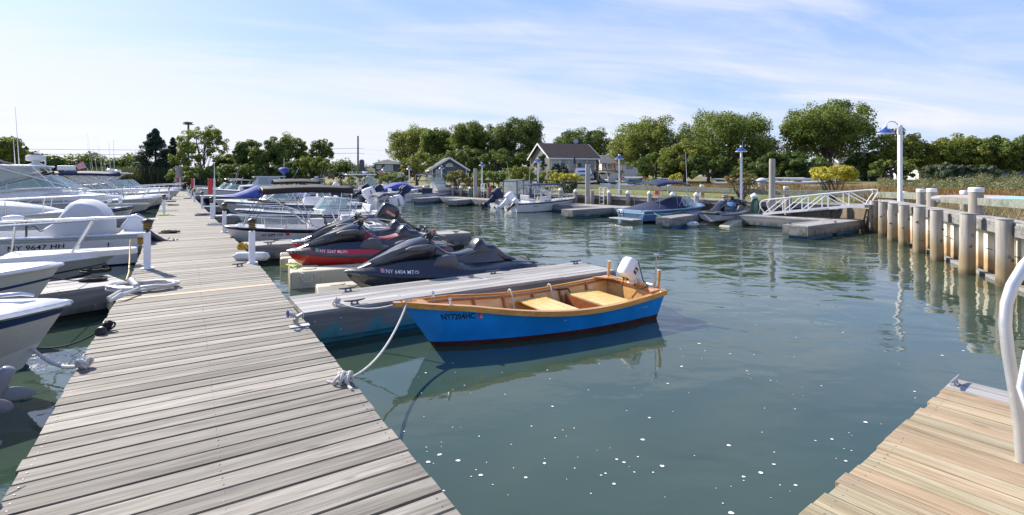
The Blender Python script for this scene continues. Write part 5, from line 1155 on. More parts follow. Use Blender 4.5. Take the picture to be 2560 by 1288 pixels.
# fender lying across the dock edge
a=W(585,641,DZ+.07); b=W(628,641,DZ+.07); d=(b-a).normalized(); mb=MB()
mb.tube([a-d*.03,a,a+d*.05,a+d*.12,b-d*.12+d*.35,b+d*.30,b+d*.35],[.01,.03,.07,.085,.085,.07,.02],14); tag(mb.build('boat_fender',M['whca'],None,origin=a,smooth=True),'grey-white fender lying on the right edge of the dock beside the nearest post','fender')
mb=MB(); knot(mb,W(607,620,DZ+.02),.09,7,5,.022); tag(mb.build('rope_knot',M['yel'],None,origin=W(607,620,DZ),smooth=True),'weathered yellow rope knot at the corner of the far finger pier','rope')
# cleats on the main dock
for px,py in((205,912),(738,808),(258,822)): cleat(dock,W(px,py,DZ),ang1+PI/2)
# water tap near yellow board
p=W(742,815,DZ); r=root('water_tap','small water tap with blue handwheel at the right edge of the dock','tap',p,ang1)
mb=MB(); mb.tube([(0,0,0),(0,0,.09),(-.04,0,.12),(-.09,0,.14)],.018,8); mb.tube([(0,0,.09),(.06,0,.12)],.022,8); mb.box((.02,-.03,.006),(.2,.10,.01)); mb.build('valve_body',M['galv'],r,smooth=True)
mb=MB(); mb.tube([(-.09,.035*math.cos(a),.14+.035*math.sin(a)) for a in [2*PI*k/12 for k in range(12)]],.010,6,closed=True); mb.tube([(-.09,-.03,.14),(-.09,.03,.14)],.006,5); mb.build('handwheel',M['lampb'],r,smooth=True)
# ropes on the left
pk=W(207,913,DZ+.03); L1w=L1.matrix_basis
lineobj('thick grey dock line from the near bow to the knot on the left dock edge',catenary(W(62,850,.42),pk,.10),.016,knots=(pk,))
pb=W(258,822,DZ+.03); bl=catenary(W(60,862,.20),pb,.10); lineobj('thin black line to the black knotted cleat on the left dock edge',bl,.009,'ropeb',knots=(pb,pb+V(.03,.02,0)))
mb=MB(); c=pb; mb.lathe([(.015,0),(.05,.01),(.055,.03),(.04,.05),(.01,.055)],W(256,830,DZ+.02),12,rot=Matrix.Rotation(R(70),3,'X')); tag(mb.build('dock_roller',M['black'],None,origin=pb,smooth=True),'small black roller with white hub beside the black knot on the dock edge','roller')
lineobj('yellow power cable hanging in front of the white pulpit boat',[D(326,600,9.3),D(325,612,9.2),D(324,650,8.9),W(322,682,DZ+.05),W(316,700,DZ+.03)],.011,'yel',name='power_cable',cat='cable')
lineobj('black line hanging from the covered boat down to the left finger pier',[D(276,576,12.3),D(272,600,11.8),D(268,640,10),W(262,672,DZ+.03)],.013,'ropeb')
lineobj('black line from the cream bow to the left finger pier cleat',catenary(D(120,693,6.6),W(218,700,DZ+.04),.02),.008,'ropeb')
# ---------------- right-hand platform ----------------
a=W(2390,946,DZ); b=W(2000,1288,DZ); dv=Vector((b.x-a.x,b.y-a.y,0)); an=math.atan2(dv.y,dv.x)   # edge runs towards the camera
ey=dv.normalized(); ex=Vector((-ey.y,ey.x,0)); 
rz=math.atan2(ex.y,ex.x)
PL=root('wooden_platform','new pale pine platform with a few grey boards in the lower right corner','dock',(a.x,a.y,0),rz)
# local x = ex (into the platform), local y = -ey direction
sy=1 if (Matrix.Rotation(rz,3,'Z')@Vector((0,1,0))).dot(ey)>0 else -1
rg=random.Random(12); y=0; k=0; mg=MB(); mp=MB()
while y<3.6:
    wd=.142; (mg if k<2 else mp).box((1.5+rg.uniform(-.012,.012),sy*(y+wd/2),DZ-.02+rg.uniform(-.0015,.0015)),(3.0,wd-.006,.04),Matrix.Rotation(rg.uniform(-.002,.002),3,'Z')); y+=wd; k+=1
mp.build('pine_boards',M['pale'],PL,bevel=.003); mg.build('grey_boards',M['deckY'],PL,bevel=.003)['label']='two older grey boards at the far end of the platform'
mb=MB(); mb.box((.03,sy*1.8,.27),(.045,3.55,.22)); mb.box((1.5,sy*.03,.27),(2.9,.045,.22)); mb.build('side_boards',M['beam'],PL)
mb=MB(); mb.box((1.5,sy*1.8,0),(2.7,3.2,.3)); mb.build('float_box',M['blk3'],PL)
mb=MB()
for k in range(2,24):
    for x in(.06,.9,1.6):
        for s in(.04,.10): mb.lathe([(.005,0),(.0055,.0015),(.001,.002)],(x+rg.uniform(-.006,.006),sy*(k*.142+s),DZ),5)
mb.build('screw_heads',M['galv'],PL)
cleat(PL,W(2388,962,DZ),rz+PI/2,.9,'galv')
# gangway handrail in the foreground on the right
HRL=root('handrail','thick white-silver tubular handrail curving down at the right edge','handrail',W(2550,1150,DZ))
p0=W(2556,1156,DZ); Z0=p0.y
pts=[D(2556,1156,Z0),D(2549,1060,Z0+.01),D(2535,970,Z0+.02),D(2520,880,Z0+.04),D(2513,810,Z0+.05),D(2516,760,Z0+.06),D(2530,715,Z0+.07),D(2560,665,Z0+.09),D(2620,600,Z0+.12),D(2700,520,Z0+.2)]
mb=MB(); mb.tube(pts,.029,16); mb.build('rail_tube',M['alu'],HRL,world=True,smooth=True)
mb=MB(); mb.tube([D(2590,1080,1.9),D(2552,970,1.95),D(2570,880,2.0)],.014,10); mb.build('rail_brace',M['alu'],HRL,world=True,smooth=True)
# ---------------- floats and boats across the basin ----------------
rf=root('floating_walkway','long grey floating walkway running along the far bulkhead','pier',FA-FN*1.6,math.atan2(FD.y,FD.x)); Lf=46.0
s=1 if (rf.matrix_basis.to_3x3()@Vector((0,1,0))).dot(-FN)>0 else -1
mb=MB(); rg=random.Random(31); x=-.2
while x<Lf: mb.box((x+.09,0,DZ-.02+rg.uniform(-.002,.002)),(.17,1.5,.04)); x+=.18
mb.build('deck_planks',M['deckY'],rf)
mb=MB(); mb.box((Lf/2,s*.74,.22),(Lf,.05,.32)); mb.box((-.18,0,.22),(.05,1.4,.32)); mb.build('side_boards',M['pierside'],rf)
mb=MB(); k=0
while k*2.6<Lf-2: mb.box((1.2+k*2.6,0,-.0),(2.0,1.3,.2)); k+=1
mb.build('float_box',M['blufl'],rf)
pier('weathered finger float in front of the gangway with a blue float under its end',W(2020,566,DZ),W(2161,549,DZ),.8,'pierside','blufl',cleats=[(.3,.7,0),(2.2,.1,0)],seed=40,group='finger floats across the basin')
pier('short finger float between the blue cruiser and the silver watercraft',W(1679,545,DZ),W(1800,529,DZ),.65,'pierside','blufl',seed=41,group='finger floats across the basin')
pier('finger float left of the blue cruiser',W(1431,525,DZ),W(1585,516,DZ),.75,'pierside','teal',seed=42,group='finger floats across the basin')
pier('small black-floated pier end left of the grey-curtained boat',W(1140,501,DZ),W(1205,495.5,DZ),.8,'pierside','blk3',seed=43,group='finger floats across the basin')
pier('long finger float in front of the white cabin boat with navy top',W(1050,496,DZ),W(1165,489,DZ),.8,'pierside','blufl',seed=44,group='finger floats across the basin')
pier('small finger float beside the two tilted navy motors',W(920,488,DZ),W(975,484,DZ),.8,'pierside','blk3',seed=45,group='finger floats across the basin')
mb=MB(); p=W(1976,569,DZ)
HF=R(29)
# blue cruiser
h=Hull(4.7,1.95,.53,.62,.75,k=2.7,e=.62,cr=.86,sp=1.2,cb=.55,zc0=.10)
r=new_boat('blue express runabout with navy cockpit cover and navy bimini tied to the short float',D(1759,516,24.6),R(30),h,stripe=(.62,.68),hullm='crblue',stripem='white',botm='crnavy',deckm='crlight',sd=.55,railm='crlight',rr=.02,crown=.14)
mb=MB(); mb.box((0,0,.07),(.02,1.5,.20)); mb.box((.005,0,.47),(.03,1.68,.14)); mb.build('transom_band',M['crlight'],r)
mb=MB(); mb.box((-.28,0,.17),(.55,1.5,.045)); mb.build('swim_platform',M['cream'],r,bevel=.012)
mb=MB(); mb.loft([[Vector((x,-w_,z0)),Vector((x,-w_*.75,z0+(z1-z0)*.55)),Vector((x,-w_*.2,z1)),Vector((x,w_*.2,z1)),Vector((x,w_*.75,z0+(z1-z0)*.55)),Vector((x,w_,z0))] for x,w_,z0,z1 in((.02,.80,.52,.58),(.5,.88,.55,.66),(1.0,.90,.56,.82),(1.25,.90,.57,.86),(1.6,.90,.58,.86),(2.1,.86,.60,.98),(2.5,.82,.62,1.04),(3.0,.66,.66,1.06),(3.2,.45,.68,.98))]); mb.build('cockpit_cover',M['navy'],r,smooth=True)
windshield(r,3.6,2.5,1.5,.70,1.08,.35,fw=.014); bow_rail(r,h,.6,.22,4,.08,.05,.012); canopy(r,.9,2.9,1.6,1.66,'navy',.16,.12,[(1.0,.6,.0),(2.1,.62,.5),(2.1,.62,.95),(2.6,.62,1.0)])
mb=MB(); mb.tube([(2.8,-.7,1.0),(2.65,-.7,3.1)],[.014,.006],5); mb.build('whip_antenna',M['wplast'],r)
mb=MB(); mb.tube([(-.02,.45,.2),(-.02,.45,.5)],.012,5); mb.tube([(-.02,.7,.2),(-.02,.7,.5)],.012,5); [mb.tube([(-.02,.45,z),(-.02,.7,z)],.010,5) for z in(.3,.4,.5)]; mb.build('boarding_ladder',M['steel'],r)
lineobj('green dock line from the blue cruiser to the short float',catenary(D(1630,527,22.3),D(1652,540,19.6),.05)+catenary(D(1652,540,19.6),D(1757,513,24.4),.02)[1:],.014,'ropeg')
pwc('silver and blue personal watercraft on a beige float beside the gangway',Vector((10.45,22.75,.5)),R(38),'grey','silver','',seatm='crblue',L=3.0,lift=.10)
float_dock('beige drive-on float under the silver watercraft across the basin',Vector((10.95,23.0,0)),R(38)+PI,3.6,1.5,.26)
lineobj('white round fender floating beside the short float',[W(1716,561,.1),W(1719,561,.1),W(1726,561,.1),W(1738,561,.1),W(1745,561,.1),W(1748,561,.1)],[.02,.08,.11,.11,.08,.02],'whca',name='boat_fender',cat='fender')
# whaler with T-top
h=Hull(4.6,1.7,.50,.70,.5,k=3.0,e=.6,cr=.86,sp=1.8)
r=new_boat('white open boat with navy T-top and white tilted outboard across the basin',D(1437,496.5,31),math.atan2(2.3,3.6),h,stripe=(.86,.93),hullm='white',stripem='nstripe',botm='white',sd=.62,floor=.2,railm='nstripe')
console(r,2.3,.2,.7,.7,.62,win=True); ttop(r,2.1,2.3,1.35,1.52,.7,'navy',radar=False,whip=(1.6,),lean=-.08,rods=4,thick=.06); bow_rail(r,h,.6,.24,4); seatbox(r,1.2,.2,.9,.5,.42); outboard(r,-.1,.5,1.0,R(52),.25,'wplast','wplast',prop=True); outboard(r,-.05,.42,.6,R(48),-.4,'wplast','iron')
put_text(r,'WHALER',lambda a,b:h.side(.22+a/4.6,.30+b,-1,.01),.09,'txtk',fit=.34,name='hull_lettering')
# grey curtained boat
h=Hull(5.0,1.9,.5,.85,.6,k=2.8,e=.62,cr=.86,sp=1.6)
r=new_boat('white cuddy boat with grey canvas enclosure and tilted navy outboard across the basin',D(1398,487,35),R(32),h,stripe=(.78,.84),hullm='white',stripem='nstripe',botm='white',sd=.5,floor=.25,railm='white')
mb=MB(); mb.loft([ringyz(12,x,w_,.7,z,3.4) for x,w_,z in((4.3,.3,.9),(3.7,.6,1.05),(2.9,.8,1.15),(2.4,.82,1.15))]); mb.build('cabin_trunk',M['white'],r,smooth=True)
mb=MB()
for sg in(1,-1): mb.poly([(1.05,sg*.85,.55),(2.4,sg*.85,.55),(2.4,sg*.85,.85),(1.05,sg*.85,.85)])
mb.poly([(1.05,.85,.55),(1.05,-.85,.55),(1.05,-.85,.85),(1.05,.85,.85)]); mb.grid([[Vector((1.0,y,1.72)),Vector((1.6,y,1.80)),Vector((2.5,y,1.76)),Vector((2.62,y,1.68))] for y in(.82,.4,0,-.4,-.82)])
for sg in(1,-1):
    for a,b,c_,d in((1.0,1.08,1.0,1.08),(1.5,1.56,1.5,1.56),(2.0,2.2,1.95,2.15),(2.5,2.62,2.9,3.0)): mb.poly([(c_,sg*.86,.8),(d,sg*.86,.8),(b,sg*.83,1.75),(a,sg*.83,1.75)])
o=mb.build('canvas_enclosure',M['grca'],r,fix=False)
mb=MB()
for sg in(1,-1): mb.poly([(1.05,sg*.85,.85),(2.95,sg*.85,.85),(2.55,sg*.83,1.72),(1.05,sg*.83,1.72)])
mb.poly([(1.04,.8,.85),(1.04,-.8,.85),(1.04,-.8,1.72),(1.04,.8,1.72)]); mb.build('clear_curtain',M['vinyl'],o,fix=False)
windshield(r,3.5,2.4,1.5,1.12,1.55,.45); mb=MB(); mb.tube([(1.4,.6,1.75),(1.15,.6,3.0)],[.014,.006],5); mb.build('whip_antenna',M['wplast'],r); bow_rail(r,h,.5,.25,4); outboard(r,-.1,.5,1.25,R(56),.15,'navy','navy',yaw=R(12))
# cabin boat with navy top
h=Hull(5.2,2.0,.55,.95,.6,k=2.8,e=.62,cr=.86,sp=1.6)
r=new_boat('white cabin boat with navy canopy and twin stripes behind the long finger float',D(1158,480,43),R(30),h,stripe=(.55,.63),hullm='white',stripem='nstripe',botm='white',sd=.5,floor=.25,railm='nstripe')
mb=MB(); mb.loft([ringyz(12,x,w_,.75,z,3.4) for x,w_,z in((4.6,.3,1.0),(4.0,.6,1.2),(3.3,.8,1.45),(2.6,.85,1.5))]); mb.build('cabin_trunk',M['white'],r,smooth=True)
mb=MB(); mb.box((3.5,-.79,1.2),(.45,.03,.13)); mb.box((3.5,.79,1.2),(.45,.03,.13)); mb.build('cabin_window',M['dkglass'],r)
windshield(r,3.5,2.2,1.6,1.4,1.95,.3); canopy(r,1.3,3.2,1.7,2.1,'navy',.06,.03,[(1.3,.6,0),(2.2,.6,.6),(3.0,1.5,1.0)]); mb=MB(); mb.box((1.7,-.85,.8),(.9,.03,.5)); mb.build('side_curtain',M['navy'],r); bow_rail(r,h,.5,.25,4); outboard(r,-.1,.55,1.2,R(50),.3,'navy','navy'); outboard(r,-.1,.55,1.2,R(50),-.3,'navy','navy')
# blue cover boat, pilothouse, T-top boats, RIB
h=Hull(4.6,1.9,.55,.85,.6)
r=new_boat('small boat under a royal blue cover squeezed beside the white cabin boat',D(1062,486,46),R(30),h,hullm='white',floor=.25)
mb=MB(); mb.loft([ringyz(10,x,w_,.55,z,2.4) for x,w_,z in((-.1,.7,.8),(.8,.9,1.0),(1.8,.9,1.45),(2.6,.85,1.5),(3.6,.6,1.0),(4.4,.2,.85))]); mb.build('boat_cover',M['blueca'],r,smooth=True); outboard(r,-.1,.55,1.2,R(58),0,'navy','navy')
h=Hull(5.6,2.1,.7,1.1,.5)
r=new_boat('white workboat with tall square pilothouse and flag across the basin',D(1075,474,52),R(30),h,hullm='white',floor=.35)
mb=MB(); mb.loft([[Vector((x,-.75,.8)),Vector((x,-.72,1.95)),Vector((x,.72,1.95)),Vector((x,.75,.8))] for x in(1.2,3.0)]); ph_=mb.build('pilothouse',M['white'],r)
mb=MB()
for k in range(3):
    for sg in(1,-1): mb.box((1.5+k*.5,sg*.74,1.55),(.26,.03,.42))
    mb.box((1.195,-.45+k*.45,1.55),(.02,.26,.42))
mb.build('window',M['dkglass'],ph_); mb=MB(); mb.box((2.1,0,1.99),(2.1,1.7,.07)); [mb.tube([(1.3+k*.25,-.7,2.02),(1.3+k*.25,-.7,2.25)],.02,4) for k in range(6)]; mb.lathe([(.3,2.05),(.3,2.3),(.1,2.35)],(2.6,0,0),12); mb.build('roof',M['white'],ph_)
mb=MB(); mb.grid([[Vector((.9-.2*i,.5,2.2)),Vector((.9-.2*i,.5,2.6))] for i in range(3)]); mb.build('flag',M['stickp'],r,fix=False)
for (px,py,Z,lb,tm,an) in [(985,471,54,'white center-console with broad white T-top and twin radar domes across the basin','white',28),(1008,480,47,'low white skiff with a tilted navy outboard beside the two navy motors','',30),(1047,486,43.5,'small white hull with dark tilted outboard next to the blue-covered boat','',30)]:
    h=Hull(5.8 if tm else 3.6,2.1,.6,.9,.5); r=new_boat(lb,D(px,py,Z),R(an),h,hullm='white',floor=.25,stripe=(.7,.78),stripem='nstripe')
    if tm:
        console(r,2.6,.25,.8,.9,.8); ttop(r,2.3,3.2,1.7,2.15,.9,tm,whip=(2.4,2.0),lean=.06,rods=4,thick=.09); windshield(r,4.2,2.9,1.7,1.0,2.0,.7); outboard(r,-.1,.6,1.2,R(30),.3,'wplast','wplast'); bow_rail(r,h,.5,.25,4)
    else: outboard(r,-.1,.55,1.3,R(58),0,'navy','navy'); seatbox(r,1.3,.25,1,.4,.4)
RB=root('inflatable_boat','grey inflatable boat with white T-top and navy covered motor beyond the black bimini','boat',(D(872,468,60).x,60,0),HR)
mb=MB()
for sg in(1,-1): mb.tube([(0,sg*.8,.45),(3.5,sg*.85,.5),(4.8,sg*.6,.6),(5.5,0,.75)],[.24,.26,.25,.2],10)
mb.build('inflatable_tube',M['silver'],RB,smooth=True); mb=MB(); mb.loft([[Vector((x,-.7,.35)),Vector((x,0,-.1)),Vector((x,.7,.35))] for x in(0,3.5,4.8)]); mb.build('hull',M['white'],RB)
console(RB,3.4,.3,.7,.8,.8); ttop(RB,4.2,2.2,1.5,2.0,.9,whip=(2.6,),rods=0,radar=True); mb=MB(); mb.loft([ringxy(12,a,b,3,(-.1,0),z) for a,b,z in((.3,.3,.3),(.35,.35,.8),(.2,.2,1.05))]); mb.build('motor_cover',M['navy'],RB,smooth=True)
# ---------------- gangway ----------------
A=W(1912,537,DZ+.02); B_=D(2165,513,18.3); A.z=DZ+.06; u_=(Vector((B_.x,B_.y,0))-Vector((A.x,A.y,0))).normalized(); nn_=Vector((u_.y,-u_.x,0)); 
if nn_.y>0: nn_=-nn_
gw=root('gangway','white aluminium truss gangway sloping from the bulkhead down to the float','gangway',A)
L_=(B_-A).length; up=Vector((0,0,1)); d=(B_-A).normalized(); hr=.56
for sgn,off_,nm in((1,0,'near'),(-1,.72,'far')):
    o=-nn_*off_; mb=MB(); P=lambda t,z:A+d*(L_*t)+o+up*z
    mb.beam(P(-.02,0),P(1.02,0),.05,.085)
    top=[P(.0,.03),P(-.045,.25),P(-.055,.42),P(-.035,.52),P(.0,hr),P(.25,hr),P(.6,hr),P(1.02,hr-.02),P(1.055,hr-.06),P(1.06,hr-.16),P(1.03,.25),P(1.0,.04)]
    mb.tube(top,.022,8); k=5
    for i in range(1,k): mb.tube([P(i/k,.03),P(i/k,hr)],.019,7)
    for i in range(k):
        a,b=(i/k,(i+1)/k)
        if i<3: mb.tube([P(a,.04),P(b,hr)],.017,7)
        else: mb.tube([P(a,hr),P(b,.04)],.017,7)
    mb.build('side_truss',M['post'],gw,world=True,smooth=True)
mb=MB(); mb.poly([A,B_,B_-nn_*.72,A-nn_*.72]); so_=mb.build('walk_surface',M['galv'],gw,world=True,fix=False); mo=so_.modifiers.new('s','SOLIDIFY'); mo.thickness=.03
q=A+d*(L_*.46)+nn_*.03
put_text(gw,'www.gangways.biz',lambda a,b:q+d*a+up*(b-.035)+nn_*.003,.075,'txtk',fit=.72,world=True)
mb=MB(); e=B_-nn_*.36
mb.beam(B_+nn_*.05+d*.05-up*.05,B_-nn_*.8+d*.05-up*.05,.16,.1); mb.tube([B_+d*.1-nn_*.1-up*.05,B_+d*.1-nn_*.1-up*.9],.035,6); mb.build('hinge_support',M['beam'],gw,world=True)
# ---------------- lamp posts ----------------
def lamppost(p,ptop,shade_off,arm_h,label,sr=.26,pw=.13,zb=.9,rise=0):
    r=root('lamp_post',label,'lamp post',(p.x,p.y,zb),0,'white lamp posts with blue shades'); z=ptop-zb
    mb=MB(); an=math.atan2(shade_off.y,shade_off.x); mb.box((0,0,z/2),(pw,pw,z),Matrix.Rotation(an,3,'Z')); mb.build('post',M['post'],r,bevel=.006)
    mb=MB(); L=shade_off.length; d=shade_off.normalized(); q=d*(pw/2+.03)
    pts=[q+V(0,0,z-.25),q+V(0,0,z-.05)]+[q+d*((L-pw/2-.03)*(1-math.cos(t))/2)+V(0,0,z-.05+math.sin(t)*arm_h+rise*t/PI) for t in [PI*k/10 for k in range(1,11)]]
    mb.tube(pts,.018,8); mb.box(q+V(0,0,z-.22)-d*.02,(.06,.06,.16)); mb.build('gooseneck_arm',M['post'],r,smooth=True)
    c=d*L; zz_=z-.05+rise; mb=MB(); mb.lathe([(.035,.0),(.05,-.03),(.05,-.07),(.10,-.10),(sr*.75,-.17),(sr,-.235),(sr*.99,-.25),(sr*.7,-.19),(.06,-.12)],(c.x,c.y,zz_),24); ls=mb.build('lamp_shade',M['lampb'],r,smooth=True)
    mb=MB(); mb.lathe([(.04,.03),(.06,.0),(.06,-.04),(.03,-.05)],(c.x,c.y,zz_+.0),14); mb.lathe([(sr*1.01,-.235),(sr*1.015,-.25),(sr*1.0,-.258)],(c.x,c.y,zz_),24); mb.lathe([(.05,-.14),(.07,-.2),(.05,-.25),(.001,-.27)],(c.x,c.y,zz_),12); mb.build('lamp_fitting',M['wplast'],ls,smooth=True)
    return r
bp=D(2250,505,17.3); lamppost(bp,hat(bp,313),Vector((-.56,-.10,0)),.17,'tall white lamp post with blue gooseneck shade on the right bulkhead',.25,.105,1.15)
for k,(x,ys,yb) in enumerate([(1853,364,500),(1548,383,487),(1345,391,486),(1205,400,479),(1104,407,470),(1023,409,465),(960,411,470),(728,410,462)]):
    p=onB(x,-.42); 
    lamppost(p,hat(p,ys+13),-Vector((p.x,p.y,0)).normalized()*.30,.10,'white lamp post with blue shade on the far bulkhead, %s from the right'%(['first','second','third','fourth','fifth','sixth','seventh','eighth'][k]),.25 if x!=728 else .3,.10 if x!=728 else .17,rise=.24)
# ladders, extinguisher boxes, hose hangers
for x,y0,y1,lb in((1504,468,508,'white dock ladder with curved tops right of the tall grey pile'),(1206,459,491,'white dock ladder beside the lamp post left of the red box')):
    p=onB(x,.12); r=root('dock_ladder',lb,'ladder',(p.x,p.y,DZ)); mb=MB(); zt=hat(p,y0); w2=FD*.16
    for sg in(1,-1): mb.tube([p+w2*sg+V(0,0,.3),p+w2*sg+V(0,0,zt-.08),p+w2*sg+FN*.10+V(0,0,zt),p+w2*sg+FN*.3+V(0,0,zt-.03),p+w2*sg+FN*.36+V(0,0,.9)],.022,6)
    for k in range(4): mb.tube([p-w2+V(0,0,.42+k*.22),p+w2+V(0,0,.42+k*.22)],.018,6)
    mb.build('ladder_frame',M['wplast'],r,world=True,smooth=True)
for x,y0,y1,w_,lb in((1227,466,481,.15,'small red extinguisher box on the far bulkhead'),(1643,478,487,.26,'low red box behind the blue cruiser on the bulkhead')):
    p=onB(x,.10 if x==1227 else -.3); r=root('extinguisher_box',lb,'box',(p.x,p.y,hat(p,y1))); hh=(y1-y0)*p.y/F
    mb=MB(); mb.box((0,0,hh/2),(w_,.14,hh)); mb.lathe([(.05,hh),(.05,hh+.05),(.02,hh+.06)],(0,0,0),8); mb.build('box_body',M['red'],r,bevel=.02); mb=MB(); mb.box((0,-.075,hh/2),(w_*.7,.01,hh*.7)); mb.build('box_door',M['red'],r)
for x,lb in((1891,'green rope coil hanging on the white-topped piling beside the gangway'),(1248,'green hose hanging by the red extinguisher box'),(1178,'green hose hanging beside the left tall pile')):
    p=onB(x,.34); mb=MB(); q=p+V(0,0,.78)
    for k in range(5): mb.tube([q+FD*(.13+.02*k)*math.cos(a)*-1+V(0,0,(.30+.02*k)*math.sin(a)-.1)-FN*.02*k for a in [2*PI*j/12 for j in range(12)]],.016,5,closed=True)
    tag(mb.build('hanging_rope',M['ropeg'],None,origin=q),lb,'rope')
# ---------------- buildings ----------------
def shingle(name,c0,c1,sx=9,sz=11):
    m,t,b=pbsdf(name); tc=nd(t,'ShaderNodeTexCoord'); sp_=nd(t,'ShaderNodeSeparateXYZ'); lk(t,tc.outputs['Object'],sp_.inputs[0]); c=nd(t,'ShaderNodeCombineXYZ'); lk(t,mth(t,'ADD',sp_.outputs[0],sp_.outputs[1]),c.inputs[0]); lk(t,sp_.outputs[2],c.inputs[1])
    br=nd(t,'ShaderNodeTexBrick'); lk(t,c.outputs[0],br.inputs[0]); br.inputs['Scale'].default_value=1; br.inputs['Brick Width'].default_value=.16; br.inputs['Row Height'].default_value=.13; br.inputs['Mortar Size'].default_value=.012; br.inputs['Color1'].default_value=(*c0,1); br.inputs['Color2'].default_value=(*c1,1); br.inputs['Mortar'].default_value=tuple(q*.3 for q in c0)+(1,)
    n=noise(t,tc.outputs['Object'],1.5,5); lk(t,mixc(t,mth(t,'MULTIPLY',n,.5),br.outputs[0],c0,'MULTIPLY'),b.inputs['Base Color']); b.inputs['Roughness'].default_value=.9; bump(t,b,br.outputs[1],-.4,.02); return m
M['sh1']=shingle('grey_shingles',(.17,.165,.17),(.30,.29,.29)); M['sh2']=shingle('blue_grey_shingles',(.12,.14,.19),(.20,.22,.27)); M['sh3']=shingle('brown_shingles',(.18,.14,.11),(.28,.22,.18)); M['roof']=shingle('brown_roof',(.045,.032,.03),(.075,.055,.05)); M['roofg']=shingle('grey_roof',(.14,.13,.125),(.20,.19,.18)); M['trim']=paint('white_trim',(.75,.75,.74),.5,.06,6); M['pine']=wood('deck_timber',[(.22,.16,.09),(.34,.26,.15),(.42,.33,.21)],'X',isl=.1)
def gable_house(label,c,rz,lx,ly,z0,ze,zr,ridge='x',wall='sh1',roof='roof',over=.3,name='house'):
    r=root(name,label,'house',(c.x,c.y,z0),rz); e=ze-z0; rr=zr-z0
    mb=MB(); hx,hy=lx/2,ly/2
    if ridge=='x': mb.loft([[Vector((x,-hy,0)),Vector((x,-hy,e)),Vector((x,0,rr)),Vector((x,hy,e)),Vector((x,hy,0))] for x in(-hx,hx)])
    else: mb.loft([[Vector((-hx,y,0)),Vector((-hx,y,e)),Vector((0,y,rr)),Vector((hx,y,e)),Vector((hx,y,0))] for y in(-hy,hy)])
    mb.build('wall',M[wall],r)
    mb=MB(); tb=MB(); t=.09
    for sg in(1,-1):
        if ridge=='x':
            sl_=(rr-e)/hy; ye=hy+over; zl=e-sl_*over+.03; pts=[Vector((-hx-over,sg*ye,zl)),Vector((hx+over,sg*ye,zl)),Vector((hx+over,0,rr+.03)),Vector((-hx-over,0,rr+.03))]
            for x in(-hx-over,hx+over): tb.beam((x,sg*ye,zl-.02),(x,0,rr+.01),.05,.2)
            tb.beam((-hx-over,sg*(ye+.03),zl-.03),(hx+over,sg*(ye+.03),zl-.03),.05,.16)
        else:
            sl_=(rr-e)/hx; xe=hx+over; zl=e-sl_*over+.03; pts=[Vector((sg*xe,-hy-over,zl)),Vector((sg*xe,hy+over,zl)),Vector((0,hy+over,rr+.03)),Vector((0,-hy-over,rr+.03))]
            for y in(-hy-over,hy+over): tb.beam((sg*xe,y,zl-.02),(0,y,rr+.01),.05,.2)
            tb.beam((sg*(xe+.03),-hy-over,zl-.03),(sg*(xe+.03),hy+over,zl-.03),.05,.16)
        mb.prism(pts,(0,0,t))
    mb.build('roof',M[roof],r); tb.build('white_trim',M['trim'],r)
    return r
def win(r,x,y,z,w_,h_,ax='x',mull=1,pane='pane',door=False,name='window'):
    # ax 'x': facing -y ; ax 'y': facing -x
    def Q(u_,v_,o): return (x+u_,y-o,z+v_) if ax=='x' else (x-o,y+u_,z+v_)
    mb=MB(); t=.07
    def bar(u0,v0,u1,v1): 
        a=Q((u0+u1)/2,(v0+v1)/2,.03); s_=(abs(u1-u0),.06,abs(v1-v0)) if ax=='x' else (.06,abs(u1-u0),abs(v1-v0)); mb.box(a,s_)
    bar(0,-t,w_,0);bar(0,h_,w_,h_+t);bar(-t,-t,0,h_+t);bar(w_,-t,w_+t,h_+t)
    for k in range(1,mull+1): bar(w_*k/(mull+1)-.025,0,w_*k/(mull+1)+.025,h_)
    f=mb.build('door_frame' if door else name,M['trim'],r)
    mb=MB(); mb.poly([Q(0,0,.015),Q(w_,0,.015),Q(w_,h_,.015),Q(0,h_,.015)]); mb.build('pane',M[pane],f,fix=False)
rz=math.atan2(2.1,6); c=Vector((4.45,60,0))+Vector((math.cos(rz),math.sin(rz),0))*3.15+Vector((-math.sin(rz),math.cos(rz),0))*3.1
r=gable_house('shingled house with brown roof, glass doors and raised wooden deck behind the pickup truck',c,rz,6.3,6.2,1.6,4.25,5.95,'x','sh1','roof',.35)
for k in range(5): win(r,-3.0+k*1.18,-3.1,1.15,1.05,1.25,'x',0,'pane',name='glass_door')
win(r,-3.15,-1.2,1.3,.6,.8,'y'); win(r,-3.15,.6,1.3,.6,.8,'y')
mb=MB(); zf=1.08; mb.box((.9,-4.4,zf-.07),(8.4,2.6,.14)); mb.box((.9,-5.66,zf-.18),(8.4,.08,.22))
for k in range(8): mb.box((-3.2+k*1.17,-5.6,zf+.36),(.09,.09,.75))
mb.box((.9,-5.6,zf+.74),(8.3,.10,.05)); dk=mb.build('raised_deck',M['pine'],r)
mb=MB()
for k in range(6):
    x=-2.9+k*1.55; mb.box((x,-5.5,.35),(.11,.11,1.4)); mb.beam((x,-5.5,.45),(x-.5,-5.5,.95),.06,.06); mb.beam((x,-5.5,.45),(x+.5,-5.5,.95),.06,.06)
mb.build('deck_post',M['pine'],dk)
mb=MB(); 
for k in range(3): mb.tube([(-3.1,-5.6,zf+.2+k*.17),(5.0,-5.6,zf+.2+k*.17)],.012,4)
mb.build('railing_wire',M['steel'],dk)
mb=MB(); mb.box((.9,-3.2,.45),(7,.1,1.1)); mb.build('under_deck_wall',M['sh3'],r)
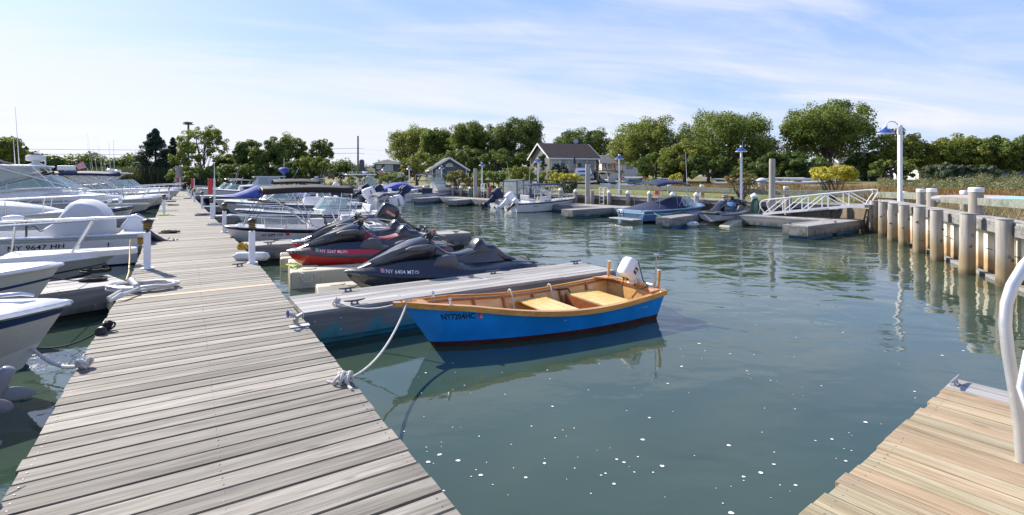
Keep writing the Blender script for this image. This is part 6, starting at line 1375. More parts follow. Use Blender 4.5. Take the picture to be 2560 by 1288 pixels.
# things on the deck
R3=r.matrix_basis
p=R3@Vector((-.75,-4.6,zf)); u=root('closed_umbrella','closed navy patio umbrella on the raised deck of the house','umbrella',p)
mb=MB(); mb.tube([(0,0,0),(0,0,1.75)],.03,6); mb.build('pole',M['pine'],u); mb=MB(); mb.lathe([(.02,1.75),(.10,1.5),(.17,1.1),(.20,.72),(.12,.68)],(0,0,0),9); mb.build('umbrella_cloth',M['navy'],u,smooth=True)
for k,(x,lb) in enumerate([(-2.2,'dark patio chair at the left end of the raised deck'),(-.1,'patio chair right of the closed umbrella'),(1.0,'patio chair in the middle of the raised deck'),(3.2,'blue patio chair on the right half of the deck'),(4.4,'red chair at the right end of the deck')]):
    p=R3@Vector((x,-4.7,zf)); u=root('patio_chair',lb,'chair',p,0,'chairs on the raised deck'); m_='red' if k==4 else ('blueca' if k==3 else 'navy')
    mb=MB(); mb.box((0,0,.36),(.45,.45,.05)); mb.build('seat',M[m_],u); mb=MB(); mb.box((0,.22,.62),(.45,.05,.5)); mb.build('backrest',M[m_],u); mb=MB(); [mb.box((sx_*.2,sy_*.2,.17),(.04,.04,.34)) for sx_ in(1,-1) for sy_ in(1,-1)]; mb.build('leg_frame',M['black'],u)
p=R3@Vector((2.2,1.0,5.95-1.6-.3)); u=root('satellite_dish','grey satellite dish on the ridge of the brown roof','antenna',p); mb=MB(); mb.lathe([(.001,.0),(.2,.03),(.33,.09),(.34,.10),(.2,.05),(.001,.02)],(0,-.1,.75),14,rot=Matrix.Rotation(R(60),3,'X')); mb.build('dish',M['silver'],u,smooth=True); mb=MB(); mb.tube([(0,0,0),(0,0,.75)],.03,5); mb.build('mast',M['galv'],u)
# cottage
rz=R(14); A_=Vector((-9.5,60.5,0)); c=A_+Vector((math.cos(rz),math.sin(rz),0))*2.1+Vector((-math.sin(rz),math.cos(rz),0))*2.8
r=gable_house('small grey shingled cottage with white trim, half-round window and white door',c,rz,4.2,5.6,1.4,2.85,4.15,'y','sh2','roofg',.3,name='cottage')
win(r,-1.55,-2.8,.05,.55,1.25,'x',1,'pane',door=True); mb=MB(); pts=[(.42*math.cos(a),-2.83,1.75+.34*math.sin(a)) for a in [PI*k/10 for k in range(11)]]; mb.tube(pts,.04,5); mb.tube([pts[0],pts[-1]],.04,5); f=mb.build('half_round_window',M['trim'],r); mb=MB(); mb.poly(pts); mb.build('pane',M['pane'],f,fix=False)
win(r,-2.1,-1.9,.2,.35,.95,'y'); win(r,-2.1,-.6,.2,.35,.95,'y')
mb=MB(); [mb.box((x,-2.81,.7),(.12,.04,1.5)) for x in(-2.04,2.04)]; mb.build('corner_board',M['trim'],r)
# grey hip-roof house far left
r=root('house','two-storey blue-grey house with hip roofs and a chimney beyond the hedge','house',(D(965,440,82).x,82,1.6),R(8))
def hipbox(x0,x1,y0,y1,e,a,wall,roof,r,ov=.35):
    mb=MB(); mb.box(((x0+x1)/2,(y0+y1)/2,e/2),(x1-x0,y1-y0,e)); mb.build('wall',M[wall],r); mb=MB(); cx,cy=(x0+x1)/2,(y0+y1)/2; ln=max(0,(x1-x0)-(y1-y0))/2
    b=[(x0-ov,y0-ov,e),(x1+ov,y0-ov,e),(x1+ov,y1+ov,e),(x0-ov,y1+ov,e)]; t=[(cx-ln,cy,a),(cx+ln,cy,a)]
    mb.add(b+t,[(0,1,5,4),(1,2,5),(2,3,4,5),(3,0,4),(0,3,2,1)]); mb.build('roof',M[roof],r); mb=MB(); mb.box((cx,y0-ov-.02,e-.06),(x1-x0+2*ov,.05,.16)); mb.build('fascia',M['trim'],r)
hipbox(-1.7,1.9,0,4,2.45,3.15,'sh2','roofg',r); win(r,-.1,0,1.35,1.1,.8,'x',1); win(r,-1.4,0,1.6,.6,.5,'x',1)
hipbox(-3.6,-1.7,.5,4,1.1,1.9,'sh2','roofg',r)
mb=MB(); mb.box((-3.9,1,1.45),(.7,.7,2.9)); mb.box((-3.9,1,2.95),(.45,.45,.2)); mb.build('chimney',M['sh2'],r)
# pale houses glimpsed behind the trees
for px,Z,w_,z1,zr,lb,wl,rf_ in [(1545,76,5.2,4.0,5.0,'white-walled house partly hidden by trees right of the brown-roofed house','trim','roofg'),(1830,70,7,4.2,5.0,'grey house mostly hidden behind the tall trees','sh1','roofg'),(2300,62,3.6,2.6,3.4,'small white cottage with one window below the trees on the right','trim','roofg'),(2460,70,6,4.0,5.0,'grey-blue house hidden behind the trees far on the right','sh2','roofg'),(2130,72,6,4.0,5.2,'pale house hidden behind the tallest tree','sh1','roofg')]:
    c=D(px,440,Z); r=gable_house(lb,c,R(-5),w_,5,1.6,z1,zr,'x',wl,rf_,.3); win(r,-.4 if w_<4 else -w_/3,-2.5,.9 if w_<4 else 1.4,.45 if w_<4 else .9,.5 if w_<4 else .7,'x'); 
    if w_>4: win(r,w_/6,-2.5,1.4,.9,.7,'x')
# utility poles and wires
def upole(px,yt,yb,Z,r_,label,arm=0):
    a=D(px,yb,Z); b=D(px,yt,Z); mb=MB(); mb.tube([a,b],[r_,r_*.75],8); 
    r=root('utility_pole',label,'pole',a); mb.build('pole_shaft',M['telpole'],r,world=True,smooth=True)
    if arm: mb=MB(); mb.box(b+V(0,0,-.5),(arm,.12,.12)); mb.build('crossarm',M['telpole'],r,world=True)
    return r
upole(895,340,446,105,.22,'tall brown utility pole in the gap between the tree groups'); upole(1288,352,440,84,.17,'grey utility pole in front of the dark trees left of the brown-roofed house')
r=upole(471,312,452,72,.17,'tall dark pole with an osprey nest platform rising above the left trees'); mb=MB(); q=D(471,311,72); rg=random.Random(2)
mb.box(q,(1.0,1.0,.08)); 
for _ in range(60): a=rg.uniform(0,6.28); d_=rg.uniform(0,.5); p=q+V(d_*math.cos(a),d_*math.sin(a),rg.uniform(.05,.3)); e=V(rg.uniform(-.4,.4),rg.uniform(-.4,.4),rg.uniform(-.06,.08)); mb.tube([p-e,p+e],.025,4)
mb.build('nest_platform',M['telpole'],r,world=True)
for k,(ya,yb,yc) in enumerate([(366,371,388),(378,383,397)]): 
    mb=MB(); mb.tube(catenary(D(-400,ya-3,95),D(895,yb,105),.6,20)+catenary(D(895,yb,105),D(1290,yc-22,84),.8,16)[1:],.03,4); tag(mb.build('power_line',M['black'],None,origin=D(895,yb,105)),['upper power line crossing the sky behind the left boats','lower power line crossing the sky behind the left boats'][k],'cable')
# ---------------- pickup truck, car, golf cart ----------------
def truck(label,c,rz,sc2=1.0):
    r=root('pickup_truck',label,'truck',c,rz); W2=1.0*sc2
    # local: +x = front direction
    mb=MB(); sec=lambda x,w_,z0,z1,p=5: ringyz(20,x,w_,z0,z1,p)
    mb.loft([sec(2.75,.86,.50,.98),sec(2.68,.94,.45,1.14),(sec(2.2,.97,.42,1.24)),sec(1.3,.98,.42,1.28),sec(1.1,.98,.42,1.26),sec(-2.4,.97,.42,1.24),sec(-2.6,.94,.46,1.2)]); mb.build('body',M['crnavy'],r,smooth=True)
    mb=MB(); mb.loft([sec(1.15,.90,1.15,1.25,4),sec(.85,.86,1.15,1.5,4),sec(.35,.80,1.15,1.82,4),sec(-.2,.80,1.15,1.88,4),sec(-.9,.80,1.15,1.86,4),sec(-1.15,.84,1.15,1.6,4)]); cb_=mb.build('cab',M['crnavy'],r,smooth=True)
    mb=MB(); mb.poly([(1.13,-.80,1.28),(1.13,.80,1.28),(.42,.70,1.80),(.42,-.70,1.80)]); [mb.poly([(.8,s*.87,1.3),(-.9,s*.87,1.3),(-.85,s*.80,1.74),(.3,s*.80,1.74)]) for s in(1,-1)]; mb.build('windshield',M['pane'],cb_,fix=False)
    mb=MB(); mb.box((2.75,0,.86),(.06,.98,.42)); g=mb.build('grille',M['steel'],r,bevel=.03); mb=MB(); [mb.box((2.79,0,.72+k*.075),(.02,.86,.035)) for k in range(5)]; mb.build('grille_bars',M['black'],g)
    mb=MB(); mb.box((2.795,0,.87),(.02,.24,.07)); mb.build('badge',M['red'],g)
    for s in(1,-1):
        mb=MB(); mb.box((2.72,s*.72,.93),(.10,.36,.26)); mb.build('headlight',M['silver'],r,bevel=.03)
        mb=MB(); mb.box((.75,s*1.12,1.35),(.10,.22,.24)); mb.tube([(.75,s*.9,1.28),(.75,s*1.05,1.3)],.03,5); mb.build('mirror',M['crnavy'],r,bevel=.03)
        for x in(1.9,-1.7):
            mb=MB(); mb.lathe([(.2,-.12),(.39,-.12),(.41,-.08),(.41,.08),(.39,.12),(.2,.12)],(x,s*.86,.40),20,rot=Matrix.Rotation(R(90),3,'X')); wl=mb.build('wheel',M['black'],r,smooth=True)
            mb=MB(); mb.lathe([(.24,-.125),(.24,.125)],(x,s*.86,.40),16,rot=Matrix.Rotation(R(90),3,'X')); mb.build('rim',M['silver'],wl)
    mb=MB(); mb.loft([ringyz(12,x,w_,.42,.62,4) for x,w_ in((2.84,.80),(2.78,.98),(2.6,1.0))]); mb.build('bumper',M['steel'],r,smooth=True)
    return r
c=D(1468,468,48); truck('dark blue pickup truck with chrome grille parked facing the water below the house deck',Vector((c.x,c.y+2.6,c.z)),R(-90)+R(-6))
c=D(1158,455,50); r=root('parked_car','silver-blue car half hidden behind the bush near the cottage','car',(c.x,c.y,c.z-.25),R(-75))
r.scale=(.7,.7,.7)
mb=MB(); mb.loft([ringyz(16,x,w_,.3,z,4) for x,w_,z in((2.1,.7,.7),(1.9,.82,.85),(.9,.88,.98),(-1.6,.88,1.0),(-2.1,.8,.9))]); mb.build('body',M['crlight'],r,smooth=True)
mb=MB(); mb.loft([ringyz(16,x,w_,.85,z,3.5) for x,w_,z in((1.1,.75,.97),(.4,.68,1.38),(-.9,.68,1.42),(-1.7,.74,1.0))]); mb.build('cabin',M['dkglass'],r,smooth=True)
for x in(1.3,-1.3):
    for s in(1,-1): mb=MB(); mb.lathe([(.3,-.1),(.32,0),(.3,.1)],(x,s*.8,.32),16,rot=Matrix.Rotation(R(90),3,'X')); mb.build('wheel',M['black'],r,smooth=True)
for s in(1,-1): mb=MB(); mb.box((2.0,s*.6,.7),(.15,.3,.14)); mb.build('headlight',M['silver'],r,bevel=.03)
c=D(1516,464,50); r=root('golf_cart','small golf cart with white roof right of the pickup truck','golf cart',(c.x,c.y,c.z),R(-60))
mb=MB(); mb.box((0,0,.45),(1.7,.85,.3)); mb.box((.75,0,.7),(.2,.85,.3)); mb.build('body',M['silver'],r,bevel=.05); mb=MB(); mb.box((-.1,0,1.32),(1.3,.85,.05)); mb.build('roof',M['white'],r,bevel=.02)
mb=MB(); [mb.tube([(x,s*.4,.6),(x*.8-.05,s*.4,1.3)],.02,5) for x in(.7,-.7) for s in(1,-1)]; mb.build('roof_post',M['wplast'],r); mb=MB(); mb.box((-.2,0,.68),(.4,.8,.12)); mb.box((-.45,0,.9),(.1,.8,.4)); mb.build('seat',M['cream'],r,bevel=.03)
for x in(.6,-.6):
    for s in(1,-1): mb=MB(); mb.lathe([(.16,-.07),(.19,0),(.16,.07)],(x,s*.4,.2),12,rot=Matrix.Rotation(R(90),3,'X')); mb.build('wheel',M['black'],r,smooth=True)
# ---------------- kayaks on racks ----------------
M['kwhite']=M['white']; M['kblue']=paint('blue_kayak',(.05,.22,.55),.35,.1,3); M['kpale']=paint('pale_blue_board',(.36,.60,.66),.4,.06,2); M['korg']=paint('coral_board',(.62,.42,.36),.4,.06,2); M['kgrn']=paint('green_kayak',(.25,.40,.12),.4,.1,3)
def kayak(label,px0,px1,py,Z,mat='kwhite',tips=None,rad=.19,name='kayak',Zr=None,cat='kayak',group='kayaks stored on racks behind the far bulkhead'):
    a=D(px0,py,Z); b=D(px1,py,Zr or Z); L=(b-a).length; an=math.atan2(b.y-a.y,b.x-a.x); r=root(name,label,cat,(a+b)/2,an,group)
    mb=MB(); n=14; mb.loft([ringyz(12,(i/n-.5)*L,max(.012,rad*1.3*math.sin(PI*i/n)**.6),-.62*rad*math.sin(PI*i/n)**.5+.35*rad*(2*i/n-1)**2,.42*rad*math.sin(PI*i/n)**.5+.37*rad*(2*i/n-1)**2,2.2) for i in range(n+1)]); mb.build('hull',M[mat],r,smooth=True)
    if tips:
        for s in(1,-1):
            mb=MB(); mb.loft([ringyz(12,s*(i/n-.5)*L,max(.014,rad*1.33*math.sin(PI*i/n)**.6),-.64*rad*math.sin(PI*i/n)**.5+.35*rad*(2*i/n-1)**2,.45*rad*math.sin(PI*i/n)**.5+.37*rad*(2*i/n-1)**2,2.2) for i in range(0,3)]); mb.build('painted_tip',M[tips],r,smooth=True)
    else:
        mb=MB(); mb.loft([ringxy(14,.42*a_,.20*a_*rad/.2,2.4,(0,0),.42*rad+z_) for a_,z_ in((1.05,-.03),(1,.03),(.8,.02))]); mb.build('cockpit_rim',M['black'],r,smooth=True)
    return r
kayak('white kayak with red tips on the top level of the left rack',1551,1615,444.5,44,tips='red')
kayak('blue kayak on the middle level of the left rack',1556,1611,453.5,44,'kblue')
kayak('long white kayak on the bottom level of the left rack',1540,1616,462,43.5)
kayak('pale hull on a low trailer left of the kayak rack',1498,1570,462,46,'crlight',rad=.22)
kayak('white kayak on the upper level of the second rack behind the yellow shrub',1641,1682,446.5,46); kayak('white kayak on the lower level of the second rack behind the yellow shrub',1641,1681,454,46)
kayak('tan kayak on top of the long rack left of the lamp post',1780,1898,449,42,'cream'); kayak('white kayak on the middle of the long rack left of the trash bin',1776,1900,457.5,41); kayak('white kayak on the bottom of the long rack beneath the others',1782,1900,466,41)
kayak('white racing shell on top of the long rack right of the tall pile',1920,2115,447,43,rad=.24); kayak('white racing shell on the middle of the long rack right of the tall pile',1912,2070,456,42,rad=.26); kayak('blue kayak at the right end of the long rack',2040,2098,459,42,'kblue'); kayak('red kayak at the far right end of the long rack',2075,2112,460,41.5,'red'); kayak('white hull low in the brown grass right of the trash bin',1925,2060,467,41)
for px0,px1,Z,ys,lb in [(1552,1612,44.3,(447,456,465),'wooden kayak rack holding three kayaks left of the blue cruiser mast'),(1642,1680,46.3,(449,457),'small kayak rack behind the yellow shrub'),(1790,1890,42,(452,460),'long kayak rack left of the trash bin'),(1930,2090,43.4,(450,460),'long kayak rack right of the tall round pile')]:
    r=root('kayak_rack',lb,'rack',D((px0+px1)/2,470,Z)); mb=MB()
    for x in np.linspace(px0,px1,3 if px1-px0<90 else 5):
        a=D(x,ys[0]-2,Z+.25); b=D(x,475,Z+.25); mb.beam(a,b,.09,.09)
        for y in ys: mb.beam(D(x,y,Z-.3),D(x,y,Z+.4),.07,.06)
    mb.build('rack_frame',M['telpole'],r,world=True)
def board(label,c,an,L,wd,mat,rim,tilt):
    r=root('paddleboard',label,'paddleboard',c,an,'paddleboards lying behind the right bulkhead'); n=16
    def rw(sc3,z): return [Vector(((i/n-.5)*L*sc3,wd/2*sc3*math.sin(PI*i/n)**.5,z)) for i in range(n+1)]+[Vector(((i/n-.5)*L*sc3,-wd/2*sc3*math.sin(PI*i/n)**.5,z)) for i in range(n-1,0,-1)]
    mb=MB(); mb.loft([rw(.97,-.05),rw(1,0),rw(.97,.05)]); o=mb.build('board_body',M[rim],r,smooth=True); mb=MB(); mb.loft([rw(.84,.051),rw(.83,.056)]); o2=mb.build('deck_pad',M[mat],r); 
    for q in(o,o2): q.rotation_euler=(tilt,0,0)
board('white-rimmed coral paddleboard leaning behind the thick post on the right',D(2450,497,13.6),R(-12),2.3,.66,'korg','white',R(8)); board('light blue paddleboard at the right edge behind the timber rail',D(2575,501,12.5),R(-10),1.9,.62,'kpale','white',R(7))
c=D(1905,470,36); r=root('trash_bin','white bin with a domed lid between the kayak racks','bin',c); mb=MB(); mb.lathe([(.25,0),(.28,.5)],(0,0,0),14); mb.build('bin_body',M['silver'],r,smooth=True); mb=MB(); mb.lathe([(.38,.5),(.36,.58),(.22,.68),(.001,.72)],(0,0,0),16); mb.build('lid',M['whca'],r,smooth=True)
c=D(1903,479,31); r=root('picnic_table','weathered wooden picnic table in the grass by the tall pile','picnic table',c,R(8))
for nm,b_ in (('table_top',[((0,0,.42),(1.3,.5,.04))]),('bench',[((0,-.45,.26),(1.3,.18,.035))]),('bench',[((0,.45,.26),(1.3,.18,.035))]),('leg_frame',[((-.45,0,.24),(.06,.95,.05)),((.45,0,.24),(.06,.95,.05)),((-.45,.2,.2),(.06,.06,.42)),((.45,.2,.2),(.06,.06,.42)),((-.45,-.2,.2),(.06,.06,.42)),((.45,-.2,.2),(.06,.06,.42))])):
    mb=MB(); [mb.box(c_,s_) for c_,s_ in b_]; mb.build(nm,M['pine'],r)
# ---------------- vegetation ----------------
def leafmat(name,c0,c1,c2,autumn=None,af=.08,trans=.25,ns=.55):
    m,t,b=pbsdf(name); geo=nd(t,'ShaderNodeNewGeometry'); P=geo.outputs['Position']
    n=noise(t,P,ns,4,.6); f=mth(t,'ADD',mth(t,'MULTIPLY',n,.65),mth(t,'MULTIPLY',geo.outputs['Random Per Island'],.35))
    col=ramp(t,f,[(.30,c0),(.52,c1),(.75,c2)])
    if autumn:
        n2=noise(t,mapping(t,P,(1,1,1.4)),.42,3); r=nd(t,'ShaderNodeMapRange'); lk(t,mth(t,'ADD',n2,mth(t,'MULTIPLY',geo.outputs['Random Per Island'],.12)),r.inputs[0]); r.inputs[1].default_value=.70-af; r.inputs[2].default_value=.80-af
        col=mixc(t,r.outputs[0],col,autumn)
    lk(t,col,b.inputs['Base Color']); b.inputs['Roughness'].default_value=.6; b.inputs['Specular IOR Level'].default_value=.35
    out=t.nodes['Material Output']; tr=nd(t,'ShaderNodeBsdfTranslucent'); lk(t,mixc(t,.5,col,(.30,.36,.06)),tr.inputs[0]); mx=nd(t,'ShaderNodeMixShader'); mx.inputs[0].default_value=trans; lk(t,b.outputs[0],mx.inputs[1]); lk(t,tr.outputs[0],mx.inputs[2]); lk(t,mx.outputs[0],out.inputs[0])
    return m
LM={'green':leafmat('green_leaves',(.055,.095,.018),(.135,.19,.032),(.26,.30,.062),(.32,.19,.03),-.05,.38),
 'dark':leafmat('dark_green_leaves',(.035,.072,.018),(.085,.14,.028),(.18,.22,.042),(.20,.13,.03),-.12,.3),
 'warm':leafmat('yellowish_leaves',(.085,.12,.022),(.20,.24,.038),(.35,.37,.07),(.38,.24,.03),.0,.38),
 'cedar':leafmat('cedar_needles',(.012,.03,.02),(.025,.055,.034),(.05,.085,.045),None,0,.12),
 'lime':leafmat('lime_leaves',(.10,.14,.02),(.20,.24,.03),(.32,.33,.045),None),
 'yellow':leafmat('yellow_leaves',(.34,.30,.03),(.56,.50,.05),(.72,.66,.12),(.22,.26,.04),-.02),
 'hedge':leafmat('hedge_leaves',(.06,.12,.02),(.13,.21,.03),(.26,.34,.05),None),
 'russet':leafmat('russet_leaves',(.12,.03,.015),(.20,.06,.02),(.26,.11,.03),None),
 'bronze':leafmat('bronze_shrub_leaves',(.12,.10,.025),(.20,.18,.045),(.32,.26,.06),(.34,.16,.06),.10),
 'blueg':leafmat('blue_green_leaves',(.035,.06,.04),(.07,.10,.06),(.13,.16,.09),None),
 'sage':leafmat('sage_scrub_leaves',(.07,.085,.03),(.14,.15,.06),(.30,.28,.18),(.38,.33,.22),.08),
 'reed':leafmat('dark_reeds',(.035,.045,.022),(.07,.08,.04),(.13,.13,.07),None),
 'brown':leafmat('brown_grass_blades',(.16,.08,.03),(.26,.14,.06),(.36,.23,.12),None),
 'dry':leafmat('dry_grass_blades',(.22,.17,.09),(.34,.27,.15),(.46,.38,.24),None),
 'pink':leafmat('pinkish_plumes',(.26,.16,.11),(.40,.26,.20),(.52,.38,.30),None)}
M['bark']=wood('tree_bark',[(.045,.04,.032),(.09,.08,.068),(.15,.14,.12)],'Z',grain=.4)
NR=np.random.default_rng
def leaves(centers,rads,nper,size,seed,aspect=.62,up=.35,shell=.38,flat=1.0):
    r=NR(seed); C=np.repeat(np.array(centers),nper,axis=0); Rr=np.repeat(np.array(rads),nper); n=len(C)
    d=r.normal(size=(n,3)); d/=np.linalg.norm(d,axis=1,keepdims=True); rad=(shell+(1-shell)*r.random(n)**.6)
    p=C+d*(Rr*rad)[:,None]*np.array([1,1,.8*flat])
    nr=d+r.normal(size=(n,3))*.55+np.array([0,0,up]); nr/=np.linalg.norm(nr,axis=1,keepdims=True)
    a=r.normal(size=(n,3)); t=np.cross(nr,a); t/=np.linalg.norm(t,axis=1,keepdims=True); b=np.cross(nr,t)
    s=size*(.6+.8*r.random(n)); 
    v=np.empty((n,4,3)); v[:,0]=p-t*s[:,None]*.5; v[:,1]=p+b*(s*aspect*.5)[:,None]; v[:,2]=p+t*s[:,None]*.5+nr*(s*.12)[:,None]; v[:,3]=p-b*(s*aspect*.5)[:,None]
    return v.reshape(-1,3)
def quadmesh(name,v,mat,parent=None,loc=(0,0,0)):
    me=bpy.data.meshes.new(name); n=len(v)//4; me.vertices.add(n*4); me.vertices.foreach_set('co',(v-np.array(loc)).astype(np.float32).ravel()); me.loops.add(n*4); me.loops.foreach_set('vertex_index',np.arange(n*4,dtype=np.int32)); me.polygons.add(n); me.polygons.foreach_set('loop_start',np.arange(0,n*4,4,dtype=np.int32)); me.polygons.foreach_set('loop_total',np.full(n,4,dtype=np.int32)); me.materials.append(mat); me.update(); me.validate()
    o=bpy.data.objects.new(name,me); COL.objects.link(o); o.parent=parent
    if parent is None: o.location=loc
    return o
def crown_pts(c,rx,ry,rz_,n,seed,gap=.0,lobes=7,low=-.75,cone=False,mn=.20,mx=.32):
    r=NR(seed); pts=[]; rd=[]; L=[]
    for i_ in range(lobes):
        a=2*PI*i_/lobes*2.4+r.uniform(-.4,.4); z=-.5+1.28*(i_+.5)/lobes+r.uniform(-.15,.15); lr=r.uniform(.27,.37); q=math.sqrt(max(0,1-z*z))*(1.0-lr)*r.uniform(.92,1.1); L.append((np.array([q*math.cos(a),q*math.sin(a),z*.9]),lr))
    L.append((np.array([.62,0,-.1]),.38)); L.append((np.array([-.62,0,-.1]),.38)); L.append((np.array([0,0,.52]),.46)); L.append((np.zeros(3),.74)); L.append((np.array([.35,0,.3]),.5)); L.append((np.array([-.35,0,.3]),.5))
    while len(pts)<n:
        if cone:
            z=r.uniform(-1,1); q=(1-z)/2; rr=q**.8*(.55+.45*r.random()); a=r.uniform(0,2*PI); rr*=(1+.3*math.sin(5*a+z*9)); p=np.array([rr*math.cos(a),rr*math.sin(a),z]); s=.16*(.4+q)
        else:
            o,lr=L[r.integers(len(L))]; d=r.normal(size=3); d/=np.linalg.norm(d); p=o+d*lr*(r.uniform(.72,1.0)); s=r.uniform(mn,mx)*.8
            if p[2]<low: continue
            if any(np.linalg.norm(p-o2)<lr2*.55 for o2,lr2 in L) and r.random()<.6: continue
        pts.append(np.array(c)+p*np.array([rx,ry,rz_])); rd.append(s*(rx+rz_)/2)
    return pts,rd
def limbs(mb,base,top,tips,r0,seed):
    rg=random.Random(seed); base=Vector(base); top=Vector(top); n=6; tr=[]
    for i in range(n+1): t=i/n; tr.append(base.lerp(top,t)+Vector((rg.uniform(-1,1),rg.uniform(-1,1),0))*r0*.5*(0 if i==0 else 1))
    mb.tube(tr,[r0*(1.25 if i==0 else 1-.7*i/n) for i in range(n+1)],8)
    for k,tp in enumerate(tips):
        tp=Vector(tp); i=rg.randint(1,n-1); s=tr[i]; m=s.lerp(tp,.5)+Vector((rg.uniform(-.3,.3),rg.uniform(-.3,.3),rg.uniform(0,.4)))*r0*2; mb.tube([s,s.lerp(m,.5),m,tp],[r0*.42,r0*.34,r0*.24,r0*.08],5)
def tree(label,px,hw,yt,yb,ybase,Z,kind='green',n=170,nper=130,leaf=.21,seed=0,group='trees along the far shore',name='tree',trunks=1,tr=.2,lobes=15,cone=False,depth=.85,low=-.8,gap=0,lean=0,mn=.20,mx=.31):
    top=D(px,yt,Z); bot=D(px,yb,Z); gz=max(ground_z(top.x,Z)-.1,.2); rx=hw*Z/F; rz_=(top.z-bot.z)/2; c=Vector((top.x+lean*.5,Z,(top.z+bot.z)/2)); base=Vector((top.x-lean*.5,Z,gz))
    r=root(name,label,'tree' if name not in('shrub','hedge') else name,base,0,group)
    pts,rd=crown_pts(c,rx*.97,rx*depth,rz_*.97,n,seed,lobes=lobes,cone=cone,low=low,mn=mn,mx=mx)
    if Z>78 and not cone: pts2,rd2=crown_pts(c,rx*.97,rx*depth,rz_*.97,int(n*.7),seed+3,lobes=lobes,low=low,mn=mn,mx=mx); pts=pts+pts2; rd=rd+rd2; leaf=leaf*1.25
    v=leaves(pts,rd,nper,leaf,seed+1,aspect=.3 if kind=='cedar' else .62,up=.15 if cone else .35)
    quadmesh('crown',v,LM[kind],r,base)
    mb=MB(); rg=random.Random(seed)
    for k in range(trunks):
        b_=base+Vector((rg.uniform(-.6,.6)*(trunks>1),rg.uniform(-.4,.4)*(trunks>1),0)); t_=c+Vector((rg.uniform(-.5,.5)*rx*(trunks>1),0,rz_*(.75 if cone else .45)))
        tips=[pts[rg.randrange(len(pts))] for _ in range(9 if not cone else 6)]; limbs(mb,b_,t_,tips,tr/math.sqrt(trunks),seed+k)
    mb.build('trunk',M['bark'],r,world=True,smooth=True)
    return r
TR=[ # label, px, halfwidth, top, bottom, Z, kind, options
('broad yellowish tree at the far left edge behind the boats',5,52,346,425,80,'warm',dict(trunks=2)),
('small dark conifer with a pointed tip at the far left',66,28,366,425,84,'cedar',dict(cone=True,n=60)),
('low dark tree behind the hardtop cruiser on the left',105,50,392,428,86,'dark',{}),
('dark cedar with drooping boughs, large, left of the osprey pole',388,64,322,462,66,'cedar',dict(cone=True,n=230,nper=110,leaf=.26)),
('smaller dark cedar just right of the large one',432,34,344,462,68,'cedar',dict(cone=True,n=110,nper=100,leaf=.24)),
('open light green tree with several thin trunks around the osprey pole',505,64,312,410,64,'warm',dict(trunks=3,n=150,nper=60,leaf=.18,mn=.12,mx=.20,lobes=11,low=-.9)),
('bright yellow-green small tree below the osprey pole',462,40,370,425,62,'lime',dict(n=40,nper=70)),
('low green tree right of the open light green tree',565,34,388,445,68,'green',dict(n=140,nper=90)),
('dark upright tree, left one of the dark cluster',617,31,340,455,60,'dark',dict(n=70)),
('dense dark round tree in the middle of the dark cluster',672,46,345,460,58,'dark',dict(n=90)),
('taller lighter tree behind the dark cluster',722,48,336,440,66,'green',dict(n=130,nper=90)),
('dark tree leaning right at the end of the dark cluster',788,34,344,420,64,'dark',dict(n=60,lean=1.2,nper=90)),
('round olive-green low tree at the right end of the cluster',783,44,389,447,56,'warm',dict(n=70)),
('light green tree, leftmost of the central tree group',1030,62,314,428,96,'warm',dict(trunks=2,n=150,nper=90)),
('green tree behind the small cottage',1092,44,318,420,90,'green',dict(trunks=2,nper=90)),
('tall green tree between the cottage and the utility pole',1168,52,298,425,86,'green',dict(n=90,trunks=2)),
('dark green tree just left of the grey utility pole',1228,44,310,430,90,'dark',dict(n=80)),
('large dark round-topped tree right of the cottage',1296,72,291,435,84,'dark',dict(n=130,trunks=2,tr=.3)),
('yellow-green young tree in front of the cottage gable',1042,40,380,446,58,'lime',dict(n=50,nper=90,leaf=.16)),
('russet shrub between the grey house and the yellow-green tree',1012,18,412,446,64,'russet',dict(n=26)),
('dark tree showing above the brown roof',1458,78,323,400,92,'dark',dict(n=110)),
('pale green round tree right of the brown-roofed house',1608,84,286,448,62,'warm',dict(n=210,tr=.3,trunks=2)),
('very broad green tree in the middle of the right-hand trees',1812,132,279,450,60,'green',dict(n=300,tr=.35,trunks=3,leaf=.22)),
('lower green tree filling in front of the broad tree',1712,66,352,455,55,'warm',dict(n=90)),
('tallest round tree with hints of orange, right of the broad tree',2066,112,247,420,58,'green',dict(n=270,tr=.35,trunks=4,leaf=.22,low=-.95)),
('dark low tree under the tallest tree, left side',1950,58,372,462,52,'dark',dict(n=80)),
('dark low tree under the tallest tree, right side',2165,52,372,462,56,'dark',dict(n=70)),
('yellow-green tree behind the tall white lamp',2243,62,318,440,54,'warm',dict(n=100,trunks=2,nper=90)),
('orange-tinted green tree right of the tall white lamp',2392,82,337,430,52,'warm',dict(n=120,trunks=3)),
('broad dark green tree toward the right edge',2488,66,342,432,50,'green',dict(n=110,trunks=3)),
('tree cut by the right edge of the picture',2575,46,328,440,52,'dark',dict(n=80,trunks=2)),
('blue-green cedar shrub in front of the small white cottage',2368,58,408,456,42,'blueg',dict(n=70)),
('grey-green bushy shrub right of the blue-green cedar',2452,44,412,455,41,'blueg',dict(n=50)),
('dark tree filling behind the kayak racks',1880,50,395,462,50,'dark',dict(n=60)),
]
for k,(lb,px,hw,yt,yb,Z,kd,op) in enumerate(TR): tree(lb,px,hw,yt,yb,0,Z,kd,seed=100+k*7,**op)
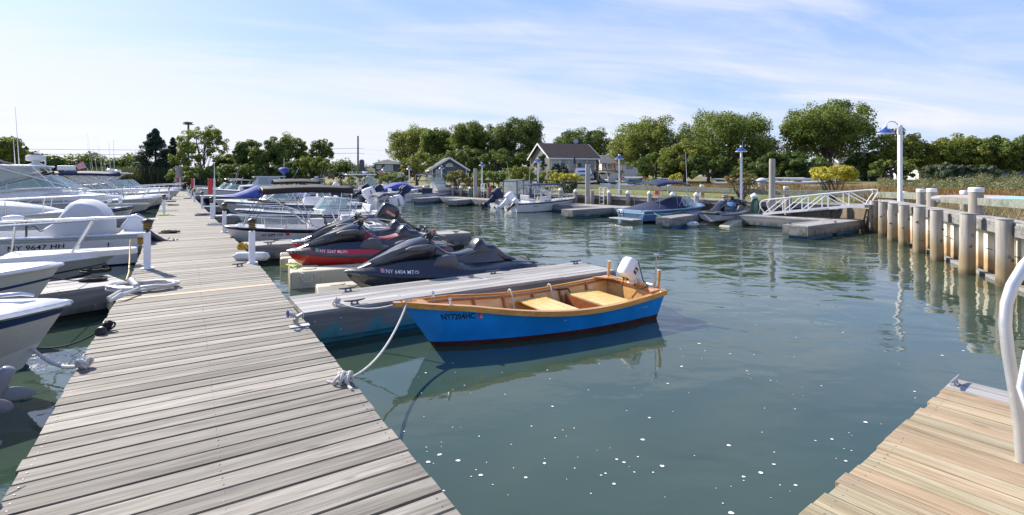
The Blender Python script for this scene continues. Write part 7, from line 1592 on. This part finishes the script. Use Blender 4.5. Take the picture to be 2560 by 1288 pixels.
# lower fillers, each a tree of its own
rg=random.Random(77)
names_=['left end','left','left centre','centre','right centre','right','right end']
for k,(px,hw,yt,yb,Z,kd) in enumerate([(1160,60,370,440,80,'dark'),(1240,60,372,440,78,'dark'),(1320,60,375,440,80,'dark'),(1100,40,385,440,82,'dark'),(1545,30,370,440,78,'green'),(1640,60,380,462,56,'dark'),(1770,60,385,465,53,'dark'),(2020,60,390,465,50,'dark'),(2230,50,390,455,50,'green'),(2330,50,375,430,58,'green'),(600,60,405,468,56,'dark'),(740,50,400,462,56,'dark'),(500,80,415,470,60,'dark'),(2440,60,385,430,54,'dark'),(2530,60,385,440,50,'dark'),(1400,50,385,430,84,'dark')]):
    tree(['dark understorey tree behind the hedge left of the utility pole','dark understorey tree behind the utility pole','dark understorey tree right of the utility pole','dark understorey tree behind the cottage roof','low green tree between the two houses','dark understorey tree beneath the pale green round tree','dark understorey tree beneath the broad green tree, left part','dark understorey tree beneath the tallest tree','green understorey tree behind the tall white lamp','green understorey tree above the small white cottage','dark understorey tree below the upright dark tree','dark understorey tree behind the slim white lamp pole','dark understorey tree beneath the open light green tree','dark understorey tree beneath the orange-tinted tree','dark understorey tree near the right edge','dark understorey tree left of the brown-roofed house'][k],px,hw,yt,yb,0,Z,kd,n=50,nper=90,seed=500+k*5,leaf=.24,group='understorey trees')
# shrubs and hedges
def shrub(label,px,hw,yt,yb,Z,kd,n=45,nper=90,leaf=.13,seed=1,name='shrub',stems=True,group='shrubs behind the far bulkhead',low=-.9,spiky=False):
    top=D(px,yt,Z); bot=D(px,yb,Z); rx=hw*Z/F; rz_=(top.z-bot.z)/2; c=Vector((top.x,Z,(top.z+bot.z)/2)); gz=ground_z(top.x,Z)-.05; base=Vector((top.x,Z,min(gz,bot.z)))
    r=root(name,label,'shrub',base,0,group); pts,rd=crown_pts(c,rx*.9,rx*.8,rz_*.9,n,seed,lobes=8,low=low,mn=.18,mx=.36)
    quadmesh('foliage',leaves(pts,rd,nper,leaf,seed+1,aspect=.4,up=.5,shell=.12),LM[kd],r,base)
    if stems:
        mb=MB(); rg=random.Random(seed)
        for k in range(16):
            tp=Vector(pts[rg.randrange(len(pts))]); b_=base+Vector((rg.uniform(-.2,.2),rg.uniform(-.15,.15),0)); m=b_.lerp(tp,.5)+Vector((rg.uniform(-.2,.2),0,-.1)); mb.tube([b_,m,tp],[.035,.022,.008],4)
        mb.build('stems',M['bark'],r,world=True)
    return r
shrub('bright yellow shrub with bare stems, large, behind the gangway',2084,62,413,462,24.5,'yellow',n=150,nper=70,leaf=.09,seed=3,low=-.6)
shrub('green and gold shrub with bare stems beside the lamp post by the kayaks',1852,44,426,474,25.5,'bronze',n=42,nper=70,leaf=.09,seed=5,low=-.5)
shrub('yellow-topped shrub left of the pickup truck',1416,48,428,462,33,'yellow',n=50,nper=90,leaf=.12,seed=7,low=-.5)
shrub('grey-green base of the shrub left of the pickup truck',1422,34,448,482,32,'blueg',n=30,nper=80,leaf=.10,seed=9)
shrub('tall light green shrub with upright tips behind the white T-top boat',1302,44,410,466,40,'lime',n=70,nper=90,leaf=.14,seed=11)
shrub('olive shrub with russet tints left of the hedge, round',1142,42,426,470,42,'bronze',n=60,nper=90,leaf=.13,seed=13)
shrub('olive shrub filling right of the tall light green shrub',1372,36,425,468,41,'warm',n=45,seed=15)
shrub('small russet-olive shrub against the left tall pile',1182,22,436,474,40,'bronze',n=30,seed=17)
shrub('small yellow shrub in front of the second kayak rack',1690,20,430,458,42,'yellow',n=24,nper=70,leaf=.11,seed=19)
shrub('olive shrub by the lamp post left of the cottage',985,46,430,460,50,'warm',n=50,seed=21,leaf=.15)
shrub('dark small bush left of the clipped hedge',848,16,430,452,56,'cedar',n=24,seed=23); shrub('round green bush at the water end of the olive shrub',990,13,442,464,48,'green',n=18,seed=24)
shrub('pinkish plume grass clump left of the dark small bush',822,20,432,450,55,'pink',n=24,seed=25,stems=False)
shrub('green climbing growth over the left kayak rack',1608,52,446,470,46,'hedge',n=50,seed=26); shrub('low conifer beside the raised deck, left',1390,13,405,440,52,'cedar',n=24,seed=28); shrub('low conifer beside the raised deck, right',1408,14,410,440,51,'cedar',n=24,seed=29); shrub('slim dark fir by the house gable',1350,18,380,435,52,'cedar',n=30,seed=30)
def hedge(label,px0,px1,yt,yb,Z0,Z1,kd,seed,dep=1.2,nn_=700):
    a=D(px0,yb,Z0); b=D(px1,yb,Z1); h_=D(px0,yt,Z0).z-min(a.z,ground_z(a.x,a.y)); r_=NR(seed); pts=[];rd=[]; zb=min(a.z,ground_z(a.x,a.y))
    for _ in range(nn_//8):
        t=r_.random(); p=np.array(a.lerp(b,t)); hh=h_+ (D(px1,yt,Z1).z-zb-h_)*t; f=r_.random()
        if f<.5: q=[0,r_.uniform(-.1,.1)-dep*.3,r_.uniform(.1,hh-.15)]
        else: q=[0,r_.uniform(-dep*.3,dep*.5),hh-.2]
        pts.append([p[0]+r_.uniform(-.1,.1),p[1]+q[1],zb+q[2]]); rd.append(r_.uniform(.22,.32))
    r=root('hedge',label,'hedge',((a.x+b.x)/2,(a.y+b.y)/2,zb)); quadmesh('foliage',leaves(pts,rd,95,.13,seed,aspect=.5,up=.3),LM[kd],r,((a.x+b.x)/2,(a.y+b.y)/2,zb))
    mb=MB(); [mb.tube([a.lerp(b,k/8)+V(0,.2,-.3),a.lerp(b,k/8)+V(0,.2,h_*.7)],.05,5) for k in range(9)]; mb.build('stems',M['bark'],r,world=True)
hedge('clipped bright green hedge between the tall pile and the light green shrub',1188,1282,429,462,46,44,'hedge',41,nn_=900)
hedge('long clipped green hedge in front of the grey house',870,985,429,452,66,60,'hedge',43,nn_=900)
# reeds, grasses and scrub: nobody could count them
def blades(name,label,cat,pts,h0,h1,wd,mat,seed,lean=.25):
    r=NR(seed); P=np.array(pts); n=len(P); hh=r.uniform(h0,h1,n); a=r.uniform(0,2*PI,n); t=np.stack([np.cos(a),np.sin(a),np.zeros(n)],1)*(wd*.5); l=r.normal(size=(n,3))*lean*hh[:,None]; l[:,2]=0
    v=np.empty((n,4,3)); v[:,0]=P-t; v[:,1]=P+t; v[:,2]=P+t*.35+l+np.array([0,0,1])*hh[:,None]; v[:,3]=P-t*.35+l+np.array([0,0,1])*hh[:,None]
    o=quadmesh(name,v.reshape(-1,3),LM[mat],None,tuple(P.mean(0))); return tag(o,label,cat,kind='stuff')
def scatter(quadpts,n,seed,clump=0,cr=.3):
    r=NR(seed); A,B,C_,D_=[np.array([p.x,p.y]) for p in quadpts]; out=[]
    cs=[(r.random(),r.random()) for _ in range(clump)] if clump else None
    for _ in range(n):
        if cs: u_,v_=cs[r.integers(clump)]; 
        else: u_,v_=r.random(),r.random()
        p=(A*(1-u_)+B*u_)*(1-v_)+(D_*(1-u_)+C_*u_)*v_
        if cs: p=p+r.normal(size=2)*cr
        out.append((p[0],p[1]))
    return out
gcache={}
def gz_(x,y):
    k=(round(x),round(y)); 
    if k not in gcache: gcache[k]=ground_z(x,y)
    return gcache[k]-.04
def gp(px,Z): return D(px,440,Z)
P_=[(x,y,gz_(x,y)) for x,y in scatter([gp(1630,40),gp(2240,27),gp(2240,36),gp(1630,48)],15000,1,330,.42)]
blades('ornamental_grass','tufts of reddish-brown ornamental grass in front of the kayak racks','grass',P_,.22,.55,.03,'brown',2)
P_=[(x,y,gz_(x,y)) for x,y in scatter([gp(2190,20),gp(2650,15),gp(2650,20),gp(2190,27)],9000,3,170,.35)]
blades('brown_marsh_grass','reddish-brown marsh grass behind the right bulkhead rail','grass',P_,.3,.6,.03,'brown',4)
P_=[(x,y,gz_(x,y)) for x,y in scatter([PB-PD*14+PN*.9,PB+PN*.9,PB+PN*3.2,PB-PD*14+PN*4.2],9000,5,160,.22)]
P_+=[(x,y,gz_(x,y)) for x,y in scatter([FA+FN*.6,FB+FN*.6,FB+FN*2,FA+FN*2.2],9000,6,300,.3)]
blades('dry_grass','pale dry grass growing on the sand behind the bulkheads','grass',P_,.08,.30,.012,'dry',7,.4)
P_=[(x,y,gz_(x,y)) for x,y in scatter([FA+FN*3,FB+FN*3,FB+FN*8,FA+FN*7],9000,8,600,.4)]
blades('green_grass','short green grass strip behind the far bulkhead','grass',P_,.04,.12,.02,'hedge',9,.4)
P_=[(x,y,.3+.4*min(1,max(0,(y-60)/5))) for x,y in scatter([V(-52,60.5,0),V(-27,68,0),V(-27,74,0),V(-52,68,0)],16000,10)]
blades('reed_bank','dark reed bank behind the far end of the dock','reeds',P_,1.2,2.6,.07,'reed',11,.12)
P_=[(x,y,gz_(x,y)) for x,y in scatter([gp(-300,64),gp(420,64),gp(420,72),gp(-300,72)],9000,12)]
blades('reed_bank','dark reeds behind the boats at the far left','reeds',P_,.8,1.8,.08,'reed',13,.12)
r_=NR(20); pts=[];rd=[]
for x,y in scatter([gp(2200,30),gp(2700,24),gp(2700,40),gp(2200,46)],300,21): s=r_.uniform(.25,.5); pts.append([x,y,gz_(x,y)+s*r_.uniform(.4,1.3)]); rd.append(s)
o=quadmesh('marsh_scrub',leaves(pts,rd,110,.09,22,up=.6),LM['sage'],None,tuple(np.mean(pts,0))); tag(o,'olive and whitish low marsh scrub behind the right bulkhead','scrub',kind='stuff')
r_=NR(23); pts=[];rd=[]
for x,y in scatter([gp(560,58),gp(1000,56),gp(1000,62),gp(560,66)],70,24): s=r_.uniform(.3,.6); pts.append([x,y,gz_(x,y)+s*.7]); rd.append(s)
o=quadmesh('bank_scrub',leaves(pts,rd,90,.14,25,up=.6),LM['sage'],None,tuple(np.mean(pts,0))); tag(o,'low olive scrub on the bank behind the inflatable boat','scrub',kind='stuff')
# far woods as one mass
r_=NR(30); pts=[];rd=[]
for (x0,x1,yt,Z,n) in [(150,345,398,150,200),(-200,180,398,150,160),(820,1000,416,210,170),(1000,1300,400,170,120),(1330,1700,395,130,180),(1650,2300,390,110,260),(2250,2750,385,95,220),(560,640,405,140,40)]:
    for _ in range(n): 
        px=r_.uniform(x0,x1); y=yt+(440-yt)*r_.random()**1.2+6*math.sin(px*.05)+4*math.sin(px*.13); p=D(px,y,Z+r_.uniform(-4,6)); pts.append(list(p)); rd.append(Z*.011*r_.uniform(.8,1.4))
o=quadmesh('distant_woods',leaves(pts,rd,70,.75,31,up=.5),LM['dark'],None,tuple(np.mean(pts,0))); tag(o,'distant woods closing the horizon behind the houses','woods',kind='stuff')
# foam flecks on the water
mb=MB(); rg=random.Random(9)
for _ in range(210):
    px=rg.uniform(1000,2560); py=rg.uniform(800,1288)
    if px>1960+(1288-py)*1.15: continue
    if px<850+(py-930)*.85: continue
    if py<900 and px<1650: continue
    p=W(px,py,.004); s=rg.choice([.003,.004,.005,.006,.007,.010,.014]); n=9
    mb.add([(p.x+s*rg.uniform(.7,1.2)*math.cos(2*PI*k/n)*1.2,p.y+s*rg.uniform(.7,1.2)*math.sin(2*PI*k/n),.003) for k in range(n)],[tuple(range(n))])
tag(mb.build('foam_flecks',M['foam'],None,fix=False),'small white foam flecks and leaves floating on the near water','foam',kind='stuff')
